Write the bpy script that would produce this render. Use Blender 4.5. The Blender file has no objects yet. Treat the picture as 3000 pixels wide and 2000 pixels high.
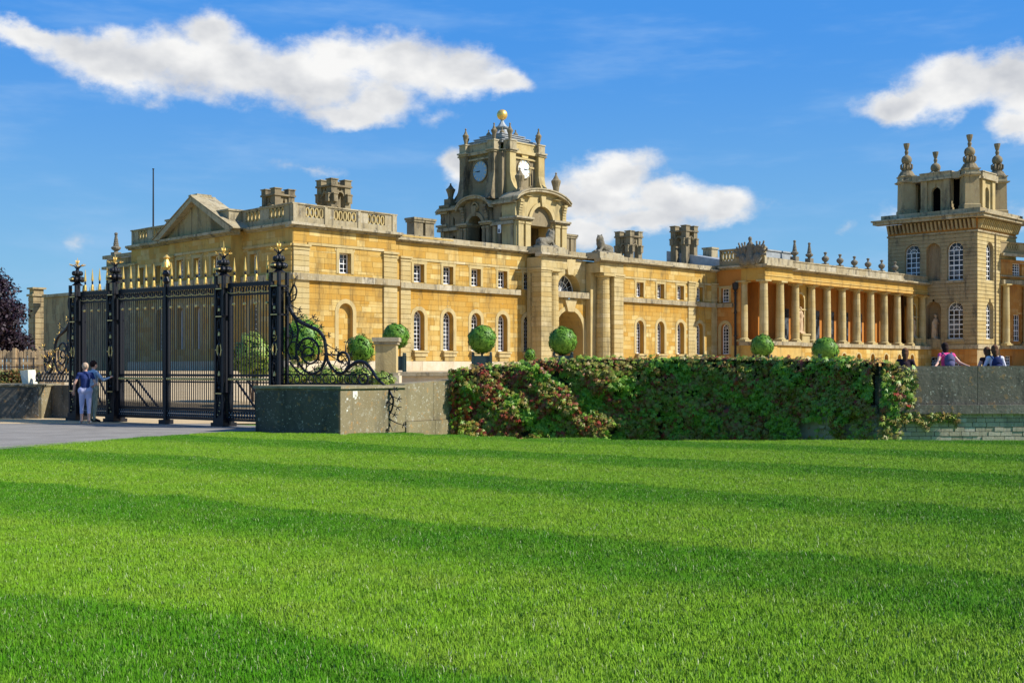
import bpy, math, random
import numpy as np
from mathutils import Vector, Matrix
R = math.radians
random.seed(7); np.random.seed(7)
sc = bpy.context.scene

# ---------------------------------------------------------------- camera
cam_d = bpy.data.cameras.new('camera'); cam = bpy.data.objects.new('camera', cam_d)
sc.collection.objects.link(cam); sc.camera = cam
EYE = 1.5; FOC = 3490.0
cam.location = (0, 0, EYE); cam.rotation_euler = (R(90), 0, 0)
cam_d.sensor_width = 36; cam_d.lens = 36 * FOC / 3000; cam_d.shift_y = 80 / 3000
cam_d.clip_start = 0.1; cam_d.clip_end = 20000

# ---------------------------------------------------------------- sun and exposure
SUN_AZ, SUN_EL = R(-13), R(40)          # direction towards the sun, azimuth measured from +X
sd = Vector((math.cos(SUN_EL) * math.cos(SUN_AZ), math.cos(SUN_EL) * math.sin(SUN_AZ), math.sin(SUN_EL)))
sl = bpy.data.lights.new('sun', 'SUN'); sun = bpy.data.objects.new('sun', sl); sc.collection.objects.link(sun)
sl.energy = 5.0; sl.angle = R(0.53); sl.color = (1.0, 0.95, 0.86)
sun.rotation_euler = sd.to_track_quat('Z', 'Y').to_euler()
vs = sc.view_settings
vs.view_transform = 'Standard'; vs.look = 'None'; vs.gamma = 1; vs.exposure = 0.45; vs.use_curve_mapping = False

# ---------------------------------------------------------------- node helpers
class NT:
    def __init__(s, nt): s.nt = nt
    def n(s, t, **kw):
        nd = s.nt.nodes.new(t)
        for k, v in kw.items():
            if k.startswith('i_'):
                key = k[2:]; key = int(key) if key.isdigit() else key
                s.put(nd.inputs[key], v)
            else: setattr(nd, k, v)
        return nd
    def put(s, sock, v):
        if isinstance(v, bpy.types.NodeSocket): s.nt.links.new(v, sock)
        elif isinstance(v, (tuple, list)) and len(v) == 3 and sock.type == 'RGBA': sock.default_value = (*v, 1)
        else: sock.default_value = v
    def m(s, op, a, b=None, c=None, clamp=False):
        nd = s.n('ShaderNodeMath', operation=op, use_clamp=clamp); s.put(nd.inputs[0], a)
        if b is not None: s.put(nd.inputs[1], b)
        if c is not None: s.put(nd.inputs[2], c)
        return nd.outputs[0]
    def mix(s, f, a, b, blend='MIX'):
        nd = s.n('ShaderNodeMix', data_type='RGBA', blend_type=blend)
        s.put(nd.inputs[0], f); s.put(nd.inputs[6], a); s.put(nd.inputs[7], b); return nd.outputs[2]
    def ramp(s, v, a, b, to0=0.0, to1=1.0, smooth=True):
        nd = s.n('ShaderNodeMapRange', interpolation_type='SMOOTHSTEP' if smooth else 'LINEAR')
        for i, x in enumerate((v, a, b, to0, to1)): s.put(nd.inputs[i], x)
        return nd.outputs[0]
    def noise(s, vec, scale, detail=3, rough=.55, w=None):
        nd = s.n('ShaderNodeTexNoise'); s.put(nd.inputs['Vector'], vec)
        nd.inputs['Scale'].default_value = scale; nd.inputs['Detail'].default_value = detail
        nd.inputs['Roughness'].default_value = rough
        return nd.outputs[0]
    def vmul(s, vec, k):
        nd = s.n('ShaderNodeVectorMath', operation='MULTIPLY'); s.put(nd.inputs[0], vec); s.put(nd.inputs[1], k); return nd.outputs[0]

# ---------------------------------------------------------------- world: sky with clouds
world = bpy.data.worlds.new('World'); sc.world = world; world.use_nodes = True
wt = world.node_tree; wt.nodes.clear(); W = NT(wt)
sky = W.n('ShaderNodeTexSky', sky_type='NISHITA', sun_disc=False)
sky.sun_elevation = SUN_EL; sky.sun_rotation = math.pi / 2 - SUN_AZ
sky.air_density = 1.0; sky.dust_density = 0.4; sky.ozone_density = 2.2; sky.altitude = 100
STR = 0.11
def sk(c): return tuple(x / STR for x in c)
dirn = W.n('ShaderNodeTexCoord').outputs['Generated']
sep = W.n('ShaderNodeSeparateXYZ', i_0=dirn)
az = W.m('ARCTAN2', sep.outputs[0], sep.outputs[1])
el = W.m('ARCSINE', sep.outputs[2])
def azel(px, py):
    a = math.atan((px - 1500) / FOC); return a, math.atan((1080 - py) / FOC * math.cos(a))
# domain warp
nz1 = W.n('ShaderNodeTexNoise', i_Vector=W.vmul(dirn, (1, 1, 1.7)), i_Scale=9.0, i_Detail=2.0)
nz2 = W.n('ShaderNodeTexNoise', i_Vector=W.vmul(dirn, (1, 1, 1.5)), i_Scale=30.0, i_Detail=5.0, i_Roughness=0.6)
s1 = W.n('ShaderNodeSeparateColor', i_0=nz1.outputs[1]); s2 = W.n('ShaderNodeSeparateColor', i_0=nz2.outputs[1])
def warp(base, c):
    t = W.m('MULTIPLY_ADD', W.m('SUBTRACT', s1.outputs[c], .5), .038, base)
    return W.m('MULTIPLY_ADD', W.m('SUBTRACT', s2.outputs[c], .5), .024, t)
azw, elw = warp(az, 0), warp(el, 1)
cl = W.n('ShaderNodeCombineXYZ', i_0=azw, i_1=elw).outputs[0]
blobs = [  # px, py, rx, ry  (cloud lobes)
 (90, 90, 150, 48), (250, 130, 170, 75), (360, 190, 190, 75), (520, 190, 250, 120), (620, 95, 110, 80), (700, 200, 170, 110), (880, 250, 230, 110),
 (1010, 170, 170, 95), (1180, 190, 200, 105), (1330, 215, 180, 85), (1450, 245, 90, 45), (1020, 345, 150, 50), (1120, 300, 130, 70),
 (1275, 350, 55, 20), 
 (1800, 510, 150, 75), (1760, 590, 200, 80), (1950, 590, 190, 70), (2110, 600, 120, 55), (1480, 540, 200, 70), (1640, 560, 180, 75), (1350, 505, 70, 55), (2160, 610, 90, 28), (1700, 680, 180, 60), (1900, 640, 160, 50),
 (2640, 290, 170, 55), (2800, 260, 190, 90), (2960, 235, 150, 85), (3060, 290, 160, 100), (2980, 370, 90, 45), (3100, 380, 120, 80),
 (2475, 650, 28, 18), (2630, 625, 60, 38), (2990, 630, 60, 40), (230, 716, 45, 22), (900, 522, 120, 20)]
acc = None
for (px, py, rx, ry) in blobs:
    a, e = azel(px, py)
    k = 1.12 * math.cos(a) ** 2
    v = W.n('ShaderNodeVectorMath', operation='SUBTRACT', i_0=cl, i_1=(a, e, 0)).outputs[0]
    v = W.vmul(v, (FOC / rx / 1.02, FOC / ry / 1.02, 0))
    l = W.n('ShaderNodeVectorMath', operation='LENGTH', i_0=v).outputs['Value']
    d = W.m('SUBTRACT', 1.0, l)
    if rx * ry < 3200: d = W.m('MULTIPLY', d, .22)
    if acc is None: acc = d
    else: acc = W.n('ShaderNodeMath', operation='SMOOTH_MAX', i_0=acc, i_1=d, i_2=.25).outputs[0]
# the same kind of scattered cumulus round the rest of the sky
side = W.ramp(W.m('ABSOLUTE', az), .48, .75)
rest = W.m('SUBTRACT', W.noise(W.vmul(dirn, (1, 1, 2.4)), 2.6, 6, .58), .60)
rest = W.m('MULTIPLY', rest, 5.0)
dens = W.m('ADD', W.m('MULTIPLY', acc, W.m('SUBTRACT', 1.0, side)), W.m('MULTIPLY', rest, side))
fine = W.noise(W.vmul(dirn, (1, 1, 1.4)), 42, 7, .62)
dens = W.m('ADD', dens, W.m('MULTIPLY', W.m('SUBTRACT', fine, .5), .85))
mask = W.ramp(dens, -.08, .58)
mask = W.m('MULTIPLY', mask, W.ramp(el, -.01, .02))
# relief: denser parts and lower parts are greyer, tops facing the light whiter
up = W.n('ShaderNodeVectorMath', operation='ADD', i_0=dirn, i_1=(.012, 0, .02)).outputs[0]
b1 = W.noise(W.vmul(dirn, (1, 1, 1.6)), 16, 4, .5); b2 = W.noise(W.vmul(up, (1, 1, 1.6)), 16, 4, .5)
rel = W.m('MULTIPLY_ADD', W.m('SUBTRACT', b1, b2), 1.5, .80)
rel = W.m('SUBTRACT', rel, W.ramp(dens, .35, 1.0, 0, .14), clamp=True)
rel = W.m('SUBTRACT', rel, W.m('MULTIPLY', W.ramp(dens, .0, .30, 1, 0), .12), clamp=True)
ccol = W.mix(rel, sk((.26, .29, .35)), sk((.69, .69, .685)))
# thin high veil
veil = W.noise(W.vmul(dirn, (1.0, 1.0, 5.0)), 5.5, 5, .6)
veil = W.m('MULTIPLY', W.ramp(veil, .45, .78), .38)
g1 = W.mix(W.ramp(el, .0, .30), sk((.165, .375, .56)), sk((.044, .22, .60)))
g2 = W.mix(W.ramp(el, .28, 1.3), g1, sk((.02, .12, .42)))
hsv = W.n('ShaderNodeHueSaturation', i_0=.505, i_1=1.25, i_2=1.1, i_4=sky.outputs[0])
skc = W.mix(veil, W.mix(.9, hsv.outputs[0], g2), sk((.30, .45, .66)))
fin = W.mix(mask, skc, ccol)
bg = W.n('ShaderNodeBackground', i_0=fin, i_1=STR)
wo = W.n('ShaderNodeOutputWorld', i_0=bg.outputs[0])

# ---------------------------------------------------------------- materials
def mat(name, fn, rough=.85, spec=.3, metal=0.0, bump=None):
    m = bpy.data.materials.new(name); m.use_nodes = True; nt = m.node_tree; nt.nodes.clear(); N = NT(nt)
    b = N.n('ShaderNodeBsdfPrincipled'); b.inputs['Roughness'].default_value = rough
    b.inputs['Specular IOR Level'].default_value = spec; b.inputs['Metallic'].default_value = metal
    N.b = b
    pos = N.n('ShaderNodeNewGeometry').outputs['Position']
    r = fn(N, pos); N.put(b.inputs['Base Color'], r)
    if bump:
        sc_, st, di = bump
        h = N.noise(pos, sc_, 4, .6)
        bn = N.n('ShaderNodeBump', i_Height=h); bn.inputs['Strength'].default_value = st; bn.inputs['Distance'].default_value = di
        N.put(b.inputs['Normal'], bn.outputs[0])
    N.n('ShaderNodeOutputMaterial', i_0=b.outputs[0]); return m
def stone(name, base, pale, rich, grime=(.10, .09, .07), gr=.35, gscale=.9, lich=0.0, speck=0.0):
    def fn(N, pos):
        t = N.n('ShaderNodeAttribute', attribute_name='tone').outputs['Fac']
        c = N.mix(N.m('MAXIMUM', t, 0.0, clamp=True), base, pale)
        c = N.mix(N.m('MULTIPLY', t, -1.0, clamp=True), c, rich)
        n1 = N.noise(pos, 1.3, 5, .6)
        c = N.mix(N.ramp(n1, .3, .75, .0, .55), c, rich)
        n2 = N.noise(N.vmul(pos, (1, 1, .35)), gscale, 6, .65)
        c = N.mix(N.ramp(n2, .5, .72, 0, gr), c, grime)
        n7 = N.noise(N.vmul(pos, (1, 1, .08)), 2.4, 5, .65)
        c = N.mix(N.ramp(n7, .53, .72, 0, gr * .75), c, grime)
        n3 = N.noise(pos, 9, 4, .7)
        c = N.mix(N.ramp(n3, .35, .8, 0, .35), c, N.mix(.5, c, grime))
        if lich:
            n4 = N.noise(pos, 5.5, 5, .7)
            c = N.mix(N.ramp(n4, .55, .68, 0, lich), c, (.47, .46, .38))
        if speck:
            n5 = N.noise(pos, 16, 3, .7)
            c = N.mix(N.ramp(n5, .62, .69, 0, speck), c, (.62, .60, .5))
            n6 = N.noise(pos, 7, 3, .6)
            c = N.mix(N.ramp(n6, .60, .68, 0, speck * .8), c, (.40, .22, .07))
        return c
    return mat(name, fn, .9, .2, bump=(14, .35, .03))
def plain(name, col, rough=.6, spec=.4, metal=0.0, var=.18, scale=6, bump=None):
    def fn(N, pos):
        return N.mix(N.ramp(N.noise(pos, scale, 4), .3, .7, 0, var * 2), col, tuple(x * .55 for x in col))
    return mat(name, fn, rough, spec, metal, bump)
M = {}
M['gold'] = stone('honey_limestone', (.50, .325, .085), (.66, .52, .22), (.46, .25, .04), grime=(.15, .105, .045), gr=.7)
M['mid'] = stone('shade_toned_honey_limestone', (.52, .37, .115), (.60, .47, .22), (.48, .26, .06), grime=(.18, .13, .05), gr=.5)  # second honey limestone: look of the shaded front put into its colour
M['goldB'] = M['gold']
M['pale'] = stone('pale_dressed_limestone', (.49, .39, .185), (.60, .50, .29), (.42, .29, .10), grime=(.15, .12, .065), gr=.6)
M['cornice'] = stone('weathered_cornice_stone', (.40, .335, .205), (.54, .48, .35), (.29, .22, .115), grime=(.06, .055, .048), gr=.9, gscale=2.0, lich=.55)
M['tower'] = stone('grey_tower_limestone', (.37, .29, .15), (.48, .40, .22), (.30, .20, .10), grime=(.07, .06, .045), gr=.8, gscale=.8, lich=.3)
M['sooty'] = stone('sooty_carved_limestone', (.27, .215, .125), (.42, .35, .20), (.17, .13, .08), grime=(.045, .04, .032), gr=.95, gscale=1.1, lich=.25)
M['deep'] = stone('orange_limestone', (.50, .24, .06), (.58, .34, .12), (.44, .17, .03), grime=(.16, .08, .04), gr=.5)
M['white_stone'] = stone('pale_plinth_stone', (.60, .52, .38), (.7, .63, .5), (.5, .38, .2), grime=(.25, .2, .13), gr=.5, lich=.4)
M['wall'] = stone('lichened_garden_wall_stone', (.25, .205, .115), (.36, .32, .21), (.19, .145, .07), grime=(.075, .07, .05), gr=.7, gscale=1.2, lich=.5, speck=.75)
M['wall_dark'] = stone('dark_garden_wall_stone', (.155, .135, .10), (.22, .205, .16), (.075, .07, .055), grime=(.03, .032, .028), gr=.85, gscale=1.7, lich=.25, speck=.55)  # dark weathered stone; its darkest tone also carries the pier fronts' shade
M['brick'] = stone('rubble_walling_stone', (.42, .37, .27), (.54, .49, .39), (.32, .26, .17), grime=(.12, .12, .09), gr=.5, gscale=2.5, lich=.5)
M['lead'] = plain('grey_lead_roofing', (.36, .38, .38), .45, .5, var=.3, scale=2)
M['leadpale'] = plain('pale_lead_roofing', (.34, .345, .34), .5, .5, var=.3, scale=2)
M['white'] = plain('white_painted_sash', (.80, .80, .78), .5, .4, var=.05)
M['clockblue'] = plain('faded_blue_clock_face', (.25, .42, .58), .5, .4, var=.12)
M['clockwhite'] = plain('pale_blue_white_clock_face', (.80, .86, .86), .35, .5, var=.06)
M['iron'] = plain('blue_black_gate_paint', (.006, .006, .010), .48, .4, var=.2, scale=20)
M['gilt'] = plain('gilded_metal', (.95, .60, .16), .42, .5, .7, var=.12, scale=9)
M['giltpaint'] = plain('gold_leaf_paint', (.85, .60, .22), .38, .5, .35, var=.2, scale=15)
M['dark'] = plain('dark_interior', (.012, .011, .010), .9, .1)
M['pipe'] = plain('black_drainpipe_iron', (.02, .02, .022), .6, .3)
M['tub'] = plain('dark_green_planter_paint', (.018, .045, .045), .55, .4, var=.2)
M['bark'] = plain('brown_bark', (.10, .065, .04), .9, .2, var=.4, scale=12)
M['wood'] = plain('weathered_fence_wood', (.50, .36, .20), .85, .2, var=.35, scale=5)
M['blockwhite'] = stone('whitish_stone_block', (.72, .70, .60), (.8, .78, .7), (.5, .52, .35), grime=(.3, .3, .2), gr=.3)
def glassfn(N, pos):
    return N.mix(N.ramp(N.noise(pos, .9, 2), .45, .62), (.010, .012, .016), (.09, .105, .12))  # noise patches stand in for uneven reflections in the panes
M['glass'] = mat('old_window_glass', glassfn, .22, .4)
def asphalt(N, pos):
    c = N.mix(N.ramp(N.noise(pos, 1.2, 5), .3, .7), (.22, .20, .17), (.30, .275, .235))
    return N.mix(N.ramp(N.noise(pos, 120, 2), .4, .7, 0, .5), c, (.10, .10, .10))
M['asphalt'] = mat('worn_tarmac', asphalt, .9, .2, bump=(90, .5, .01))
def gravel(N, pos):
    c = N.mix(N.ramp(N.noise(pos, 1.6, 5), .3, .7), (.50, .37, .20), (.60, .46, .27))
    return N.mix(N.ramp(N.noise(pos, 50, 2), .4, .7, 0, .5), c, (.30, .22, .14))
M['gravel'] = mat('tan_gravel', gravel, .95, .1, bump=(40, .6, .02))
QX, QY = .568, .823
def lawncol(N, pos, blade):
    sp = N.n('ShaderNodeSeparateXYZ', i_0=pos)
    q = N.m('ADD', N.m('MULTIPLY', sp.outputs[0], QX), N.m('MULTIPLY', sp.outputs[1], QY))
    fl = N.vmul(pos, (1, 1, 0))
    wob = N.m('MULTIPLY', N.m('SUBTRACT', N.noise(fl, .30, 2), .5), 1.5)
    wob2 = N.m('MULTIPLY', N.m('SUBTRACT', N.noise(fl, 2.6, 4, .7), .5), .62)
    q = N.m('ADD', q, N.m('ADD', wob, wob2))
    ph = N.m('FRACT', N.m('DIVIDE', N.m('SUBTRACT', q, .71), 4.35))     # dark from .57 to 1
    d = N.m('MULTIPLY', N.ramp(ph, .40, .66), N.ramp(ph, .93, .98, 1, 0))  # mowing stripes put into the colour in place of leaning blades' sheen
    d = N.m('MULTIPLY', d, N.ramp(N.noise(fl, 1.9, 5, .75), .22, .55, .6, 1))
    d = N.m('MULTIPLY', d, N.ramp(N.noise(fl, .22, 2), .25, .5, .55, 1))
    patch = N.noise(fl, 1.1, 5, .7)
    light = N.mix(N.ramp(patch, .35, .7), (.185, .385, .014), (.245, .41, .026))
    dark = N.mix(N.ramp(patch, .35, .7), (.062, .235, .004), (.10, .265, .008))
    c = N.mix(d, light, dark)
    dry = N.noise(fl, .8, 5, .75)
    c = N.mix(N.ramp(dry, .60, .78, 0, .45), c, (.30, .34, .07))
    c = N.mix(N.ramp(N.noise(fl, 3.3, 3, .6), .56, .72, 0, .4), c, (.035, .15, .016))
    c = N.mix(N.ramp(N.noise(N.vmul(pos, (1, 1, 0)), 7, 4, .7), .38, .62, .35, 0), c, N.mix(.55, c, (.03, .12, .004)))
    if blade:
        rnd = N.n('ShaderNodeNewGeometry').outputs['Random Per Island']
        c = N.mix(N.ramp(rnd, .0, .5, .25, 0, False), c, N.mix(.5, c, (.02, .07, .004)))
        c = N.mix(N.ramp(rnd, .86, .94, 0, .5, False), c, (.36, .47, .14))
        c = N.mix(N.ramp(rnd, .985, .99, 0, .8, False), c, (.62, .62, .42))
    return c
M['lawn'] = mat('mown_turf', lambda N, p: N.mix(.3, lawncol(N, p, False), (.04, .14, .006)), .95, .1, bump=(60, .5, .02))
def bladefn(N, pos):
    c = lawncol(N, pos, True)
    nrm_ = N.n('ShaderNodeNewGeometry').outputs['Normal']
    v1 = N.n('ShaderNodeVectorMath', operation='SCALE', i_0=nrm_); v1.inputs['Scale'].default_value = .55
    v2 = N.n('ShaderNodeVectorMath', operation='ADD', i_0=v1.outputs[0], i_1=(0, 0, .75)); v3 = N.n('ShaderNodeVectorMath', operation='NORMALIZE', i_0=v2.outputs[0])
    N.put(N.b.inputs['Normal'], v3.outputs[0])
    return c
M['blade'] = mat('grass_blade', bladefn, .7, .08)
def leafmat(name, cols, dark, rough=.5, spec=.35):
    def fn(N, pos):
        rnd = N.n('ShaderNodeNewGeometry').outputs['Random Per Island']
        t = N.n('ShaderNodeAttribute', attribute_name='tone').outputs['Fac']
        c = cols[0]
        c = N.mix(N.ramp(rnd, .2, .8, 0, 1, False), cols[0], cols[1])
        c = N.mix(N.ramp(t, .1, .5), c, cols[2] if len(cols) > 2 else cols[1])
        if len(cols) > 3: c = N.mix(N.ramp(t, .55, .9), c, cols[3])
        return c
    return mat(name, fn, rough, spec)
M['box'] = leafmat('clipped_bay_leaf', [(.055, .18, .014), (.17, .33, .028), (.12, .26, .02)], 0)
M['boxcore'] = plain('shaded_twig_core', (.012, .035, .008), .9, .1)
M['creeper'] = leafmat('creeper_leaf', [(.09, .23, .015), (.22, .34, .03), (.22, .145, .03), (.24, .032, .018)], 0, .45, .3)
M['creepcore'] = plain('creeper_stem_mat', (.022, .022, .012), .95, .1, var=.4)
M['beech'] = leafmat('copper_beech_leaf', [(.010, .006, .012), (.030, .012, .022), (.022, .012, .018)], 0)
M['shrub'] = leafmat('yellow_green_shrub_leaf', [(.12, .24, .03), (.26, .36, .05), (.3, .3, .06)], 0)
M['hedge'] = leafmat('reddish_hedge_leaf', [(.08, .13, .03), (.14, .17, .04), (.22, .09, .03)], 0)
def skincol(c): return plain('skin' if True else '', c, .55, .4, var=.05)
M['skin'] = skincol((.62, .36, .26))
def cloth(n, c, var=.2): return plain(n, c, .85, .15, var=var, scale=9)
M['navy'] = cloth('navy_cotton', (.028, .045, .15)); M['lilac'] = cloth('lilac_cotton', (.50, .50, .68), .12)
M['trainer'] = cloth('white_trainer', (.8, .8, .8), .05); M['greyblue'] = cloth('grey_blue_cotton', (.30, .42, .56))
M['greygreen'] = cloth('grey_green_cotton', (.22, .26, .21)); M['pink'] = cloth('pink_cotton', (.80, .08, .26), .1)
M['darktop'] = cloth('dark_brown_cotton', (.035, .02, .025)); M['whitetop'] = cloth('white_cotton', (.75, .73, .78), .08)
M['hairdark'] = cloth('dark_brown_hair', (.03, .014, .012), .4); M['hairgrey'] = cloth('sandy_grey_hair', (.52, .38, .26), .25)
M['hairbrown'] = cloth('brown_hair', (.13, .06, .03), .35)
M['bag'] = cloth('patterned_grey_rucksack_cloth', (.14, .13, .24), .45); M['bagnavy'] = cloth('navy_rucksack_cloth', (.02, .03, .10))
M['statue'] = stone('carved_grey_stone', (.20, .18, .135), (.32, .29, .23), (.14, .115, .08), grime=(.07, .065, .05), gr=.6, gscale=3, lich=.4)
M['nichestatue'] = stone('carved_pale_stone', (.55, .40, .24), (.6, .5, .34), (.4, .24, .12), grime=(.18, .10, .06), gr=.5, gscale=3)

# ---------------------------------------------------------------- geometry helpers
class MB:
    def __init__(s): s.v = []; s.f = []; s.t = []; s.m = []
    def add(s, vs, fs, tone=0.0, mi=0):
        o = len(s.v); s.v += [tuple(p) for p in vs]
        for f in fs: s.f.append(tuple(o + i for i in f)); s.t.append(tone); s.m.append(mi)
    def hexa(s, c8, tone=0.0, mi=0):
        s.add(c8, [(0, 1, 2, 3), (7, 6, 5, 4), (0, 4, 5, 1), (1, 5, 6, 2), (2, 6, 7, 3), (3, 7, 4, 0)], tone, mi)
    def box(s, x0, x1, y0, y1, z0, z1, tone=0.0, mi=0):
        s.hexa([(x0, y0, z0), (x0, y1, z0), (x1, y1, z0), (x1, y0, z0), (x0, y0, z1), (x0, y1, z1), (x1, y1, z1), (x1, y0, z1)], tone, mi)
    def fbox(s, F, a, b, d0, d1, z0, z1, tone=0.0, mi=0):
        p = [F(a, d0, z0), F(a, d1, z0), F(b, d1, z0), F(b, d0, z0), F(a, d0, z1), F(a, d1, z1), F(b, d1, z1), F(b, d0, z1)]
        s.hexa(p, tone, mi)
    def fquad(s, F, q4, d0, d1, tone=0.0, mi=0):      # q4: (s,z) corners bl, br, tr, tl
        p = [F(a, d0, z) for a, z in q4] + [F(a, d1, z) for a, z in q4]
        s.hexa(p, tone, mi)
    def prism(s, F, poly, d0, d1, tone=0.0, mi=0):     # convex poly in (s,z)
        n = len(poly)
        vs = [F(a, d0, z) for a, z in poly] + [F(a, d1, z) for a, z in poly]
        s.add(vs, [tuple(range(n)), tuple(range(2 * n - 1, n - 1, -1))] + [(i, (i + 1) % n, n + (i + 1) % n, n + i) for i in range(n)], tone, mi)
    def lathe(s, prof, cx, cy, seg=16, tone=0.0, mi=0, sx=1.0, sy=1.0, ph=0.0):   # prof: [(r,z)]
        n = len(prof); vs = []
        for r, z in prof:
            for k in range(seg):
                a = 2 * math.pi * k / seg + ph; vs.append((cx + r * sx * math.cos(a), cy + r * sy * math.sin(a), z))
        fs = [(i * seg + k, i * seg + (k + 1) % seg, (i + 1) * seg + (k + 1) % seg, (i + 1) * seg + k) for i in range(n - 1) for k in range(seg)]
        fs += [tuple(reversed(range(seg))), tuple((n - 1) * seg + k for k in range(seg))]
        s.add(vs, fs, tone, mi)
    def ell(s, c, r, seg=10, rings=7, mi=0, rot=None):
        vs = []; fs = []
        for i in range(rings + 1):
            th = math.pi * i / rings
            for k in range(seg):
                a = 2 * math.pi * k / seg
                p = Vector((r[0] * math.sin(th) * math.cos(a), r[1] * math.sin(th) * math.sin(a), r[2] * math.cos(th)))
                if rot: p = rot @ p
                vs.append((c[0] + p.x, c[1] + p.y, c[2] + p.z))
        for i in range(rings):
            for k in range(seg): fs.append((i * seg + k, (i + 1) * seg + k, (i + 1) * seg + (k + 1) % seg, i * seg + (k + 1) % seg))
        s.add(vs, fs, 0, mi)
    def tube(s, pts, r, seg=6, mi=0, r1=None, closed=False, cap=True):
        P = [Vector(p) for p in pts]; n = len(P); vs = []; rs = r if isinstance(r, (list, tuple)) else None
        up = Vector((0, 0, 1)); prev = None
        for i, p in enumerate(P):
            if closed: t = P[(i + 1) % n] - P[i - 1]
            else: t = P[min(i + 1, n - 1)] - P[max(i - 1, 0)]
            t = t.normalized() if t.length > 1e-9 else Vector((0, 0, 1))
            if prev is None:
                a = t.cross(up if abs(t.z) < .9 else Vector((1, 0, 0))).normalized()
            else:
                a = prev - t * prev.dot(t); a = a.normalized() if a.length > 1e-6 else t.orthogonal().normalized()
            prev = a; b = t.cross(a)
            rr = rs[i] if rs else (r if r1 is None else r + (r1 - r) * i / max(1, n - 1))
            for k in range(seg):
                an = 2 * math.pi * k / seg; q = p + (a * math.cos(an) + b * math.sin(an)) * rr; vs.append(tuple(q))
        m = n if closed else n - 1
        fs = [(i * seg + k, i * seg + (k + 1) % seg, ((i + 1) % n) * seg + (k + 1) % seg, ((i + 1) % n) * seg + k) for i in range(m) for k in range(seg)]
        if not closed and cap: fs += [tuple(reversed(range(seg))), tuple((n - 1) * seg + k for k in range(seg))]
        s.add(vs, fs, 0, mi)
    def caps(s, a, b, ra, rb, seg=10, mi=0):           # tapered capsule
        a, b = Vector(a), Vector(b); s.tube([a, b], ra, seg, mi, rb)
        s.ell(a, (ra,) * 3, seg, 6, mi); s.ell(b, (rb,) * 3, seg, 6, mi)
    def ring(s, F, cs, cz, rs, rz, w, d0, d1, n=20, mi=0, tone=0):
        vs = []
        for k in range(n):
            a = 2 * math.pi * k / n; c_, s_ = math.cos(a), math.sin(a)
            for rr, d in ((0, d1), (w, d1), (w, d0), (0, d0)):
                vs.append(F(cs + (rs + rr) * c_, d, cz + (rz + rr) * s_))
        fs = []
        for k in range(n):
            o, p = 4 * k, 4 * ((k + 1) % n)
            for j in range(4): fs.append((o + j, o + (j + 1) % 4, p + (j + 1) % 4, p + j))
        s.add(vs, fs, tone, mi)
    def archband(s, F, a, b, z0, z1, w, d0, d1, n=10, tone=0, mi=0, leg=True):
        # raised band of width w round an arched opening a..b whose crown is z1
        r = (b - a) / 2; c = (a + b) / 2; zs = z1 - r
        inn = ([(a, z0)] if leg else []) + [(c - r * math.cos(math.pi * k / n), zs + r * math.sin(math.pi * k / n)) for k in range(n + 1)] + ([(b, z0)] if leg else [])
        out = ([(a - w, z0)] if leg else []) + [(c - (r + w) * math.cos(math.pi * k / n), zs + (r + w) * math.sin(math.pi * k / n)) for k in range(n + 1)] + ([(b + w, z0)] if leg else [])
        for i in range(len(inn) - 1): s.fquad(F, [out[i], inn[i], inn[i + 1], out[i + 1]], d0, d1, tone, mi)
    def mesh(s, name, mats, base=(0, 0, 0), smooth=False):
        me = bpy.data.meshes.new(name)
        bx, by, bz = base
        me.from_pydata([(x - bx, y - by, z - bz) for x, y, z in s.v], [], s.f)
        for m in (mats if isinstance(mats, (list, tuple)) else [mats]): me.materials.append(M[m])
        if any(s.m): me.polygons.foreach_set('material_index', s.m)
        if any(s.t):
            at = me.attributes.new('tone', 'FLOAT', 'FACE'); at.data.foreach_set('value', s.t)
        if smooth: me.polygons.foreach_set('use_smooth', [True] * len(s.f))
        me.update(); return me
def FA(c): return lambda s, d, z: (s, c - d, z)
def FB(c): return lambda s, d, z: (c - d, s, z)
def FC(c): return lambda s, d, z: (c + d, s, z)
def FD(c): return lambda s, d, z: (s, c + d, z)
WORLD = ((0, 0), 0.0)
PAL = ((-14.72, 80.0), math.atan2(.7108, .7034))
GATE = ((-12.65, 34.68), math.atan2(-.568, .823))
class Thing:
    pass
def thing(name, label, cat, base=(0, 0, 0), frame=WORLD, group=None, kind=None, mesh=None):
    t = Thing(); t.base = base; t.frame = frame
    o = bpy.data.objects.new(name, mesh); sc.collection.objects.link(o)
    (ox, oy), a = frame; c, s_ = math.cos(a), math.sin(a)
    o.location = (ox + c * base[0] - s_ * base[1], oy + s_ * base[0] + c * base[1], base[2]); o.rotation_euler = (0, 0, a)
    if label: o['label'] = label
    if cat: o['category'] = cat
    if group: o['group'] = group
    if kind: o['kind'] = kind
    t.o = o; return t
def part(t, name, mb, mats, parent=None, kind=None, label=None, smooth=False, mesh=None):
    me = mesh or mb.mesh(name, mats, t.base, smooth)
    o = bpy.data.objects.new(name, me); sc.collection.objects.link(o); o.parent = parent or t.o
    if kind: o['kind'] = kind
    if label: o['label'] = label
    return o
def solo(name, label, cat, mb, mats, base=(0, 0, 0), frame=WORLD, group=None, kind=None, smooth=False):
    return thing(name, label, cat, base, frame, group, kind, mb.mesh(name, mats, base, smooth))
def dup(o, parent=None):
    c = o.copy(); sc.collection.objects.link(c)
    if parent is not None: c.parent = parent
    for ch in list(o.children): dup(ch, c)
    return c
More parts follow.
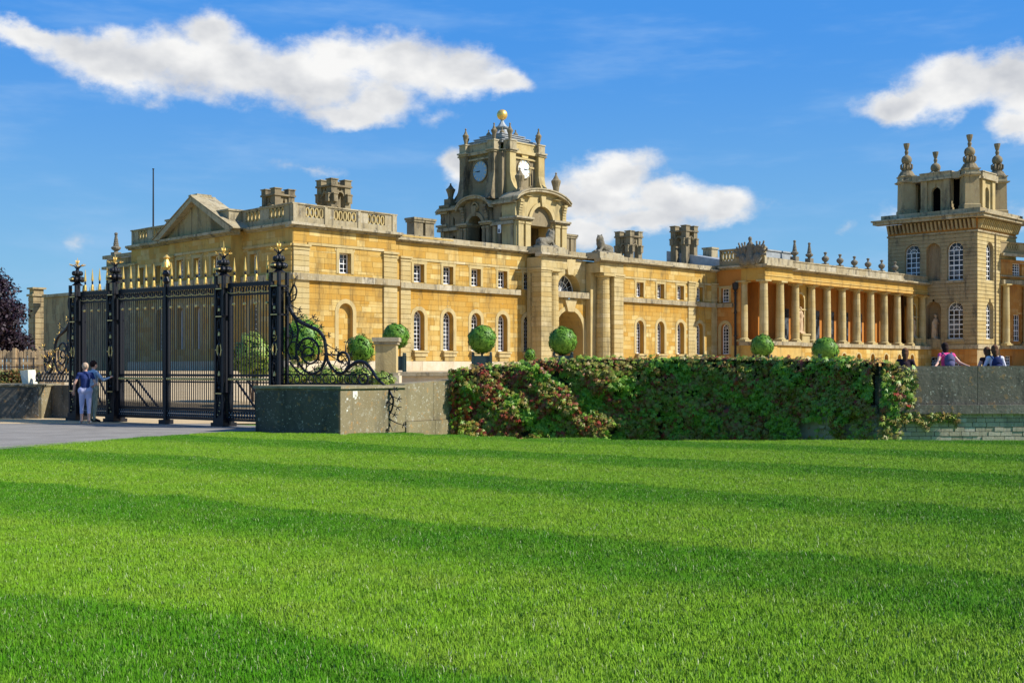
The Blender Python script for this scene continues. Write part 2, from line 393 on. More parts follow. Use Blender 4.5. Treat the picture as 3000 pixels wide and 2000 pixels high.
def sculpt(mb, mats, voxel=.05, smooth=3, base=(0, 0, 0), bump=0.0, name='sculpt'):
    me0 = mb.mesh(name, mats[:1], base); ob = bpy.data.objects.new('tmp', me0); sc.collection.objects.link(ob)
    m = ob.modifiers.new('r', 'REMESH'); m.mode = 'VOXEL'; m.voxel_size = voxel; m.use_smooth_shade = True
    if smooth:
        m = ob.modifiers.new('s', 'SMOOTH'); m.iterations = smooth; m.factor = .5
    dg = bpy.context.evaluated_depsgraph_get(); dg.update()
    me = bpy.data.meshes.new_from_object(ob.evaluated_get(dg)); me.name = name
    sc.collection.objects.unlink(ob); bpy.data.objects.remove(ob)
    me.materials.clear()
    for x in mats: me.materials.append(M[x])
    if bump:
        n = len(me.vertices); co = np.empty(n * 3); me.vertices.foreach_get('co', co)
        no = np.empty(n * 3); me.vertices.foreach_get('normal', no); co = co.reshape(-1, 3); no = no.reshape(-1, 3)
        k = np.sin(co[:, 0] * 31 + np.sin(co[:, 2] * 23) * 2) * np.sin(co[:, 2] * 37 + co[:, 1] * 29)
        co += no * (k * bump)[:, None]; me.vertices.foreach_set('co', co.ravel()); me.update()
    me.polygons.foreach_set('use_smooth', [True] * len(me.polygons))
    return me
# a pixel column / row seen on a wall plane of the palace (local frame): used to take measurements
CX, CY = PAL[0]; UX, UY, VX, VY = .7034, .7108, -.7108, .7034
def lw(x, y): return CX + UX * x + VX * y, CY + UY * x + VY * y
def sA(p, c):
    k = (p - 1500) / FOC; return (k * (CY + VY * c) - CX - VX * c) / (UX - k * UY)
def sB(p, c):
    k = (p - 1500) / FOC; return (k * (CY + UY * c) - CX - UX * c) / (VX - k * VY)
def zz(x, y, py): return EYE + (1080 - py) * lw(x, y)[1] / FOC
def wpt(px, D): return (px - 1500) / FOC * D

# openings: (s0, s1, z0, z1, arched)
def hspan(op, z, grow=0.0):
    s0, s1, z0, z1, ar = op
    if z < z0 - 1e-6 or z > z1 + 1e-6: return None
    if not ar: return s0, s1
    r = (s1 - s0) / 2; c = (s0 + s1) / 2; zs = z1 - r
    if z <= zs: return s0, s1
    h = math.sqrt(max(0, (r + grow) ** 2 - (z - zs) ** 2)); h = min(h, r + grow)
    return c - h, c + h
def strips(s0, s1, za, zb, ops, grow=0.0):
    hit = []
    for op in ops:
        if op[2] < zb - 2e-3 and op[3] > za + 2e-3:
            lo = hspan(op, max(za, op[2]), grow); hi = hspan(op, min(zb, op[3]), grow)
            hit.append((lo, hi))
    hit.sort(key=lambda h: h[0][0])
    out = []; cur = (s0, s0)
    for lo, hi in hit: out.append((cur, (lo[0], hi[0]))); cur = (lo[1], hi[1])
    out.append((cur, (s1, s1)))
    return [((a[0], za), (b[0], za), (b[1], zb), (a[1], zb)) for a, b in out if b[0] - a[0] > .01 or b[1] - a[1] > .01]
def cuts(z0, z1, course, ops, fine):
    c = {round(z0, 4), round(z1, 4)}
    z = z0
    while z < z1 - .12: c.add(round(z, 4)); z += course
    for op in ops:
        for k in (op[2], op[3]):
            if z0 < k < z1: c.add(round(k, 4))
        if op[4]:
            zs = op[3] - (op[1] - op[0]) / 2
            if z0 < zs < z1: c.add(round(zs, 4))
            if fine:
                r = op[3] - zs
                for k in range(1, 7): c.add(round(zs + r * math.sin(math.pi / 2 * k / 6.5), 4))
    c = sorted(x for x in c if z0 - 1e-6 <= x <= z1 + 1e-6)
    o = [c[0]]
    for x in c[1:]:
        if x - o[-1] > .03: o.append(x)
    o[-1] = c[-1]; return o
def backing(mb, F, s0, s1, z0, z1, ops, d=0.0, tone=0.0):
    zc = cuts(z0, z1, 99, ops, True)
    for a, b in zip(zc, zc[1:]):
        for q in strips(s0, s1, a, b, ops): mb.add([F(s, d, z) for s, z in q], [(0, 1, 2, 3)], tone)
def reveal(mb, F, op, depth, d=0.0, back=False, tone=0.0):
    s0, s1, z0, z1, ar = op; path = [(s0, z0)]
    if ar:
        r = (s1 - s0) / 2; c = (s0 + s1) / 2; zs = z1 - r
        path += [(c - r * math.cos(math.pi * k / 12), zs + r * math.sin(math.pi * k / 12)) for k in range(13)]
    else: path += [(s0, z1), (s1, z1)]
    path += [(s1, z0)]
    n = len(path)
    vs = [F(s, d, z) for s, z in path] + [F(s, -depth, z) for s, z in path]
    mb.add(vs, [(i, (i + 1) % n, n + (i + 1) % n, n + i) for i in range(n)], tone)
    if back: mb.add([F(s, -depth, z) for s, z in path], [tuple(range(n))], tone)
def blocks(t, wall, F, s0, s1, z0, z1, ops, course=.38, limit=0, wmin=.65, wmax=1.3, matn='gold', proud=.022, tf=None, gap=.008):
    zc = cuts(z0, z1, course, ops, False); q = []
    rnd = random.Random(int(s0 * 100 + z0 * 10))
    for a, b in zip(zc, zc[1:]):
        for st in strips(s0, s1, a, b, ops, .10):
            (l0, _), (r0, _), (r1, _), (l1, _) = st
            L = min(l0, l1); Rr = max(r0, r1)
            if Rr - L < .12: q.append(st); continue
            e = [L]; x = L + rnd.uniform(.3, wmax)
            while x < Rr - .35: e.append(x); x += rnd.uniform(wmin, wmax)
            e.append(Rr)
            for i in range(len(e) - 1):
                xa0 = xa1 = e[i]; xb0 = xb1 = e[i + 1]
                if i == 0: xa0, xa1 = l0, l1
                if i == len(e) - 2: xb0, xb1 = r0, r1
                q.append(((xa0, a), (xb0, a), (xb1, b), (xa1, b)))
    joined = MB()
    idx = list(range(len(q))); rnd.shuffle(idx); single = set(sorted(idx, key=lambda i: -((q[i][1][0] - q[i][0][0]) * (q[i][2][1] - q[i][0][1])))[:limit])
    for i, c in enumerate(q):
        if c[1][0] - c[0][0] < .03 and c[2][0] - c[3][0] < .03: continue
        z = (c[0][1] + c[2][1]) / 2
        r = rnd.random(); tone = rnd.gauss(0, .33)
        if r < .16: tone = rnd.uniform(.4, 1.0)
        elif r < .26: tone = -rnd.uniform(.4, .9)
        if tf: tone += tf(z)
        cc = [(c[0][0] + gap, c[0][1] + gap), (c[1][0] - gap, c[1][1] + gap), (c[2][0] - gap, c[2][1] - gap), (c[3][0] + gap, c[3][1] - gap)]
        d1 = proud + rnd.uniform(-.006, .006)
        if i in single:
            mb = MB(); mb.fquad(F, cc, -.02, d1, tone); part(t, 'stone_block', mb, matn, wall)
        else: joined.fquad(F, cc, -.02, d1, tone)
    if joined.f: part(t, 'stone_block', joined, matn, wall, kind='stuff')
def window(t, F, op, depth=.34, cols=3, rows=4, bar=.045, parent=None):
    s0, s1, z0, z1, ar = op; e = .004; fr = .085
    mb = MB(); d0, d1 = -depth - .05, -depth + .02
    r = (s1 - s0) / 2; c = (s0 + s1) / 2; zt = z1 - r if ar else z1
    mb.fbox(F, s0 + e, s0 + fr, d0, d1, z0, zt); mb.fbox(F, s1 - fr, s1 - e, d0, d1, z0, zt)
    mb.fbox(F, s0 + fr, s1 - fr, d0, d1 + .04, z0 + e, z0 + fr * 1.3)
    if ar:
        mb.archband(F, s0 + fr, s1 - fr, zt, z1 - fr, fr - e, d0, d1, 12, leg=False)
        for k in range(1, 4):
            a = math.pi * k / 4; rr = r - fr
            mb.fquad(F, [(c - .02, zt), (c + .02, zt), (c + .02 - rr * math.cos(a), zt + rr * math.sin(a)), (c - .02 - rr * math.cos(a), zt + rr * math.sin(a))], d0, d1 - .015)
        mb.archband(F, c - r * .45, c + r * .45, zt, zt + r * .45, bar * .7, d0, d1 - .02, 8, leg=False)
        mb.fbox(F, s0 + fr, s1 - fr, d0, d1 - .004, zt - bar / 2, zt + bar / 2)
    else: mb.fbox(F, s0 + fr, s1 - fr, d0, d1, z1 - fr, z1 - e)
    for k in range(1, cols):
        x = s0 + (s1 - s0) * k / cols; mb.fbox(F, x - bar / 2, x + bar / 2, d0, d1 - .012, z0 + fr, zt - (0 if ar else fr))
    for k in range(1, rows):
        z = z0 + (zt - z0) * k / rows; b = bar * (1.6 if k == rows // 2 else 1)
        mb.fbox(F, s0 + fr, s1 - fr, d0, d1 - .008, z - b / 2, z + b / 2)
    w = part(t, 'window', mb, 'white', parent)
    g = MB(); d = -depth - .02
    pth = [(s0, z0), (s1, z0), (s1, zt)]
    if ar: pth += [(c + r * math.cos(math.pi * k / 12), zt + r * math.sin(math.pi * k / 12)) for k in range(1, 12)]
    pth += [(s0, zt)]
    g.add([F(s, d, z) for s, z in pth], [tuple(range(len(pth)))])
    part(t, 'pane', g, 'glass', w)
    return w
def pilaster(t, F, s0, s1, z0, z1, d=.12, course=.36, capital=True, matn='pale', name='pilaster', cap_z=.32):
    mb = MB(); rnd = random.Random(int(s0 * 77)); zt = z1 - (cap_z if capital else 0)
    mb.fbox(F, s0 + .02, s1 - .02, .0, d - .03, z0, zt)
    n = max(1, round((zt - z0) / course)); h = (zt - z0) / n
    for k in range(n):
        mb.fbox(F, s0, s1, .005, d, z0 + k * h + .025, z0 + (k + 1) * h - .025, rnd.gauss(0, .3))
    if capital:
        mb.fbox(F, s0 - .05, s1 + .05, 0.006, d + .05, zt, zt + cap_z * .35, .1)
        mb.fbox(F, s0 - .02, s1 + .02, 0.006, d + .02, zt + cap_z * .35, zt + cap_z * .6, -.1)
        mb.fbox(F, s0 - .1, s1 + .1, 0.006, d + .12, zt + cap_z * .6, zt + cap_z, .2)
    return part(t, name, mb, matn)
def column(t, x, y, z0, z1, r, banded=False, matn='pale', seg=18):
    mb = MB(); prof = []; rt = r * .86; rnd = random.Random(int(x * 31))
    mb.box(x - r * 1.35, x + r * 1.35, y - r * 1.35, y + r * 1.35, z0, z0 + r * .45)
    mb.lathe([(r * 1.3, z0 + r * .45), (r * 1.32, z0 + r * .6), (r * 1.15, z0 + r * .75), (r * 1.05, z0 + r * .85)], x, y, seg)
    za, zb = z0 + r * .85, z1 - r * .85
    if banded:
        n = round((zb - za) / .42); h = (zb - za) / n
        for k in range(n):
            a = za + k * h; rr = r + (rt - r) * max(0, (k / n - .3)) / .7
            mb.lathe([(rr - .035, a), (rr, a + .03), (rr, a + h - .03), (rr - .035, a + h)], x, y, seg, rnd.gauss(0, .3))
    else:
        n = 8
        for k in range(n):
            a, b = za + (zb - za) * k / n, za + (zb - za) * (k + 1) / n
            f = lambda q: r + (rt - r) * max(0, (q - .25)) ** 1.3 / .69
            mb.lathe([(f(k / n), a), (f((k + 1) / n), b - .01)], x, y, seg, rnd.gauss(0, .2))
    mb.lathe([(rt, zb), (rt * 1.12, zb + r * .12), (rt * 1.02, zb + r * .2), (rt * 1.05, zb + r * .35), (rt * 1.3, zb + r * .5)], x, y, seg)
    mb.box(x - r * 1.25, x + r * 1.25, y - r * 1.25, y + r * 1.25, zb + r * .5, z1)
    return part(t, 'column', mb, matn, smooth=False)
def cornice(t, F, s0, s1, z0, z1, proj, name='cornice', matn='cornice', seed=1, e0=0, e1=0, seg=1.3):
    # stepped moulding of separate stones; e0/e1: extra length at the ends
    rnd = random.Random(seed); mb = MB(); h = z1 - z0
    a = s0 - e0; b = s1 + e1; n = max(1, round((b - a) / seg)); L = (b - a) / n
    for k in range(n):
        x0, x1 = a + k * L + .006, a + (k + 1) * L - .006; tn = rnd.gauss(0, .35); j = rnd.uniform(-.012, .012)
        mb.fbox(F, x0, x1, -.3, proj * .35, z0 + .002, z0 + h * .3, tn - .3)
        mb.fbox(F, x0, x1, -.3, proj * .75, z0 + h * .3, z0 + h * .5, tn - .1)
        mb.fbox(F, x0, x1, -.3, proj + j, z0 + h * .5, z1 + j * .5, tn + .25)
    return part(t, name, mb, matn)
def band(t, F, s0, s1, z0, z1, d, name='string_course', matn='cornice', seed=3, seg=1.2, d0=-.05):
    rnd = random.Random(seed); mb = MB(); n = max(1, round((s1 - s0) / seg)); L = (s1 - s0) / n
    for k in range(n):
        j = rnd.uniform(-.008, .008)
        mb.fbox(F, s0 + k * L + .004, s0 + (k + 1) * L - .004, d0, d + j, z0 + j * .5, z1 + j * .5, rnd.gauss(0, .35))
    return part(t, name, mb, matn)

# ================================================================ ground
GZ = 1.35       # level of the palace forecourt
def gh(x, y):   # ground level: lawn flat, forecourt rising behind the gate
    return max(0.0, min(GZ, (y - 35.5) * .032))
def sheet(name, mats, quads, kind='structure', zfun=None):
    mb = MB()
    for q in quads: mb.add(q, [tuple(range(len(q)))])
    return solo(name, None, None, mb, mats, kind=kind)
g = MB()
LE = [(-4.0, 27.55), (-2.4, 27.6), (-.7, 26.25), (2.1, 25.2), (6, 24.8), (10.6, 24.7), (30, 25.5), (3000, 30)]   # crest of the lawn before the sunk wall foot
zl = -.03
g.add([(-3000, -400, zl), (3000, -400, zl)] + [(x, y, zl) for x, y in reversed(LE)] + [(-3000, 27.55, zl)], [tuple(range(len(LE) + 3))])
g.add([(-3000, 27.55, zl), (-4.0, 27.55, zl), (-3.4, 30, zl), (-1, 34, zl), (3000, 70, zl), (3000, 8000, zl), (-3000, 8000, zl)], [tuple(range(7))])
for (a, b), (c, d) in zip(LE, LE[1:]):
    g.add([(a, b, zl), (c, d, zl), (c, d + 1.0, -.75), (a, b + 1.0, -.75)], [(0, 1, 2, 3)]); g.add([(a, b + 1.0, -.75), (c, d + 1.0, -.75), (c, d + 12, -.75), (a, b + 12, -.75)], [(0, 1, 2, 3)])
solo('ground', None, None, g, 'lawn', kind='structure')
dv = MB()      # drive: tarmac up to the gate
dv.add([(-60, 36.2, 0), (-14.2, 35.55, 0), (-14.0, 36.6, 0), (-5.4, 30.6, 0), (-6.0, 28.6, 0), (-6.95, 28.35, 0), (-8.2, 25.4, 0), (-9.6, 22.2, 0), (-12.5, 18.5, 0), (-22, 12, 0), (-60, 2, 0)], [tuple(range(11))])
solo('drive', None, None, dv, 'asphalt', kind='structure')
fc = MB(); X = [-60, -30, -16, -8, 0, 20, 60, 140]; Y = [32.6, 35.5, 45, 60, 77.7, 120, 260]
fc.add([(x, y, gh(x, y) + .004) for y in Y for x in X], [(j * 8 + i, j * 8 + i + 1, j * 8 + i + 9, j * 8 + i + 8) for j in range(6) for i in range(7)])
solo('forecourt', None, None, fc, 'gravel', kind='structure')
tr = MB(); tr.box(-5.35, 90, 46.2, 170, .2, GZ + .02)
solo('terrace', None, None, tr, 'gravel', kind='structure')

# ================================================================ pavilion at the near corner
ZC0, ZC1 = 11.0, 11.34
OR = lambda z: -1.0 * max(0, min(1, (z - 5.9) / 1.2)) if z < 7.5 else 0.0      # rust staining under the string course
pav = thing('pavilion', 'golden stone corner pavilion with pediment and balustrade behind the iron gates', 'building', (9, 11, GZ), PAL)
A0, B0, B1 = FA(0), FB(0), FB(-1)
opsA = [(3.82, 4.86, 8.14, 9.55, False), (3.78, 5.02, 1.9, 6.07, True)]
wl = MB(); backing(wl, A0, 0, 8.96, 1.0, ZC0, opsA, tone=-.4); pass
reveal(wl, A0, opsA[0], .45, tone=-.2); reveal(wl, A0, opsA[1], .30, back=True, tone=-.3)
opsB = [(4.25, 5.15, 8.15, 9.5, False), (17.35, 18.3, 8.15, 9.5, False), (4.25, 5.15, 2.95, 6.1, True), (17.35, 18.3, 2.95, 6.1, True), (20.1, 21.0, 8.15, 9.5, False)]
opsP = [(y - .48, y + .48, 8.2, 9.55, False) for y in (8.1, 10.5, 12.9)] + [(y - .48, y + .48, 2.95, 6.1, True) for y in (8.1, 10.5, 12.9)]
backing(wl, B0, 0, 22.3, 1.0, 11.3, opsB, tone=.1); backing(wl, B1, 6.05, 14.5, 1.0, 11.0, opsP, tone=.1)
for op in opsB: reveal(wl, B0, op, .45)
for op in opsP: reveal(wl, B1, op, .45)
for y in (6.05, 14.5): wl.add([(-1, y, 1), (0, y, 1), (0, y, 11.2), (-1, y, 11.2)], [(0, 1, 2, 3)])
wl.add([(8.96, 0, 1), (8.96, 9, 1), (8.96, 9, 11.3), (8.96, 0, 11.3)], [(0, 1, 2, 3)])
wl.add([(0, 22.3, 1), (15, 22.3, 1), (15, 22.3, 11.3), (0, 22.3, 11.3)], [(0, 1, 2, 3)])
wl.add([(15, 8.96, 1), (15, 22.3, 1), (15, 22.3, 11.3), (15, 8.96, 11.3)], [(0, 1, 2, 3)])
wl.box(.3, 14.9, .3, 22, 11.2, 11.3)
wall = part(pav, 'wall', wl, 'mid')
blocks(pav, wall, A0, 1.3, 7.7, 7.95, 9.88, opsA, limit=60)
blocks(pav, wall, A0, 1.3, 7.7, 2.1, 7.45, opsA, limit=130, tf=OR)
blocks(pav, wall, A0, .05, 8.9, 10.1, ZC0, opsA, course=.44, limit=40)
nb = [(3.78, 5.02, 1.9, 6.07, True)]
niche = FA(.30); blocks(pav, wall, niche, 3.8, 5.0, 2.0, 5.35, [], limit=20, proud=.015, wmin=.4, wmax=.8)
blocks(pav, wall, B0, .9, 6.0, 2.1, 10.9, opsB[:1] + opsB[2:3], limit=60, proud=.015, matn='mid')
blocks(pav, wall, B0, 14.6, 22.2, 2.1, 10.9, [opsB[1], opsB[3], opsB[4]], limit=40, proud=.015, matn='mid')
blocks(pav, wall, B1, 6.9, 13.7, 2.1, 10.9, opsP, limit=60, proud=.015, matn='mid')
pilaster(pav, A0, -.02, 1.25, 1.9, 9.92, .14, cap_z=.4); pilaster(pav, A0, 7.75, 8.98, 1.9, 9.92, .14, cap_z=.4)
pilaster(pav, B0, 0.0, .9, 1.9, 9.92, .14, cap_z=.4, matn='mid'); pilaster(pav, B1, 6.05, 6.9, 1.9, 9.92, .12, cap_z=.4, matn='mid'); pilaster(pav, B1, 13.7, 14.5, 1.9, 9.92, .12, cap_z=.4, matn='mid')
pilaster(pav, B0, 21.4, 22.3, 1.9, 9.92, .14, cap_z=.4)
band(pav, A0, -.18, 9.14, 7.5, 7.95, .28); band(pav, B0, -.15, 6.0, 7.5, 7.95, .25); band(pav, B1, 6.0, 14.6, 7.5, 7.95, .25); band(pav, B0, 14.6, 22.4, 7.5, 7.95, .25)
band(pav, A0, 1.2, 7.8, 9.9, 10.08, .09, 'architrave', 'pale'); band(pav, B0, .9, 6.0, 9.9, 10.08, .08, 'architrave', 'pale'); band(pav, B1, 6.9, 13.7, 9.9, 10.08, .08, 'architrave', 'pale')
cornice(pav, A0, -.42, 9.3, ZC0, ZC1, .45); cornice(pav, B0, .0, 5.4, ZC0, ZC1, .42, seed=4); cornice(pav, B0, 15.3, 22.6, ZC0, ZC1, .42, seed=5)
mb = MB(); mb.fbox(A0, -.1, 9.1, -.02, .3, 1.0, 2.05, .2); mb.fbox(B0, 0, 6, .03, .3, 1.0, 2.05); mb.fbox(B1, 6, 14.6, .0, .3, 1.0, 2.05); mb.fbox(B0, 14.6, 22.4, .0, .3, 1.0, 2.05)
part(pav, 'plinth', mb, 'white_stone')
for op, dd in ((opsA[0], .4),):
    window(pav, A0, op, .38, 3, 4)
def surround_rect(t, F, op, w=.24, d=.07, ztop=None):
    s0, s1, z0, z1, _ = op; mb = MB()
    mb.fbox(F, s0 - w, s0, -.02, d, z0 - .02, z1); mb.fbox(F, s1, s1 + w, -.02, d, z0 - .02, z1); mb.fbox(F, s0 - w, s1 + w, -.02, d, z1, z1 + .22)
    mb.fbox(F, s0 - w - .1, s0 - w, -.02, d * .6, z1 + .1, z1 + .3); mb.fbox(F, s1 + w, s1 + w + .1, -.02, d * .6, z1 + .1, z1 + .3)
    if ztop: mb.fbox(F, s0 - w * .7, s1 + w * .7, -.02, d * .7, z1 + .22, ztop)
    return part(t, 'window_surround', mb, 'pale')
def surround_arch(t, F, op, w=.3, d=.06, zb=None):
    mb = MB(); mb.archband(F, op[0], op[1], op[2] if zb is None else zb, op[3], w, -.02, d, 10, .1)
    return part(t, 'window_surround', mb, 'pale')
surround_rect(pav, A0, opsA[0], ztop=9.89); surround_arch(pav, A0, opsA[1], .3, .06, 1.95)
for op in opsB:
    window(pav, B0, op, .38, 3, 8 if op[4] else 4)
    (surround_arch if op[4] else surround_rect)(pav, B0, op)
for op in opsP:
    window(pav, B1, op, .38, 3, 8 if op[4] else 4); (surround_arch if op[4] else surround_rect)(pav, B1, op)
# parapet and balustrades
def parapet(t, F, s0, s1, z0, z1, holes, th=.32, d=0.0, piers=()):
    mb = MB(); zl, zh = z0 + .34 * (z1 - z0), z0 + .86 * (z1 - z0)
    mb.fbox(F, s0, s1, d - th, d, z0, zl - .004, -.1); mb.fbox(F, s0, s1, d - th, d, zh + .004, z1 - .09, .2)
    rnd = random.Random(int(s0 * 9)); x = s0 - .06
    while x < s1: e = min(x + 1.4, s1 + .06); mb.fbox(F, x + .004, e - .004, d - th - .05, d + .07, z1 - .09, z1 + rnd.uniform(-.01, .01), rnd.gauss(.1, .4)); x = e
    cur = s0
    for a, b in holes: mb.fbox(F, cur, a, d - th, d - .003, zl, zh, rnd.gauss(.1, .3)); cur = b
    mb.fbox(F, cur, s1, d - th, d - .003, zl, zh, .1)
    for a, b in piers: mb.fbox(F, a, b, d - .05, d + .06, z0, z1 - .1, .25)
    par = part(t, 'parapet', mb, 'tower' if z1 > 12.9 else 'cornice')
    for a, b in holes:
        n = max(2, round((b - a) / .42)); w = (b - a) / n; cz = (zl + zh) / 2; rz = (zh - zl) / 2 - .05
        for k in range(n):
            rb = MB(); rb.ring(F, a + w * (k + .5), cz, w * .5 - .10, rz - .03, .09, d - th * .8, d - .05, 16)
            rb.fbox(F, a + w * (k + .5) - w * .5 + .01, a + w * k + .06, d - th * .8, d - .06, cz - .06, cz + .06)
            part(t, 'baluster', rb, 'pale', par)
    return par
hA = [(sA(896, 0), sA(949, 0)), (sA(979, 0), sA(1045, 0)), (sA(1078, 0), sA(1128, 0))]
parapet(pav, A0, -.02, 9.0, ZC1, 12.68, hA, piers=[(0, .35), (sA(951, 0), sA(955, 0) + .1), (sA(1048, 0), sA(1052, 0) + .1), (8.6, 9.0)])
hB = [(sB(y, 0), sB(x, 0)) for x, y in ((719, 762), (787, 832))]; hB.sort()
parapet(pav, B0, 0.32, 6.2, ZC1, 12.68, [(a, b) for a, b in hB])
parapet(pav, B0, 15.0, 22.3, ZC1, 12.6, [(17.0, 18.9), (19.8, 21.2)])
mb = MB(); mb.box(-1.0, 1.9, 6.3, 8.7, ZC1, 12.62); mb.box(-1.08, 1.98, 6.22, 8.78, 12.62, 12.75)
mb.box(-.9, 1.9, 13.2, 15.2, ZC1, 12.62); mb.box(-.98, 1.98, 13.12, 15.28, 12.62, 12.75)
part(pav, 'parapet_block', mb, 'cornice')
# pediment
PB, PT, PC = 11.2, 13.95, 10.55
y0, y1 = 5.0, 16.1
F1 = FB(-1)
cornice(pav, F1, 5.3, 15.2, 10.85, 11.2, .5, seed=9)
mb = MB(); mb.prism(F1, [(y0 + .9, PB), (y1 - .9, PB), (PC, PT - .35)], -.4, .0, .1)
part(pav, 'pediment_panel', mb, 'tower')
for sgn, ye in ((1, y0), (-1, y1)):
    mb = MB(); ye2 = ye
    mb.fquad(F1, [(ye2, PB), (ye2 + sgn * .95, PB), (PC, PT - .33), (PC, PT)] if sgn > 0 else [(PC, PT), (PC, PT - .33), (ye2 - .95, PB), (ye2, PB)], -.3, .5, .2)
    part(pav, 'raking_cornice', mb, 'cornice')
mb = MB()
for sgn, ye in ((1, y0 - .1), (-1, y1 + .1)):
    n = 2
    for k in range(n):
        xa, xb = -1.55 + k * 1.05, -1.55 + (k + 1) * 1.05 - .02
        mb.hexa([(xa, ye, PB + .03), (xb, ye, PB + .03), (xb, PC, PT + .03), (xa, PC, PT + .03), (xa, ye, PB + .09), (xb, ye, PB + .09), (xb, PC, PT + .10), (xa, PC, PT + .10)], random.gauss(0, .3))
mb.tube([(-1.55, PC, PT + .1), (.5, PC, PT + .1)], .07, 8)
part(pav, 'roof', mb, 'cornice')
cx = 3.2; cyy = sB(586, cx)
mb = MB(); mb.box(cx - .55, cx + .55, cyy - .55, cyy + .55, 12.6, zz(cx, cyy, 578)); mb.box(cx - .65, cx + .65, cyy - .65, cyy + .65, zz(cx, cyy, 578), zz(cx, cyy, 572))
part(pav, 'chimney', mb, 'cornice')
# crenellated arched chimneys
def chimney_tower(t, px, pw, ytop, yloc, zbot, ybr, kind=0):
    xl = sA(px, yloc); D = lw(xl, yloc)[1]; a = pw / FOC * D / 1.40; h = a / 2
    zt = zz(xl, yloc, ytop); zc = zz(xl, yloc, ybr)
    mb = MB(); k = a * .30; zb = zt - a * .33
    # four corner piers and arched cross walls
    za = zc
    for sx in (-1, 1):
        for sy in (-1, 1):
            x0, x1 = sorted((xl + sx * h, xl + sx * (h - k))); q0, q1 = sorted((yloc + sy * h, yloc + sy * (h - k)))
            mb.box(x0, x1, q0, q1, zbot, zb, random.gauss(0, .2))
    ops = [(-h + k, h - k, zbot - .1, za, True)]
    for Fm in (lambda s, d, z: (xl + s, yloc - h + .12 - d, z), lambda s, d, z: (xl + s, yloc + h - .12 + d, z), lambda s, d, z: (xl - h + .12 - d, yloc + s, z), lambda s, d, z: (xl + h - .12 + d, yloc + s, z)):
        zc_ = cuts(za - (h - k), zb, 99, [(-h + k, h - k, zbot - .1, za, True)], True)
        for p, q in zip(zc_, zc_[1:]):
            for st in strips(-h + k, h - k, p, q, ops):
                mb.fquad(Fm, st, -.12, 0)
        mb.archband(Fm, -h + k * 1.15, h - k * 1.15, za - h + k, za - .04, .1, -.02, .05, 8, .3, leg=False)
    # console volutes at the spring of the arch
    zv = za - (h - k) * 1.0
    for sx in (-1, 1):
        for sy in (-1, 1):
            x, y = xl + sx * (h + .10), yloc + sy * (h - k * .5)
            mb.box(x - .12, x + .12, y - .18, y + .18, zv - .45, zv + .1, .1); mb.box(x - .16, x + .16, y - .22, y + .22, zv + .1, zv + .2)
            x, y = xl + sx * (h - k * .5), yloc + sy * (h + .10)
            mb.box(x - .18, x + .18, y - .12, y + .12, zv - .45, zv + .1, .1); mb.box(x - .22, x + .22, y - .16, y + .16, zv + .1, zv + .2)
    mb.box(xl - h - .09, xl + h + .09, yloc - h - .09, yloc + h + .09, zb, zb + .14, -.3)
    # battlement blocks: corners and middles with a hollow middle
    q = a * .33
    for i in range(3):
        for j in range(3):
            if (i, j) == (1, 1): continue
            mid = (i == 1 or j == 1)
            if mid: continue
            x, y = xl + (i - 1) * (h - q / 2 + .03), yloc + (j - 1) * (h - q / 2 + .03)
            mb.box(x - q / 2, x + q / 2, y - q / 2, y + q / 2, zb + .14, zt - .08, random.gauss(0, .2)); mb.box(x - q / 2 - .06, x + q / 2 + .06, y - q / 2 - .06, y + q / 2 + .06, zt - .08, zt, .2)
    c = part(t, 'chimney', mb, 'sooty')
    return c
chimney_tower(pav, 978, 98, 529, 6.0, 11.0, 565)
chimney_tower(pav, 815, 95, 556, 14.0, 11.0, 600)
# lower block beyond the pavilion
low = thing('side_range', 'low shaded stone range stepping down left of the pavilion', 'building', (4, 25, GZ), PAL)
zt = zz(0, sB(302, 0), 750); yE = sB(304, 0)
mb = MB(); backing(mb, FB(.25), 22.3, yE, 1, zt - .3, []); mb.add([(.25, yE, 1), (12, yE, 1), (12, yE, zt - .3), (.25, yE, zt - .3)], [(0, 1, 2, 3)]); mb.box(.26, 12, 22.4, yE, zt - .9, zt - .35)
w_ = part(low, 'wall', mb, 'tower')
blocks(low, w_, FB(.25), 22.4, yE, 2, zt - .4, [], limit=40, matn='tower')
band(low, FB(.25), 22.3, yE + .25, zt - .28, zt, .25, 'coping'); band(low, FB(.25), 22.3, yE + .3, zz(0, yE, 790), zz(0, yE, 782), .3)
def flame_urn(name, label, group, x, y, z, s, cat='urn', frame=PAL, mt='statue', seg=12):
    mb = MB(); c = (x, y)
    mb.box(x - .34 * s, x + .34 * s, y - .34 * s, y + .34 * s, z, z + .5 * s)
    mb.lathe([(.2 * s, z + .5 * s), (.16 * s, z + .62 * s), (.40 * s, z + .8 * s), (.44 * s, z + .95 * s), (.36 * s, z + 1.02 * s), (.30 * s, z + 1.05 * s)], x, y, seg)
    for k in range(6):
        zz_ = z + 1.05 * s + k * .17 * s; r = (.27 - .028 * k) * s
        mb.lathe([(r * .85, zz_), (r, zz_ + .05 * s), (r * .9, zz_ + .15 * s), (r * .7, zz_ + .17 * s)], x, y, 8, ph=k * .4)
    mb.lathe([(.12 * s, z + 2.07 * s), (.17 * s, z + 2.15 * s), (.15 * s, z + 2.25 * s), (.02, z + 2.32 * s)], x, y, 8)
    return solo(name, label, cat, mb, mt, (x, y, z), frame, group)
xx = 1.5; yu = sB(340, xx)
flame_urn('flame_finial', 'carved flame finial on the low range left of the pavilion', None, xx, yu, zt - .02, (zz(xx, yu, 680) - zt) / 2.32, 'finial')
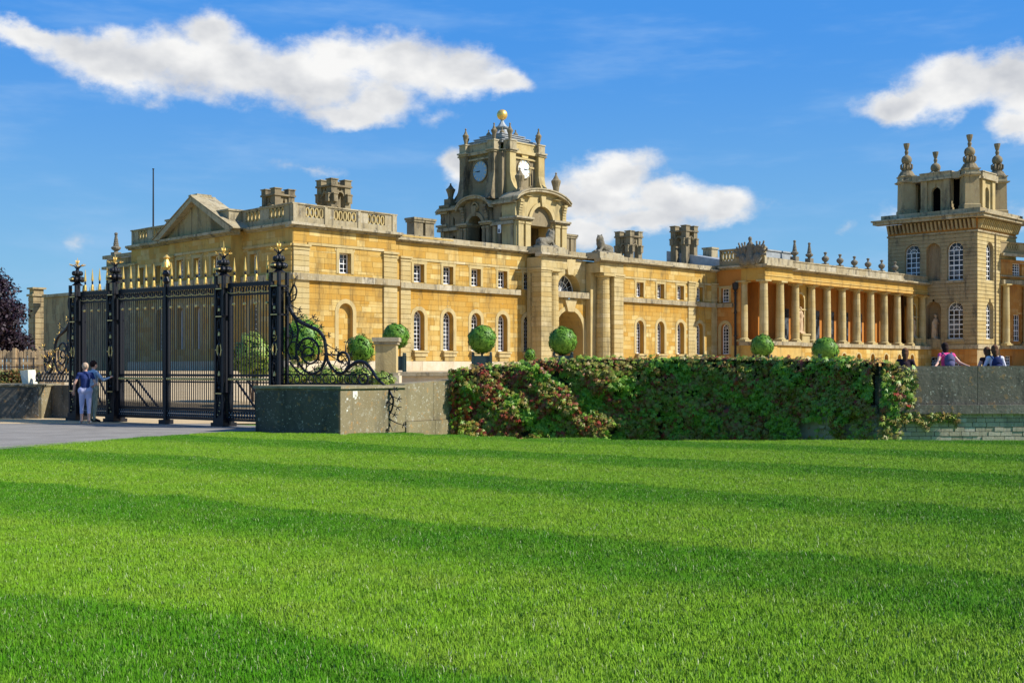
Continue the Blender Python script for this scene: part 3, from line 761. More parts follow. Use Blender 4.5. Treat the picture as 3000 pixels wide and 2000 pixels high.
# flagpole
xp = 9.0; yp_ = sB(449, xp)
mb = MB(); mb.lathe([(.09, 10.5), (.085, 14), (.06, zz(xp, yp_, 497)), (.1, zz(xp, yp_, 496)), (.1, zz(xp, yp_, 494))], xp, yp_, 8)
solo('flagpole', 'tall bare dark flagpole rising behind the pavilion roof', 'flagpole', mb, 'pipe', (xp, yp_, 10.5), PAL)

# ================================================================ long wing
wing = thing('palace_wing', 'long two storey golden wing with white sash windows beside the pavilion', 'building', (29, 4, GZ), PAL)
WY = .5; AW = FA(WY); WE = 49.71
upL = [(11.05 + 2.925 * k, 12.08 + 2.925 * k, 7.92, 9.27, False) for k in range(5)]
loL = [(11.05 + 2.925 * k, 12.10 + 2.925 * k, 2.88, 5.84, True) for k in range(5)]
upR = [(37.25 + 3.03 * k, 38.28 + 3.03 * k, 7.95, 9.27, False) for k in range(4)]
loR = [(37.25 + 3.03 * k, 38.32 + 3.03 * k, 2.88, 5.85, True) for k in range(4)]
GC = 28.22     # centre of the gateway
gate_ops = [(GC - 1.75, GC + 1.75, 1.3, 6.45, True)]
wl = MB(); ops = upL + loL + upR + loR
backing(wl, AW, 8.96, 23.6, 1.0, 10.8, upL[:5] + loL[:5], tone=-.3); backing(wl, AW, 32.9, WE, 1.0, 10.8, upR + loR, tone=-.3)
for op in ops: reveal(wl, AW, op, .5, tone=-.9)  # reveals toned darker: jamb shade put into the stone colour
wl.box(9.0, WE + 6, 1.2, 11.0, 10.3, 10.78)
wall = part(wing, 'wall', wl, 'gold')
UL, LL = upL, loL
blocks(wing, wall, AW, 10.75, 22.95, 7.85, 9.5, UL, limit=40); blocks(wing, wall, AW, 10.75, 23.0, 2.1, 7.4, LL, limit=110, tf=OR)
blocks(wing, wall, AW, 9.0, 23.4, 9.72, 10.78, [], course=.5, limit=30, wmin=.9, wmax=1.8)
blocks(wing, wall, AW, 33.5, WE - .9, 7.85, 9.5, upR, limit=30); blocks(wing, wall, AW, 33.5, WE - .9, 2.1, 7.4, loR, limit=70, tf=OR)
blocks(wing, wall, AW, 33.5, WE, 9.72, 10.78, [], course=.5, limit=20, wmin=.9, wmax=1.8)
for x0, x1 in ((9.75, 10.7), (22.0, 22.4)):
    if x0 < 20: pilaster(wing, AW, x0, x1, 2.0, 9.75, .12, cap_z=.36)
xa, xb = sA(2017, .4), sA(2037, .4); pilaster(wing, AW, xa, xb, 2.0, 9.75, .12, cap_z=.36)
pilaster(wing, AW, WE - .95, WE - .1, 2.0, 9.75, .12, cap_z=.36)
band(wing, AW, 9.65, 22.2, 7.42, 7.83, .27, seed=8); band(wing, AW, 33.45, WE - .6, 7.42, 7.83, .27, seed=12)
band(wing, AW, 8.97, 23.5, 9.52, 9.70, .08, 'architrave', 'pale'); band(wing, AW, 33.0, WE, 9.52, 9.70, .08, 'architrave', 'pale')
for a, b in ((9.0, 23.0), (33.2, WE - .1)):
    cornice(wing, AW, a, b, 10.8, 11.06, .42, seed=int(a), seg=1.1); band(wing, AW, a, b, 11.06, 11.38, .18, 'blocking_course', 'cornice', int(a) + 4, 1.3, d0=-.4)
for i, op in enumerate(upL + upR): window(wing, AW, op, .40, 3, 4, .04); surround_rect(wing, AW, op, .22, .06, 9.52)
for i, op in enumerate(loL + loR):
    window(wing, AW, op, .44, 3, 8, .04); surround_arch(wing, AW, op, .30, .06)
    mb = MB(); s0, s1 = op[0] - .06, op[1] + .14
    mb.fbox(AW, s0 - .08, s1 + .08, .01, .34, 2.70, 2.84, .2); mb.fbox(AW, s0, s1, .008, .26, 2.42, 2.70, .2); mb.fbox(AW, s0 + .12, s1 - .12, .006, .18, 2.08, 2.42, -.6)
    part(wing, 'window_sill', mb, 'pale')
mb = MB()
for a, b in ((8.97, 22.9), (33.5, WE)):
    x = a
    while x < b: e = min(b, x + random.uniform(.9, 1.7)); mb.fbox(AW, x + .004, e - .004, -.02, .32 + random.uniform(-.01, .01), 1.0, 2.06, random.gauss(0, .3)); x = e
part(wing, 'plinth', mb, 'white_stone')
mb = MB()      # lead roof behind the blocking course
for k in range(44):
    x = 9.3 + k * .98
    if 24.5 < x < 32: continue
    mb.hexa([(x, 1.3, 11.0), (x + .95, 1.3, 11.0), (x + .95, 6, 11.75), (x, 6, 11.75), (x, 1.3, 11.06), (x + .95, 1.3, 11.06), (x + .95, 6, 11.81), (x, 6, 11.81)], random.gauss(0, .3))
part(wing, 'roof', mb, 'lead')
def twin_stack(px0, px1, yt, yl, t):
    a, b = sA(px0, yl), sA(px1, yl); z1 = zz(a, yl, yt); mb = MB(); w = (b - a) * .44
    for x in (a, b - w):
        mb.box(x, x + w, yl, yl + w, 10.6, z1 - .35, .1); mb.box(x - .08, x + w + .08, yl - .08, yl + w + .08, z1 - .35, z1 - .18, .2); mb.box(x - .14, x + w + .14, yl - .14, yl + w + .14, z1 - .17, z1, .3)
    mb.box(a + w + .16, b - w - .16, yl + .2, yl + w - .2, 10.6, z1 - .4)
    part(t, 'chimney', mb, 'sooty')
twin_stack(1214, 1272, 636, 4.0, wing); twin_stack(1652, 1688, 684, 4.0, wing)
chimney_tower(wing, 1842, 78, 679, 5.5, 10.8, 716); chimney_tower(wing, 2004, 78, 663, 5.5, 10.8, 695)

# ================================================================ gateway portico
gw = thing('gateway', 'stone gateway with banded columns and tall archway in the middle of the wing', 'building', (GC, 1, GZ), PAL)
GY = -1.2; AG = FA(GY); g0, g1 = 23.06, 33.40; bw = 3.1
AC = FA(.45)
ops = [(GC - 1.72, GC + 1.72, 1.2, 6.45, True), (GC - 1.62, GC + 1.62, 7.98, 9.5, True)]
lun = (GC - 1.5, GC + 1.5, 8.0, 9.5, True)
wl = MB(); backing(wl, AC, g0 + .3, g1 - .3, 1.0, 10.7, [ops[0], lun], tone=-.2)
reveal(wl, AC, ops[0], 8.5, tone=-.8); reveal(wl, AC, lun, 1.1, tone=-.3)
for sgn, a in ((1, g0), (-1, g1)):        # the two projecting blocks (entablature and piers behind the columns)
    x0, x1 = sorted((a, a + sgn * bw))
    wl.fbox(AG, x0, x1, -1.6, -1.05, 1.0, 9.65)        # wall behind columns
    wl.fbox(AG, x0, x1, -1.62, 0.0, 9.66, 10.49, .25)
wl.box(g0, g1, 1.8, 2.0, 1, 6) if False else None
wall = part(gw, 'wall', wl, 'pale')
for sgn, a in ((1, g0), (-1, g1)):
    x0, x1 = sorted((a, a + sgn * 1.22))
    mb = MB(); n = 19; h = (9.3 - 1.7) / n
    mb.fbox(AG, x0 + .03, x1 - .03, -1.2, -.03, 1.2, 9.3, -.2)
    for k in range(n): mb.fbox(AG, x0, x1, -1.2, .0, 1.7 + k * h + .025, 1.7 + (k + 1) * h - .025, random.gauss(.1, .3))
    mb.fbox(AG, x0 - .06, x1 + .06, -1.25, .05, 9.3, 9.45, .1); mb.fbox(AG, x0 - .12, x1 + .12, -1.3, .12, 9.46, 9.64, .3)
    part(gw, 'pier', mb, 'pale')
    column(gw, a + sgn * 1.93, GY + .66, 1.6, 9.62, .62, True)
    xs0, xs1 = sorted((a, a + sgn * bw))
    cornice(gw, AG, xs0 - .0, xs1, 10.5, 10.82, .45, seed=int(a), e0=.42, e1=.42, seg=.9)
    mb = MB(); x0, x1 = xs0, xs1
    mb.box(x0 - .05, x1 + .05, GY - .02, GY + 2.2, 10.82, 11.28, .2); mb.box(x0 + .1, x1 - .1, GY + .12, GY + 2.1, 11.28, 11.42, .3)
    part(gw, 'attic_block', mb, 'cornice')
    blocks(gw, wall, FA(-1.2), xs0 + .02, xs1 - .02, 9.7, 10.46, [], course=.4, limit=6, matn='pale', proud=.012)
cornice(gw, AC, g0 + bw + .1, g1 - bw - .1, 10.75, 11.05, .4, seg=1.0); band(gw, AC, g0 + bw + .1, g1 - bw - .1, 11.05, 11.38, .15, 'blocking_course', seed=5, d0=-.4)
blocks(gw, wall, AC, g0 + bw, g1 - bw, 2.0, 7.3, [ops[0]], limit=30, tf=lambda z: -.3); blocks(gw, wall, AC, g0 + bw, g1 - bw, 8.0, 10.7, [lun], limit=20, matn='pale')
surround_arch(gw, AC, ops[0], .35, .08, 1.2)
mb = MB(); mb.fquad(AC, [(GC - .35, 6.3), (GC + .35, 6.3), (GC + .75, 7.35), (GC - .75, 7.35)], 0, .25, .5); part(gw, 'keystone', mb, 'pale')
mb = MB(); mb.fquad(AC, [(GC - .3, 9.4), (GC + .3, 9.4), (GC + .6, 10.7), (GC - .6, 10.7)], 0, .22, .4); part(gw, 'keystone', mb, 'pale')
band(gw, AC, g0 + bw - .2, g1 - bw + .2, 7.45, 7.95, .5, 'ledge')
mb = MB(); F = AC; c = GC
mb.archband(F, lun[0] + .08, lun[1] - .08, 8.02, 9.42, .08, -.98, -.9, 14, leg=False); mb.fbox(F, lun[0], lun[1], -.98, -.9, 8.0, 8.1)
mb.archband(F, c - .8, c + .8, 8.02, 8.82, .05, -.98, -.92, 12, leg=False)
for k in range(1, 8):
    a = math.pi * k / 8; mb.fquad(F, [(c - .025, 8.05), (c + .025, 8.05), (c + .025 - 1.4 * math.cos(a), 8.05 + 1.38 * math.sin(a)), (c - .025 - 1.4 * math.cos(a), 8.05 + 1.38 * math.sin(a))], -.98, -.93)
lw_ = part(gw, 'lunette_window', mb, 'white')
mb = MB(); mb.add([F(c - 1.5 * math.cos(math.pi * k / 14), -.95, 8.0 + 1.5 * math.sin(math.pi * k / 14)) for k in range(15)], [tuple(range(15))]); part(gw, 'pane', mb, 'glass', lw_)
# deep passage end, dark
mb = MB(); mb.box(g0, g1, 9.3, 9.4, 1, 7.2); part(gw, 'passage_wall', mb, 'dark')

# ================================================================ clock tower
TX, TY = 28.22, 8.45
ct = thing('clock_tower', 'baroque stone clock tower with golden ball rising above the wing', 'clock tower', (TX, TY, 10.5), PAL)
hx, hy = 3.3, 4.85
S = .94; TS = 'sooty'  # sooty stone; shade of the tower's unlit sides is also in its colour
zL = zz(TX, TY - hy, 642)      # lower cornice level (springing)
mb = MB(); 
aF = FA(TY - hy); bF = FB(TX - hx)
# core
mb.box(TX - 2.6, TX + 2.6, TY - 2.6, TY + 2.6, 15.75, 17.2, -.1)
for sx in (-1, 1):
    for sy in (-1, 1): mb.box(TX + sx * 2.2 - .5, TX + sx * 2.2 + .5, TY + sy * 2.2 - .5, TY + sy * 2.2 + .5, 10.5, 15.75, -.1)

core = part(ct, 'tower_body', mb, TS)
# four arched porticoes, one to each side: piers, arch, segmental pediment
def portico(F, c, hw, pz, arch_r, ztop, deep, seed, openw=True, mt=TS, pilw=1.15):
    rnd = random.Random(seed); z0 = 10.5; sp = pz
    mb = MB()
    for sgn in (-1, 1):
        a, b = sorted((c + sgn * hw, c + sgn * arch_r))
        mb.fbox(F, a, b, -deep, 0, z0, pz, rnd.gauss(0, .2))
        # cluster of pilaster strips
        for q in range(2):
            w = (hw - arch_r) / 2.3
            s = c + sgn * (hw - w * .55 - q * w * 1.12)
            mb.fbox(F, s - w * .38, s + w * .38, .0, .16, z0, pz - .3, .2); mb.fbox(F, s - w * .45, s + w * .45, .002, .22, pz - .3, pz - .12, .3)
    ops = [(c - arch_r, c + arch_r, z0, sp + arch_r, True)]
    zc = cuts(pz + .3, ztop - .35, 99, ops, True)
    R2 = None
    def outer(z):   # curved (segmental) outline of the gable
        u = (z - pz - .3) / (ztop - pz - .3); return (hw + .05) * math.sqrt(max(.0, 1 - (max(0, u - .25) / .75) ** 2))
    for p, q in zip(zc, zc[1:]):
        w0, w1 = outer(p), outer(q); lo = hspan(ops[0], p) if p < ops[0][3] - .01 else None; hi = hspan(ops[0], q) if q < ops[0][3] + .01 else None
        if lo:
            hi = hi or (c, c)
            mb.fquad(F, [(c - w0, p), (lo[0], p), (hi[0], q), (c - w1, q)], -deep, -.06, .15); mb.fquad(F, [(lo[1], p), (c + w0, p), (c + w1, q), (hi[1], q)], -deep, -.06, .15)
        else: mb.fquad(F, [(c - w0, p), (c + w0, p), (c + w1, q), (c - w1, q)], -deep, -.06, .1)
    pr = part(ct, 'portico', mb, mt)
    mb = MB(); mb.archband(F, c - arch_r, c + arch_r, sp, sp + arch_r, .32, -.05, .1, 14, .4, leg=False)
    mb.fquad(F, [(c - .18, sp + arch_r - .05), (c + .18, sp + arch_r - .05), (c + .3, sp + arch_r + .85), (c - .3, sp + arch_r + .85)], 0, .24, .3)
    part(ct, 'arch', mb, 'pale' if mt != TS else mt)
    for sgn in (-1, 1):     # pier cornices
        a, b = sorted((c + sgn * (hw + .28), c + sgn * (arch_r - .12)))
        mb = MB(); mb.fbox(F, a + .1, b, -deep - .02, .22, pz, pz + .14, -.3); mb.fbox(F, a, b, -deep - .04, .36, pz + .14, pz + .3, .3)
        part(ct, 'pier_cornice', mb, 'cornice')
        # console bracket beside the arch
        mb = MB(); s = c + sgn * (hw - .42)
        for k in range(6):
            u = k / 5; mb.fbox(F, s - .2, s + .2, .0, .12 + .25 * u ** 1.5, pz + .35 + u * 1.15, pz + .35 + (k + 1) / 5 * 1.15 - .02, .1)
        part(ct, 'console', mb, mt)
    # curved hood
    mb = MB(); n = 16; pts = []
    for k in range(n + 1):
        u = 1.0 * k / n; x = -1 + 2 * u
        pts.append((c + x * (hw + .25), ztop - .35 - 1.5 * (1 - math.sqrt(max(0, 1 - (abs(x) * .93) ** 2.2)))))
    for k in range(n):
        (a, za), (b, zb) = pts[k], pts[k + 1]
        mb.fquad(F, [(a, za), (b, zb), (b, zb + .22), (a, za + .22)], -deep - .1, .42, rnd.gauss(.1, .3)); mb.fquad(F, [(a, za + .2), (b, zb + .2), (b, zb + .3), (a, za + .3)], -deep - .1, .5, .3)
    part(ct, 'curved_pediment', mb, 'cornice')
    return pr
aw = TX - sA(1555, TY - hy)
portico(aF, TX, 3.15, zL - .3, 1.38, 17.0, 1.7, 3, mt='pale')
portico(FD(TY + hy), TX, 3.0, zL - .3, .9, 16.6, 1.0, 4)
# shaded side towards the pavilion: lower, flanked by wings with small openings
bz = zz(TX - hx, TY, 662)
bz = 13.9
portico(bF, TY, 1.9, bz, .9, 16.6, 1.4, 5, mt=TS)
portico(FC(TX + hx), TY, 1.9, bz, .9, 16.6, 1.4, 6, mt=TS)
for sgn in (-1, 1):
    yc0, yc1 = sorted((TY + sgn * 2.0, TY + sgn * (hy - .25)))
    op = [((yc0 + yc1) / 2 - .42, (yc0 + yc1) / 2 + .42, 14.25, 15.05, True), ((yc0 + yc1) / 2 - .45, (yc0 + yc1) / 2 + .45, 10.5, 13.3, False)]
    mb = MB(); F = FB(TX - hx + .25); backing(mb, F, yc0, yc1, 10.5, 15.6, op); 
    for o_ in op: reveal(mb, F, o_, .5)
    mb.fbox(F, yc0, yc1, -.9, -.5, 10.5, 15.6)
    part(ct, 'side_wall', mb, TS)
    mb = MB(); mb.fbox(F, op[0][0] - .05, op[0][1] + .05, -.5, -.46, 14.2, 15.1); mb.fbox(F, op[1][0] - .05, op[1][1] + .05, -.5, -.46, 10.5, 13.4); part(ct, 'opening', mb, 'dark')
    mb = MB(); mb.fbox(F, yc0 - .05, yc1 + .25 * (sgn > 0) + .1, -.6, .32, 13.75, 14.02, .2); mb.fbox(F, yc0 - .05, yc1 + .3, -.6, .42, 15.55, 15.75, .2); mb.fbox(F, yc0, yc1 + .1, -.6, .15, 15.75, 15.95)
    part(ct, 'side_cornice', mb, 'cornice'); mb = MB()
    mb.fbox(F, yc0 + .05, yc0 + .4, .0, .2, 10.5, 13.7, .2); mb.fbox(F, yc1 - .45, yc1 - .1, .0, .2, 10.5, 13.7, .2)
    part(ct, 'side_pilasters', mb, 'tower', kind='stuff')
# end walls of the lower stage (left end faces away), stone base under scrolls
mb = MB()
for sy in (-1, 1):
    yy = TY + sy * (hy - .3); mb.box(TX - hx + .26, TX + hx - .26, min(yy, yy - sy * 1.4), max(yy, yy - sy * 1.4), 13.8 if sy < 0 else 10.5, 15.95)
    for sx in (-1, 1):
        x0, x1 = sorted((TX + sx * (hx - .2), TX + sx * (hx - 1.5))); q0, q1 = sorted((yy, yy - sy * 1.0)); mb.box(x0, x1, q0, q1, 10.5, 15.9, .1)
        mb.box(x0 - .2, x1 + .2, q0 - .2, q1 + .2, 15.9, 16.12, .3)
part(ct, 'lower_stage', mb, TS)
for q in (-2.55, 2.55):
    mb = MB(); mb.ring(bF, TY + q * .0 + (0 if q < 0 else 0), 15.55, .30, .30, .12, -.05, .12, 20) if q < 0 else None
    if mb.f: part(ct, 'round_window', mb, 'tower')
mb = MB(); mb.fbox(lambda s, d, z: (TX - 1.2 - d, s, z), TY - 2.2, TY + 2.2, 0, .06, 10.5, 15.7); part(ct, 'dark_inner_panel', mb, 'dark')  # dark panel added so the arch reads as shaded inside
# upper stage: square with paired corner piers that flare down as scrolls
UH = 3.1; zb_, zt_ = 16.0, 20.17
mb = MB(); h2 = UH - .42
mb.box(TX - h2, TX + h2, TY - h2, TY + h2, zb_, zt_, .1)
part(ct, 'upper_stage', mb, TS)
kk = 0
for sx in (-1, 1):
    for sy in (-1, 1):
        for ax in (0, 1):
            mb = MB(); w = .72; off = UH - .36
            # pier centre; flare along its outward axis
            if ax == 0: cxp, cyp, ox, oy = TX + sx * (off + .02), TY + sy * (off - .95), sx, 0
            else: cxp, cyp, ox, oy = TX + sx * (off - .95), TY + sy * (off + .02), 0, sy
            prof = [(20.17, .36), (18.4, .36), (17.7, .5), (17.1, .85 if ax else .6), (16.6, 1.4 if ax else .7), (16.3, 1.95 if ax else .85), (16.12, 2.5 if ax else 1.0)]
            for (za, ea), (zb2, eb) in zip(prof, prof[1:]):
                for s_in in (0,):
                    def cr(z, e):
                        if ax == 0:
                            xs = (cxp - sx * .36, cxp + sx * e); return [(xs[0], cyp - w / 2, z), (xs[1], cyp - w / 2, z), (xs[1], cyp + w / 2, z), (xs[0], cyp + w / 2, z)]
                        ys = (cyp - sy * .36, cyp + sy * e); return [(cxp - w / 2, ys[0], z), (cxp - w / 2, ys[1], z), (cxp + w / 2, ys[1], z), (cxp + w / 2, ys[0], z)]
                    lo, hi = cr(zb2, eb), cr(za, ea); mb.hexa(lo + hi, random.gauss(.05, .15))
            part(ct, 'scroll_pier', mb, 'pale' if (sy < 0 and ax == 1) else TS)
            mb = MB()
            mb.box(cxp - .45, cxp + .45, cyp - .45, cyp + .45, zt_, zt_ + .16, -.2); mb.box(cxp - .56, cxp + .56, cyp - .56, cyp + .56, zt_ + .16, zt_ + .3, .4); mb.box(cxp - .4, cxp + .4, cyp - .4, cyp + .4, zt_ + .3, zt_ + .95, .1); mb.box(cxp - .45, cxp + .45, cyp - .45, cyp + .45, zt_ + .95, zt_ + 1.06, .3)
            part(ct, 'pier_cap', mb, 'cornice')
            mb = MB(); z = zt_ + 1.06
            mb.lathe([(.2, z), (.14, z + .1), (.17, z + .5), (.27, z + .75), (.28, z + .85), (.16, z + .98), (.08, z + 1.2), (.05, z + 1.3), (.09, z + 1.38), (.02, z + 1.5)], cxp, cyp, 10)
            part(ct, 'finial', mb, TS, smooth=False)
for F in (aF, bF, FC(0), FD(0)):
    pass
FU = {'a': FA(TY - h2), 'b': FB(TX - h2), 'c': FC(TX + h2), 'd': FD(TY + h2)}
for k, F in FU.items():
    c = TX if k in 'ad' else TY; mb = MB()
    mb.fbox(F, c - 1.55, c + 1.55, 0, .16, zt_ - .45, zt_ - .3, .2); mb.fbox(F, c - 1.55, c + 1.55, 0, .3, zt_ - .0, zt_ + .26, .3); mb.fbox(F, c - 1.55, c + 1.55, -.3, .1, zt_ + .26, zt_ + .9, .1); mb.fbox(F, c - 1.55, c + 1.55, -.3, .16, zt_ + .9, zt_ + 1.0, .3)
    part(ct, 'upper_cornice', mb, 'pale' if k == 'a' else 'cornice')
    if k in 'ab':
        zc = zz(TX, TY - h2, 496) if k == 'a' else zz(TX - h2, TY, 502)
        r = .80 if k == 'a' else .9
        mb = MB(); mb.ring(F, c, zc, r - .02, r - .02, .1, 0, .12, 32); cf = part(ct, 'clock_face', mb, 'gilt' if False else TS)
        mb = MB(); mb.add([F(c + r * math.cos(2 * math.pi * q / 32), .05, zc + r * math.sin(2 * math.pi * q / 32)) for q in range(32)], [tuple(range(32))])
        part(ct, 'dial', mb, 'clockwhite' if k == 'a' else 'clockblue', cf)
        mb = MB()
        for q in range(12):
            a = 2 * math.pi * q / 12; s, z = c + r * .8 * math.cos(a), zc + r * .8 * math.sin(a); u, v = math.cos(a), math.sin(a)
            mb.fquad(F, [(s - .1 * u + .03 * v, z - .1 * v - .03 * u), (s - .1 * u - .03 * v, z - .1 * v + .03 * u), (s + .1 * u - .03 * v, z + .1 * v + .03 * u), (s + .1 * u + .03 * v, z + .1 * v - .03 * u)], .055, .07)
        part(ct, 'numerals', mb, 'giltpaint', cf)
        for L, ang, wd in ((.45, R(-8), .05), (.68, R(-4) if k == 'a' else R(-2), .035)):
            mb = MB(); u, v = math.cos(ang), math.sin(ang)
            mb.fquad(F, [(c + wd * v, zc - wd * u), (c + L * r * u + .01 * v, zc + L * r * v), (c + L * r * u - .01 * v, zc + L * r * v + .02), (c - wd * v, zc + wd * u)], .075, .09)
            part(ct, 'clock_hand', mb, 'pipe', cf)
        if k == 'a':
            mb = MB(); mb.fquad(F, [(c - .35, zc + .95), (c + .35, zc + .95), (c + .42, zc + 1.35), (c - .42, zc + 1.35)], 0, .18); mb.ell(F(c - .25, .15, zc + 1.3), (.12,) * 3); mb.ell(F(c + .25, .15, zc + 1.3), (.12,) * 3); mb.ell(F(c, .15, zc + 1.4), (.14,) * 3)
            part(ct, 'gilt_cartouche', mb, 'giltpaint')
            mb = MB(); mb.fbox(F, c - .55, c - .15, .01, .03, zc - 1.35, zc - .8); mb.fbox(F, c + .75, c + 1.0, .01, .03, zc - 1.3, zc + .1); part(ct, 'opening', mb, 'dark')
            mb = MB(); mb.fbox(F, c + .68, c + .74, .0, .12, zc - 1.4, zc + .15, .3); mb.fbox(F, c + .6, c + 1.15, 0, .16, zc + .12, zc + .25, .4); part(ct, 'opening_frame', mb, 'pale')
# stepped lead roof with lantern and ball
mb = MB(); z = zt_ + .85
for s_, h in ((2.45, .2), (2.1, .2), (1.75, .2), (1.4, .2)):
    mb.box(TX - s_, TX + s_, TY - s_, TY + s_, z, z + h, random.gauss(.2, .2)); mb.box(TX - s_ - .07, TX + s_ + .07, TY - s_ - .07, TY + s_ + .07, z + h, z + h + .07, .4); z += h + .07
rf = part(ct, 'roof', mb, 'leadpale')
mb = MB(); mb.lathe([(1.2, z), (.95, z + .2), (.6, z + .5), (.5, z + .7), (.72, z + .74), (.74, z + .84), (.5, z + .88), (.3, z + 1.12), (.16, z + 1.35), (.14, z + 1.5), (.2, z + 1.54)], TX, TY, 8, ph=math.pi / 8); part(ct, 'lantern', mb, 'lead', rf)
for a in range(4):
    an = math.pi / 4 + a * math.pi / 2; mb = MB(); x, y = TX + 1.2 * math.cos(an), TY + 1.2 * math.sin(an)
    mb.lathe([(.2, z - .3), (.15, z - .1), (.22, z + .15), (.23, z + .22), (.09, z + .4), (.05, z + .5), (.07, z + .55), (.02, z + .65)], x, y, 8); part(ct, 'finial', mb, TS)
mb = MB(); zb3 = zz(TX, TY, 337); mb.ell((TX, TY, zb3), (.475,) * 3, 32, 20); mb.lathe([(.12, z + 1.5), (.1, zb3 - .4)], TX, TY, 8)
part(ct, 'golden_ball', mb, 'gilt', smooth=True)
for (px, py, yl) in ((1312, 592, TY + hy - .8), (1523, 545, TY - hy + .5), (1629, 560, TY - hy + .5)):
    x = TX - hx + .8 if yl > TY else sA(px, yl)
    zt1 = zz(x, yl, py - 55); mb = MB(); zb4 = 16.0; s = 1.0
    mb.box(x - .42, x + .42, yl - .42, yl + .42, zb4, zb4 + .7, .1); k = zb4 + .7; H = zt1 - k
    mb.lathe([(.3, k), (.22, k + .1 * H), (.3, k + .35 * H), (.42, k + .55 * H), (.44, k + .62 * H), (.28, k + .7 * H), (.12, k + .85 * H), (.06, k + .9 * H), (.1, k + .94 * H), (.02, k + H)], x, yl, 10)
    part(ct, 'finial', mb, TS)
# drainpipe and small white window on the near corner of the lower stage
mb = MB(); mb.fbox(bF, TY - hy + 1.4, TY - hy + 1.72, .26, .34, 13.0, 13.7); wn = part(ct, 'window', mb, 'white')
mb = MB(); mb.fbox(bF, TY - hy + 1.46, TY - hy + 1.66, .345, .35, 13.05, 13.35); part(ct, 'pane', mb, 'glass', wn)

# ================================================================ colonnade
cn = thing('colonnade', 'long open colonnade of round stone columns between wing and corner tower', 'colonnade', (68, 0, GZ), PAL)
XP = WE; YP = -4.93; YC = -4.13; XT = 84.96
FBx = FB(XP); FAP = FA(YP); FAC = FA(YC)
opc = [(-.95, .0, 7.9, 9.25, False), (-.95, .0, 2.9, 5.85, True)]
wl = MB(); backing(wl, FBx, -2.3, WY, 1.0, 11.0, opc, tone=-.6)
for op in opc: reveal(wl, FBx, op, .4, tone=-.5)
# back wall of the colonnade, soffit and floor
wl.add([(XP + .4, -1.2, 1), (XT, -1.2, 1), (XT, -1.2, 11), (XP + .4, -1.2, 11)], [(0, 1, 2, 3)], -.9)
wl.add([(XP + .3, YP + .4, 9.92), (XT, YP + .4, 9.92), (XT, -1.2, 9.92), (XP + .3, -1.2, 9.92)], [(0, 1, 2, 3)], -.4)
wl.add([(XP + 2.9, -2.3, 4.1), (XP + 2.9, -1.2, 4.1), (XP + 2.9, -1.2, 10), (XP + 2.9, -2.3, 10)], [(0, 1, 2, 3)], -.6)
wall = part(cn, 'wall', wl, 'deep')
for k in range(9):     # piers and doorways on the back wall
    x = 59.4 + 3.02 * k
    mb = MB(); mb.box(x - 1.9, x - 1.2, -1.45, -1.19, 4.1, 9.9, random.gauss(0, .2)); part(cn, 'back_pilaster', mb, 'deep')
    mb = MB(); mb.box(x - .45, x + .45, -1.25, -1.19, 4.3, 7.6); part(cn, 'back_window', mb, 'glass')
window(cn, FBx, opc[0], .34, 3, 4); window(cn, FBx, opc[1], .34, 3, 8); surround_rect(cn, FBx, opc[0], .2, .06); surround_arch(cn, FBx, opc[1])
blocks(cn, wall, FBx, -2.2, WY - .05, 2.0, 9.4, opc, limit=30, matn='deep', proud=.014)
band(cn, FBx, -1.4, .4, 7.4, 7.8, .25)
# podium
ops = [(62.0 + 3.02 * k - .42, 62.0 + 3.02 * k + .42, 1.3, 3.1, True) for k in range(7)]
FP = FA(YC - .45); FPB = FA(YP - .75)
pd = MB(); backing(pd, FP, 55.2, XT, .8, 3.72, ops, tone=-.2)
for op in ops: reveal(pd, FP, op, .5, back=True, tone=-.7)
pd.box(XP - .1, 55.2, YP - .55, -1.2, .8, 3.72, .2); pd.box(XP - .3, XP + .95, YP - .75, YP + .4, .8, 3.6, .3)
pw = part(cn, 'podium', pd, 'gold'); blocks(cn, pw, FP, 55.3, XT - .1, 1.3, 3.65, ops, course=.45, limit=40)
for op in ops: surround_arch(cn, FP, op, .16, .05)
band(cn, FP, 55.2, XT + .2, 3.72, 4.08, .22, 'podium_cap', 'cornice', 4, d0=-3.2); band(cn, FA(YP - .55), XP - .1, 55.2, 3.72, 4.08, .22, 'podium_cap', 'cornice', 5, d0=-3.2)
band(cn, FB(XP - .1), YP - .7, -2.2, 3.72, 4.08, .2, 'podium_cap', 'cornice', 6)
ca = .42
for x, y in ((XP + .45, YP + .42), (XP + .45 + 2.83, YP + .42), (XP + .45, -2.25)): column(cn, x, y, 4.1, 9.9, ca)
c0 = sA(2329.7, YC + .4); c9 = sA(2701.7, YC + .4); st = (c9 - c0) / 9
for k in range(10): column(cn, c0 + k * st, YC + .4, 4.1, 9.9, ca)
for k in (0, 8):       # closed end bays with statue niches
    a, b = c0 + k * st + .3, c0 + (k + 1) * st - .3; m_ = (a + b) / 2
    op = (m_ - .68, m_ + .68, 4.9, 9.0 if k == 0 else 8.9, True); mb = MB(); F = FA(YC + .75)
    backing(mb, F, a - .3, b + .3, 4.1, 9.92, [op]); reveal(mb, F, op, .7, back=True, tone=-.5)
    part(cn, 'niche_wall', mb, 'gold'); surround_arch(cn, F, op, .16, .05)
    band(cn, F, a, b, 7.35, 7.5, .09, 'niche_band', 'pale')
    mb = MB(); mb.box(m_ - .7, m_ + .7, YC + .1, YC + 1.2, 4.1, 4.85); mb.box(m_ - .8, m_ + .8, YC + .0, YC + 1.3, 4.85, 5.0); part(cn, 'statue_plinth', mb, 'pale')
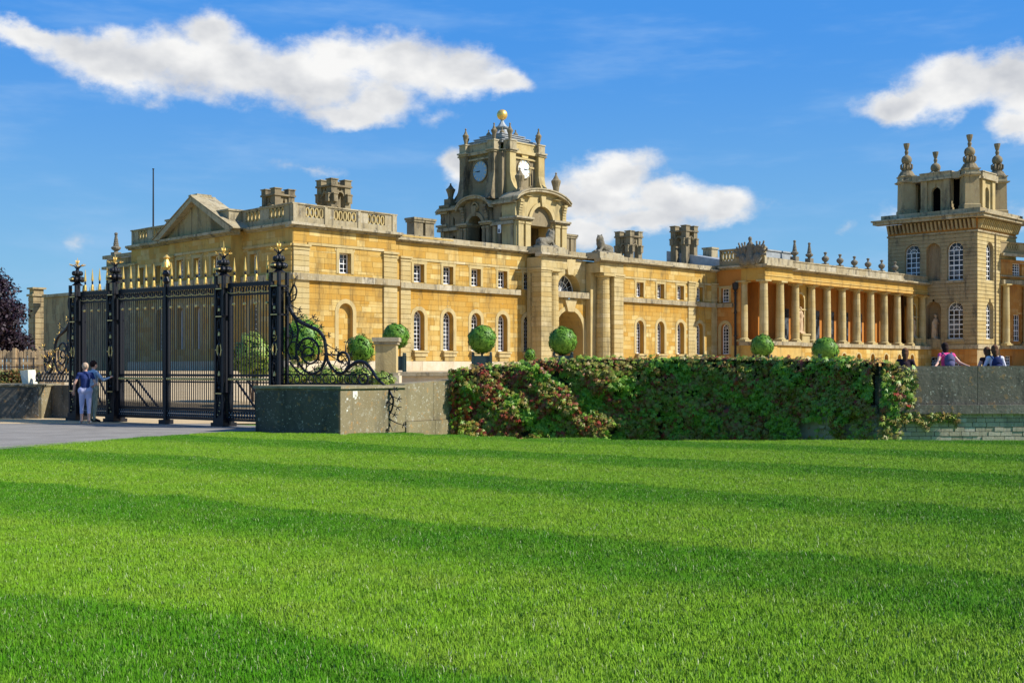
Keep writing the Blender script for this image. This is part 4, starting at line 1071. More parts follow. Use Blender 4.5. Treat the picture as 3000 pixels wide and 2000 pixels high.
# entablature
mb = MB(); mb.fbox(FAC, 55.3, XT, -.8, .0, 9.9, 10.25, .1); mb.fbox(FAC, 55.3, XT, -.8, .06, 10.27, 10.42, .3); mb.fbox(FAC, 55.3, XT, -.8, -.01, 10.44, 11.02, -.2)
mb.fbox(FAP, XP, 54.6, -.8, .0, 9.9, 10.25, .1); mb.fbox(FAP, XP, 54.6, -.8, .06, 10.27, 10.42, .3); mb.fbox(FAP, XP, 54.6, -.8, -.01, 10.44, 11.02, -.1)
mb.fbox(FBx, YP + .01, .5, -.8, -.01, 9.91, 11.02, -.2)
part(cn, 'entablature', mb, 'gold')
cornice(cn, FAC, 55.0, XT, 11.02, 11.34, .5, seed=2, seg=1.5); cornice(cn, FAP, XP - .42, 54.9, 11.02, 11.34, .5, seed=7); cornice(cn, FBx, YP, .1, 11.02, 11.34, .42, seed=6)
band(cn, FAC, 54.7, XT, 11.34, 11.98, .0, 'parapet', 'cornice', 3, 1.6, d0=-.4); band(cn, FAC, 54.65, XT, 11.98, 12.1, .07, 'parapet_coping', 'cornice', 9, 1.4, d0=-.47)
band(cn, FAP, XP, 54.6, 11.34, 12.02, .0, 'parapet', 'cornice', 31, 1.6, d0=-.4)
hB = sorted([(sB(2151, XP), sB(2112, XP))])
hB = [(min(hB[0]), max(hB[0]))]
parapet(cn, FBx, YP + .05, .2, 11.34, 13.0, hB)
zr = 12.2
mb = MB(); mb.box(XP + 3.4, 58, YP + 2.2, YP + 2.5, 11.3, 13.0, .3); mb.box(XP + 3.3, 58.1, YP + 2.1, YP + 2.6, 13.0, 13.15, .3)
for k in range(16):    # pale lead roof over the pavilion behind
    x = XP + 1.2 + k * .9; mb.hexa([(x, 1.0, 11.4), (x + .86, 1.0, 11.4), (x + .86, 7.5, 11.4), (x, 7.5, 11.4), (x, 1.0, 12.2), (x + .86, 1.0, 12.2), (x + .86, 7.5, 13.5), (x, 7.5, 13.5)], random.gauss(0, .2))
part(cn, 'roof', mb, 'lead')
mb = MB(); mb.box(XP + .8, XT, -1.1, 8, 10.6, 11.6); part(cn, 'rear_block', mb, 'tower')
yl = 6.0; xl = sA(2081, yl); D = lw(xl, yl)[1]; mb = MB(); s = .55
mb.box(xl - s, xl + s, yl - s, yl + s, 12.5, zz(xl, yl, 731)); mb.box(xl - s - .1, xl + s + .1, yl - s - .1, yl + s + .1, zz(xl, yl, 731), zz(xl, yl, 726)); part(cn, 'chimney', mb, 'cornice')
mb = MB(); yd = -1.75; mb.lathe([(.10, 1.3), (.10, 9.0), (.26, 9.1), (.3, 9.7), (.1, 9.75)], XP - .18, yd, 8)
for z in (2.5, 4.6, 6.8, 8.7): mb.lathe([(.16, z), (.16, z + .12)], XP - .18, yd, 8)
part(cn, 'drainpipe', mb, 'pipe')
# urns along the parapet
UP = 'urns along the colonnade parapet'
names = ['first', 'second', 'third', 'fourth', 'fifth', 'sixth', 'seventh']
def urn_mb(x, y, z, s):
    mb = MB(); mb.box(x - .36 * s, x + .36 * s, y - .36 * s, y + .36 * s, z, z + .22 * s)
    mb.lathe([(.24 * s, z + .22 * s), (.14 * s, z + .36 * s), (.42 * s, z + .62 * s), (.50 * s, z + .85 * s), (.48 * s, z + .95 * s), (.32 * s, z + 1.12 * s), (.15 * s, z + 1.22 * s), (.12 * s, z + 1.4 * s), (.22 * s, z + 1.52 * s), (.24 * s, z + 1.66 * s), (.05, z + 1.75 * s)], x, y, 14)
    return mb
yu = YC + .3
for i, (px, yt) in enumerate(((2418, 738), (2461, 744), (2503, 750), (2543, 756), (2583, 761), (2622, 766))):
    x = sA(px, yu); s = (zz(x, yu, yt) - 12.1) / 1.75
    solo('urn', f'{names[i]} round stone urn from the left along the colonnade parapet', 'urn', urn_mb(x, yu, 12.1, s), 'statue', (x, yu, 12.1), PAL, UP)
for i, (px, yt) in enumerate(((2328, 703), (2371, 710))):
    x = sA(px, yu); flame_urn('flame_finial', ['tall stone flame finial nearest the carved trophy on the parapet', 'tall stone flame finial beside the round urns on the parapet'][i], 'tall flame finials on the parapet', x, yu, 12.1, (zz(x, yu, yt) - 12.1) / 2.32, 'finial')
# carved trophy of arms on the corner
ty = sB(2203, XP - .1); tz = 11.4; top = zz(XP, ty, 694); mb = MB(); rr_ = random.Random(4)
hw = 1.65
for sg in (-1, 1):
    cy_ = ty + sg * .72
    for k in range(9):
        a = math.pi * (.02 + .80 * k / 8); L = 1.0 + .18 * math.sin(a * 2) + (.12 if k % 2 else 0)
        c_, s_ = math.cos(a), math.sin(a)
        for f_, w in ((1.0, .085), (.72, .10)):
            tip = (XP - .3 + rr_.uniform(-.15, .1), cy_ + sg * L * f_ * c_ * .95, tz + .75 + L * f_ * s_ * 1.15)
            mb.caps((XP - .2, cy_, tz + .6), tip, .12, w, 8); mb.ell(tip, (.10, .10, .15), 8, 6)
    mb.ell((XP - .25, cy_, tz + .6), (.28, .5, .45))
mb.caps((XP - .45, ty, tz + .3), (XP - .45, ty, top - 1.15), .42, .30, 10); mb.ell((XP - .4, ty, top - .85), (.30, .38, .35), 10, 8); mb.caps((XP - .4, ty, top - .6), (XP - .4, ty, top - .3), .16, .13); mb.ell((XP - .42, ty, top - .2), (.19, .19, .22))
for q in (-.8, .8): mb.ell((XP - .5, ty + q, tz + .45), (.25, .4, .55)); mb.ell((XP - .55, ty + q * .5, tz + .2), (.25, .3, .4))
me = sculpt(mb, ['statue'], .05, 0, (XP, ty, tz), .02, 'trophy_sculpture')
thing('trophy_sculpture', 'carved stone trophy of arms with plume standing on the colonnade corner', 'sculpture', (XP, ty, tz), PAL, mesh=me)
# statues in the niches
def statue(name, label, x, y, z, H, group=None, flip=1):
    mb = MB(); s = H / 1.9
    def P(a, b, c): return (x + a * s * flip, y + b * s, z + c * s)
    mb.box(*[x - .3 * s, x + .3 * s, y - .25 * s, y + .25 * s, z, z + .12 * s])
    mb.caps(P(-.08, 0, .1), P(-.10, -.02, .95), .13 * s, .17 * s); mb.caps(P(.12, -.05, .1), P(.08, 0, .95), .12 * s, .16 * s)
    mb.caps(P(0, 0, .95), P(.02, 0, 1.4), .19 * s, .20 * s); mb.caps(P(-.17, 0, 1.48), P(.18, 0, 1.5), .1 * s, .1 * s)
    mb.caps(P(.2, 0, 1.48), P(.34, -.08, 1.15), .075 * s, .06 * s); mb.caps(P(.34, -.08, 1.15), P(.15, -.22, 1.2), .06 * s, .05 * s)
    mb.caps(P(-.2, 0, 1.46), P(-.3, .02, 1.1), .08 * s, .065 * s); mb.caps(P(-.3, .02, 1.1), P(-.26, -.1, .8), .065 * s, .05 * s)
    mb.caps(P(0, 0, 1.5), P(.01, 0, 1.65), .06 * s, .06 * s); mb.ell(P(.02, -.02, 1.76), (.1 * s, .115 * s, .14 * s)); mb.ell(P(.02, .03, 1.80), (.12 * s, .12 * s, .12 * s))
    mb.caps(P(-.3, .08, 1.3), P(-.32, .05, .2), .07 * s, .12 * s); mb.caps(P(.1, .1, 1.4), P(.2, .08, .25), .1 * s, .12 * s)
    me = sculpt(mb, ['nichestatue'], .05 * s, 2, (x, y, z), .006, 'statue')
    return thing('statue', label, 'statue', (x, y, z), PAL, group, mesh=me)
a = c0 + .5 * st; statue('statue', 'pale stone statue in the niche at the left end of the colonnade', a, YC + .75, 5.0, 2.7)
a = c0 + 8.5 * st; statue('statue', 'pale stone statue in the niche at the right end of the colonnade', a, YC + .75, 5.0, 2.6, flip=-1)

# ================================================================ corner tower
tw = thing('corner_tower', 'square rusticated corner tower with bracketed cornice, open lantern and stone finials', 'tower', (90.3, -4.56, GZ), PAL)
YN, YF = -9.93, .77; XE = XT + 10.7; FT = FB(XT); FN = FA(YN); cyT = (YN + YF) / 2; cxT = (XT + XE) / 2
wy = [sB(p, XT) for p in (2797, 2735, 2672)]
w = .98
opT = [(wy[0] - w, wy[0] + w * .9, 11.55, 15.9, True), (wy[2] - w, wy[2] + w * .9, 11.55, 15.9, True), (wy[0] - w, wy[0] + w * .9, 4.9, 9.1, True), (wy[1] - .85, wy[1] + .85, 11.6, 15.9, True), (wy[1] - .9, wy[1] + .9, 4.3, 9.2, True), (wy[0] - .75, wy[0] + .75, 1.2, 2.9, True), (wy[1] - .75, wy[1] + .75, 1.2, 2.9, True)]
xw = sA(2899, YN); opN = [(xw - 1.0, xw + 1.0, 11.55, 15.9, True), (xw - 1.0, xw + 1.0, 4.9, 9.1, True)]
wl = MB(); backing(wl, FT, YN, YF, .8, 17.4, opT, tone=0); backing(wl, FN, XT, XE, .8, 17.4, opN)
wl.add([(XE, YN, 1), (XE, YF, 1), (XE, YF, 17.4), (XE, YN, 17.4)], [(0, 1, 2, 3)]); wl.add([(XT, YF, 1), (XE, YF, 1), (XE, YF, 17.4), (XT, YF, 17.4)], [(0, 1, 2, 3)])
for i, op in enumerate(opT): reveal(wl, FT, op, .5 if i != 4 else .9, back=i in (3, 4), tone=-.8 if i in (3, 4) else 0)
for op in opN: reveal(wl, FN, op, .5)
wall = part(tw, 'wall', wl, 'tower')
def courses(t, wall, F, s0, s1, z0, z1, ops, h, matn, seed=1):
    rnd = random.Random(seed); z = z0
    while z < z1 - .1:
        zb = min(z + h, z1); mbs = {}
        cc = [c for c in cuts(z, zb, 99, ops, True)]
        tn = rnd.gauss(0, .2)
        for a, b in zip(cc, cc[1:]):
            a2 = a + (.03 if a == cc[0] else 0); b2 = b - (.03 if b == cc[-1] else 0)
            for i_, q in enumerate(strips(s0, s1, a2, b2, ops, .02)):
                mbs.setdefault(i_, MB()).fquad(F, q, -.02, .055, tn)
        for mb in mbs.values(): part(t, 'stone_course', mb, matn, wall)
        z = zb
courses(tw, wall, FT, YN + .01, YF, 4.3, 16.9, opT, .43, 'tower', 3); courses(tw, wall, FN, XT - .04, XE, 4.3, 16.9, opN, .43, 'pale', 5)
blocks(tw, wall, FT, YN, YF, 1.3, 3.7, opT[5:], course=.45, limit=20, matn='deep')
band(tw, FT, YN - .1, YF, 3.75, 4.2, .15, 'plinth_band', 'cornice', 2); band(tw, FN, XT - .1, XE, 3.75, 4.2, .15, 'plinth_band', 'cornice', 2)
for i, op in enumerate(opT):
    if i in (0, 1, 2): window(tw, FT, op, .4, 3, 6, .085)
    if i in (5, 6): window(tw, FT, op, .4, 3, 3, .06)
    if i in (0, 1, 2): band(tw, FT, op[0] - .15, op[1] + .15, op[2] - .3, op[2] - .02, .2, 'window_sill', 'cornice')
for op in opN: window(tw, FN, op, .4, 3, 6, .085)
statue('statue', 'grey stone statue in the shaded niche at the foot of the corner tower', XT + .45, wy[1], 4.9, 2.9)
mb = MB(); mb.box(XT - .35, XT + .9, wy[1] - .9, wy[1] + .9, 3.9, 4.9); part(tw, 'statue_plinth', mb, 'tower')
band(tw, FT, YN - .12, YF + .1, 16.9, 17.1, .14, 'frieze_band', 'cornice', 6); band(tw, FN, XT - .12, XE + .1, 16.9, 17.1, .14, 'frieze_band', 'cornice', 6)
mb = MB(); mb.box(XT - .02, XE + .02, YN - .02, YF + .02, 17.1, 18.4, -.5); part(tw, 'frieze', mb, 'deep')
for F, s0, s1, mt in ((FT, YN, YF, 'tower'), (FN, XT, XE, 'pale')):
    n = 22
    for k in range(n):
        s = s0 + (s1 - s0) * (k + .5) / n; mb = MB()
        mb.fquad(lambda a, d, z, F=F, s=s: F(s + d, a, z), [(.02, 17.3), (.35, 17.3), (.75, 18.3), (.02, 18.3)], -.11, .11, random.gauss(0, .2))
        mb.fquad(lambda a, d, z, F=F, s=s: F(s + d, a, z), [(.02, 17.25), (.42, 17.42), (.30, 17.62), (.02, 17.6)], -.14, .14)
        part(tw, 'bracket', mb, mt)
for F, s0, s1, sd_ in ((FT, YN, YF, 8), (FN, XT, XE, 9)):
    band(tw, F, s0 - 1.3, s1 + 1.3, 18.42, 18.75, 1.3, 'cornice', 'cornice', sd_, 1.2, d0=.01); band(tw, F, s0 - 1.45, s1 + 1.45, 18.75, 18.92, 1.5, 'cornice', 'cornice', sd_ + 1, 1.2, d0=-.1); band(tw, F, s0 - .6, s1 + .6, 18.92, 19.5, .6, 'blocking_course', 'cornice', sd_ + 2, 1.4, d0=-.3)
mb = MB(); mb.box(XT - .2, XE + .2, YN - .2, YF + .2, 18.9, 19.45); part(tw, 'roof', mb, 'lead')
# open lantern stage
H = 4.35; L0, L1 = 19.5, 23.3
lant = MB()
for sx in (-1, 1):
    for sy in (-1, 1):       # diagonal corner piers
        x, y = cxT + sx * (H - .55), cyT + sy * (H - .55); mb = MB(); mb.lathe([(1.32, L0), (1.32, L0 + .6), (1.18, L0 + .7), (1.12, L1)], x, y, 4, random.gauss(.1, .1), ph=0.0)
        p = part(tw, 'corner_pier', mb, 'tower')
        mb = MB(); mb.lathe([(1.2, L1), (1.5, L1 + .12), (1.55, L1 + .25), (1.2, L1 + .26), (1.15, L1 + .75), (1.3, L1 + .8), (1.3, L1 + .92)], x, y, 4, ph=0.0); part(tw, 'pier_cap', mb, 'cornice', p)
for F, c in ((FA(cyT - H + .15), cxT), (FB(cxT - H + .15), cyT), (FC(cxT + H - .15), cyT), (FD(cyT + H - .15), cxT)):
    mb = MB(); op = (c - .55, c + .55, L0, L0 + 3.0, True)
    zc = cuts(L0, L1, 99, [op], True)
    for a, b in zip(zc, zc[1:]):
        for q in strips(c - 1.5, c + 1.5, a, b, [op]): mb.fquad(F, q, -.5, 0, .1)
    for sgn in (-1, 1): a, b = sorted((c + sgn * 1.0, c + sgn * 1.75)); mb.fbox(F, a, b, -.8, .22, L0, L1, .15); mb.fbox(F, a - .08, b + .08, -.8, .3, L0, L0 + .55, .1)
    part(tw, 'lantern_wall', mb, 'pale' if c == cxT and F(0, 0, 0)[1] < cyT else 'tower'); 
    mb = MB(); mb.fbox(F, c - 1.95, c + 1.95, -.9, .42, L1 + .0, L1 + .24, .3); mb.fbox(F, c - 1.85, c + 1.85, -.9, .28, L1 + .24, L1 + .8, .1); mb.fbox(F, c - 2.9, c + 2.9, -.9, .1, L1, L1 + .75, 0); mb.fbox(F, c - 1.9, c + 1.9, -.9, .36, L1 + .8, L1 + .92, .3)
    part(tw, 'lantern_cornice', mb, 'cornice')
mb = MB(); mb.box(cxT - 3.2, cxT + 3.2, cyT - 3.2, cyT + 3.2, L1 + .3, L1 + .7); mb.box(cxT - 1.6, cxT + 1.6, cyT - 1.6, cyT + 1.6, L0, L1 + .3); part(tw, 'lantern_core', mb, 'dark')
fp = [('grenade finial nearest to the viewer on the corner tower, tallest in the picture', -1, -1), ('grenade finial on the left corner of the tower lantern', -1, 1), ('grenade finial on the right corner of the tower lantern', 1, -1), ('grenade finial on the far corner, lowest in the picture', 1, 1)]
for lab, sx, sy in fp:
    x, y = cxT + sx * (H - .55), cyT + sy * (H - .55); z = L1 + .9
    t = thing('stone_finial', lab, 'finial', (x, y, z), PAL, 'ball and crown finials on the corner tower')
    mb = MB(); mb.lathe([(1.0, z), (.98, z + .1), (.75, z + .45), (.7, z + .6), (.5, z + .62)], x, y, 14); part(t, 'base', mb, 'sooty', smooth=False)
    mb = MB()
    for k in range(6):
        a = k * math.pi / 3
        mb.tube([(x + .3 * math.cos(a), y + .3 * math.sin(a), z + .6), (x + .6 * math.cos(a), y + .6 * math.sin(a), z + 1.0), (x + .62 * math.cos(a), y + .62 * math.sin(a), z + 1.35), (x + .42 * math.cos(a), y + .42 * math.sin(a), z + 1.55)], [.16, .15, .13, .05], 6)
    mb.lathe([(.25, z + .6), (.3, z + 1.5)], x, y, 8); part(t, 'scroll_feet', mb, 'sooty')
    mb = MB(); mb.ell((x, y, z + 1.95), (.60, .60, .60), 20, 14); part(t, 'ball', mb, 'sooty', smooth=True)
    mb = MB(); mb.lathe([(.2, z + 2.5), (.17, z + 2.6), (.24, z + 2.9), (.16, z + 3.1), (.22, z + 3.25), (.32, z + 3.6), (.37, z + 3.9), (.3, z + 3.92), (.2, z + 3.6)], x, y, 10); part(t, 'coronet', mb, 'sooty')

# ================================================================ range to the right of the tower
er = thing('east_range', 'stone range with columns and balustrade partly cut off right of the corner tower', 'building', (100, -8, GZ), PAL)
# this range stands a little forward and runs on out of the picture
ER = (tuple(lw(sA(2930, YN - .02), YN - .02)), R(30))
er.o.location = (ER[0][0], ER[0][1], GZ); er.o.rotation_euler = (0, 0, ER[1]); er.base = (0, 0, GZ); er.frame = ER
def pe(px):   # distance along the range for a pixel column
    c, s_ = math.cos(ER[1]), math.sin(ER[1]); k = (px - 1500) / FOC
    return (k * ER[0][1] - ER[0][0]) / (c - k * s_)
def ez(px, py): s = pe(px); return EYE + (1080 - py) * (ER[0][1] + s * math.sin(ER[1])) / FOC
E0 = FA(0)
opE = [(pe(2966), pe(2993), ez(2966, 810), ez(2966, 771), False), (pe(2969), pe(2991), ez(2966, 999), ez(2966, 921), False), (pe(2945), pe(2965), 1.2, 3.0, False)]
opE += [(a + 7, b + 7, c, d, e) for a, b, c, d, e in opE[:2]]
zc1, zc0 = ez(2935, 820), ez(2935, 832); zp1 = ez(2935, 707); zp0 = ez(2935, 742)
wl = MB(); backing(wl, E0, 0, 30, .8, zp0, opE, tone=-.5)
for op in opE: reveal(wl, E0, op, .4, tone=-.4)
wl.add([(0, 0, 1), (0, 9, 1), (0, 9, zp0), (0, 0, zp0)], [(0, 1, 2, 3)])
wall = part(er, 'wall', wl, 'deep'); blocks(er, wall, E0, .1, 8, 4.3, zp0 - .4, opE, limit=30, matn='deep')
for op in opE: window(er, E0, op, .35, 4, 5, .06)
band(er, E0, 0, 30, zc0, zc1, .5, 'cornice', 'cornice', 5); band(er, E0, 0, 30, zc1 + .4, zc1 + .55, .2, 'sill_course', 'cornice', 6); band(er, E0, 0, 30, zp0 - .3, zp0 + .02, .45, 'cornice', 'cornice', 7)
parapet(er, E0, 0, 30, zp0 + .02, zp1, [(1.2 + 3 * k, 3.4 + 3 * k) for k in range(5)])
band(er, E0, 0, 30, 3.8, 4.2, .5, 'plinth_band', 'cornice', 8)
for x in (pe(2938), pe(2998), pe(2998) + 3.2): column(er, x, -.45, 4.2, zc0 - .02, .42)
# unseen main block, added further right to throw shade on this range
mbk = thing('unseen_main_block', 'unseen palace main block beyond the right edge, added to shade the east range', 'building', (25, -15, GZ), ER)
mb = MB(); mb.box(11, 50, -10.5, .3, .8, 26); part(mbk, 'wall', mb, 'tower'); mb = MB(); mb.box(10.6, 50.7, -10.9, .7, 26, 26.7); part(mbk, 'cornice', mb, 'cornice')
mb = MB(); F = FB(ER[0][0] * 0 + XT - .25)
mb = MB(); xd, yd = sA(2917, YN - .15), YN - .15; mb.lathe([(.08, 4.2), (.08, 17)], xd, yd, 8); part(tw, 'drainpipe', mb, 'sooty')

# ================================================================ lions on the gateway blocks
def lion(label, x, y, z, L, H, flip):
    mb = MB(); s = L / 2.2
    def P(a, b, c): return (x + a * s * flip, y + b * s, z + c * s)
    mb.caps(P(.75, 0, .42), P(-.1, 0, .52), .40 * s, .36 * s); mb.caps(P(-.1, 0, .55), P(-.55, 0, .75), .38 * s, .36 * s)
    mb.ell(P(.8, .22, .35), (.38 * s, .22 * s, .38 * s)); mb.ell(P(.8, -.22, .35), (.38 * s, .22 * s, .38 * s))
    mb.caps(P(-.5, 0, .9), P(-.62, 0, 1.25), .42 * s, .34 * s); mb.ell(P(-.72, -.05, 1.42), (.27 * s, .25 * s, .27 * s)); mb.caps(P(-.85, -.05, 1.34), P(-1.0, -.05, 1.28), .15 * s, .12 * s)
    for q in (-.2, .2):
        mb.caps(P(-.5, q, .5), P(-.85, q, .14), .16 * s, .13 * s); mb.caps(P(-.85, q, .14), P(-1.12, q, .1), .13 * s, .14 * s); mb.caps(P(.75, q * 1.8, .2), P(.35, q * 2, .1), .16 * s, .12 * s); mb.ell(P(-.6, q * 1.3, 1.68), (.08 * s, .06 * s, .09 * s))
    for k in range(14): a = k * .9; mb.ell(P(-.52 + .12 * math.cos(a * 2.3), .30 * math.cos(a), 1.2 + .32 * math.sin(a * 1.7)), (.15 * s,) * 3, 8, 6)
    mb.tube([P(1.1, .1, .3), P(1.3, .15, .12), P(1.1, -.3, .08), P(.7, -.5, .1)], .06 * s, 6)
    mb.box(x - L * .56, x + L * .56, y - .55 * s, y + .55 * s, z - .05, z + .1 * s)
    me = sculpt(mb, ['statue'], .055, 1, (x, y, z), .02, 'lion_statue')
    thing('lion_statue', label, 'statue', (x, y, z), PAL, 'lions over the gateway', mesh=me)
lion('lying stone lion on the left block of the gateway, under the clock tower', 24.62, GY + .9, 11.45, 1.95, 1.7, -1)
lion('stone lion sitting up on the right block of the gateway', 31.85, GY + .9, 11.45, 1.95, 1.9, 1)

# ================================================================ garden walls and gate piers
def vprism(mb, poly, z0, z1s, tone=0.0):      # polygon in plan, z1s per vertex
    n = len(poly); vs = [(x, y, z0) for x, y in poly] + [(x, y, z) for (x, y), z in zip(poly, z1s if isinstance(z1s, (list, tuple)) else [z1s] * n)]
    mb.add(vs, [tuple(reversed(range(n))), tuple(range(n, 2 * n))] + [(i, (i + 1) % n, n + (i + 1) % n, n + i) for i in range(n)], tone)
P0 = (-3.96, 27.5); PL = (-6.12, 28.45); pd_ = (.568, .823)
def along(p, d, t): return (p[0] + d[0] * t, p[1] + d[1] * t)
nrm = (.823, -.568)
pier = thing('gate_pier', 'broad dark stone gate pier with one sunlit side at the right of the gates', 'gate pier', (-5, 28.3, 0))
mb = MB(); a = P0; b = along(P0, pd_, 2.32)
vprism(mb, [PL, a, b, (b[0] - 2.4, b[1] + 1.2), (PL[0] + .75, PL[1] + 1.9)], -.05, [1.03, 1.03, 1.05, 1.05, 1.04]); part(pier, 'pier_body', mb, 'wall')
mb = MB(); o = .05
fr = [(PL[0] - .02, PL[1] - .03), (a[0] - .012, a[1] - .035), (a[0] - .03, a[1] + .03), (PL[0] - .015, PL[1] + .03)]
vprism(mb, [(PL[0], PL[1] - .025), (a[0] - .03, a[1] - .022), (a[0] - .03, a[1] + .02), (PL[0], PL[1] + .02)], -.04, .985, -.7); part(pier, 'shade_toned_front_slab', mb, 'wall_dark', label='front slab with shade put into its dark colour')  # thin dark sheet: shade of the unlit pier front put into colour
mb = MB(); vprism(mb, [(PL[0] - .05, PL[1] - .07), (a[0] + .02, a[1] - .06), (b[0] + .06, b[1] - .02), (b[0] - 2.4, b[1] + 1.2), (PL[0] + .7, PL[1] + 1.9)], 1.035, [1.10] * 5, .4); part(pier, 'coping', mb, 'wall')
mb = MB()
for (u, z, w, h) in ((.42, .98, .16, .16), (.48, .9, .07, .12), (.2, .82, .06, .05), (.2, .55, .05, .04), (1.55, .6, .04, .04), (1.7, .45, .05, .03)):
    p = along(P0, pd_, u); q = along(P0, pd_, u + w)
    mb.add([(p[0] + nrm[0] * .004, p[1] + nrm[1] * .004, z - h), (q[0] + nrm[0] * .004, q[1] + nrm[1] * .004, z - h * .8), (q[0] + nrm[0] * .004, q[1] + nrm[1] * .004, z), (p[0] + nrm[0] * .004, p[1] + nrm[1] * .004, z)], [(0, 1, 2, 3)], .9)
part(pier, 'lichen_patch', mb, 'blockwhite', kind='stuff')
# the wall running back from the pier, in three big slabs
sw = thing('garden_wall', 'sunlit lichened stone slab wall running back from the right gate pier', 'wall', (-2, 30.5, 0))
ts = [2.34, 3.5, 4.75]
for i in range(2):
    p, q = along(P0, pd_, ts[i] + .006), along(P0, pd_, ts[i + 1] - .006); p = (p[0] - nrm[0] * .03, p[1] - nrm[1] * .03); q = (q[0] - nrm[0] * .03, q[1] - nrm[1] * .03)
    mb = MB(); z = [1.12 + .05 * i, 1.18 + .05 * i]
    vprism(mb, [p, q, (q[0] - nrm[0] * .5, q[1] - nrm[1] * .5), (p[0] - nrm[0] * .5, p[1] - nrm[1] * .5)], .20, [z[0], z[1], z[1], z[0]], .1 - .2 * i); part(sw, 'stone_slab', mb, 'wall')
    p2, q2 = (p[0] + nrm[0] * .05, p[1] + nrm[1] * .05), (q[0] + nrm[0] * .05, q[1] + nrm[1] * .05)
    mb = MB(); vprism(mb, [p2, q2, (q2[0] - nrm[0] * .5, q2[1] - nrm[1] * .5), (p2[0] - nrm[0] * .5, p2[1] - nrm[1] * .5)], -.8, .19, 0); part(sw, 'base_slab', mb, 'wall')
# creeper wall + right wall
WPL = [(-1.35, 31.25), (.9, 31.6), (3.6, 31.5), (6.3, 29.8), (8.4, 27.3), (13.0, 27.45), (20, 28.4), (34, 31)]
wr = thing('terrace_wall', 'dark lichened terrace wall with ledge over old brickwork at right', 'wall', (9, 27, 0))
def offs(p, q, o):
    d = Vector((q[0] - p[0], q[1] - p[1])).normalized(); n = Vector((d.y, -d.x)); return (p[0] + n.x * o, p[1] + n.y * o), (q[0] + n.x * o, q[1] + n.y * o), d, n
ZT = 1.56
for i in range(len(WPL) - 1):
    p, q, d, n = offs(WPL[i], WPL[i + 1], 0); L = math.dist(p, q); pr, qr, _, _ = offs(p, q, -.55)
    zt = [1.3, 1.4, 1.5, 1.52, ZT, ZT + .01, ZT + .03, ZT + .05]; z0, z1 = zt[i], zt[i + 1]
    k = max(1, round(L / 2.4))
    for j in range(k):
        A_, B_ = (p[0] + d.x * L * j / k + d.x * .005, p[1] + d.y * L * j / k + d.y * .005), (p[0] + d.x * L * (j + 1) / k - d.x * .005, p[1] + d.y * L * (j + 1) / k - d.y * .005)
        za, zb = z0 + (z1 - z0) * j / k, z0 + (z1 - z0) * (j + 1) / k
        mb = MB(); vprism(mb, [A_, B_, (B_[0] - n.x * .5, B_[1] - n.y * .5), (A_[0] - n.x * .5, A_[1] - n.y * .5)], .672, [za, zb, zb, za], random.gauss(0, .25)); part(wr, 'parapet_slab', mb, 'wall_dark')
        e = .10; mb = MB(); vprism(mb, [(A_[0] + n.x * e, A_[1] + n.y * e), (B_[0] + n.x * e, B_[1] + n.y * e), (B_[0] - n.x * .4, B_[1] - n.y * .4), (A_[0] - n.x * .4, A_[1] - n.y * .4)], .47, .668 + random.uniform(-.006, .006), random.gauss(.3, .25)); part(wr, 'ledge_slab', mb, 'wall_dark')
    mb = MB(); vprism(mb, [(p[0] - n.x * .04, p[1] - n.y * .04), (q[0] - n.x * .04, q[1] - n.y * .04), (q[0] - n.x * .4, q[1] - n.y * .4), (p[0] - n.x * .4, p[1] - n.y * .4)], -1.0, .47, -.5); part(wr, 'mortar_core', mb, 'brick')
    if i >= 4:
        mb = MB(); vprism(mb, [(p[0] - n.x * .56, p[1] - n.y * .56), (q[0] - n.x * .56, q[1] - n.y * .56), (q[0] - n.x * 1.5, q[1] - n.y * 1.5), (p[0] - n.x * 1.5, p[1] - n.y * 1.5)], -.5, 1.24); part(wr, 'inner_step', mb, 'wall')
    if i in (3, 4, 5):      # old brick/stone courses
        rows = 8; hh = .105
        for r in range(rows):
            x = .04 if r % 2 else .16
            if i == 3: x += L * .45
            while x < L - .1 and not (i == 5 and x > 1.4):
                w = random.uniform(.19, .34); e = min(x + w, L)
                z = -.36 + r * hh; A_ = (p[0] + d.x * (x + .006), p[1] + d.y * (x + .006)); B_ = (p[0] + d.x * (e - .006), p[1] + d.y * (e - .006)); o = random.uniform(-.012, .012)
                mb = MB(); vprism(mb, [(A_[0] + n.x * o, A_[1] + n.y * o), (B_[0] + n.x * o, B_[1] + n.y * o), (B_[0] - n.x * .06, B_[1] - n.y * .06), (A_[0] - n.x * .06, A_[1] - n.y * .06)], z + .006, z + hh - .006, random.gauss(.2, .4)); part(wr, 'brick', mb, 'brick'); x = e
# left pier and walls
lp = thing('gate_pier', 'dark stone gate pier left of the gates with a narrow sunlit side', 'gate pier', (-16, 36, 0))
mb = MB(); vprism(mb, [(-22, 35.95), (-14.12, 35.75), (-14.0, 36.2), (-14.3, 37.6), (-22, 37.8)], -.05, .98); part(lp, 'pier_body', mb, 'wall')
mb = MB(); vprism(mb, [(-22, 35.925), (-14.2, 35.727), (-14.2, 35.77), (-22, 35.97)], -.03, .94); part(lp, 'shade_toned_front_slab', mb, 'wall_dark', label='front slab with shade put into its dark colour')  # dark sheet again painting in the shade on the left pier's front
mb = MB(); vprism(mb, [(-22, 35.9), (-14.08, 35.7), (-13.96, 36.2), (-14.25, 37.6), (-22, 37.8)], .985, 1.04, .4); part(lp, 'coping', mb, 'wall')
mb = MB(); vprism(mb, [(-14.05, 36.25), (-13.0, 35.6), (-12.7, 36.2), (-13.7, 37.3)], -.05, 1.0); part(lp, 'side_block', mb, 'wall_dark')
x0, x1 = wpt(74, 36.6), wpt(97, 36.6); mb = MB()
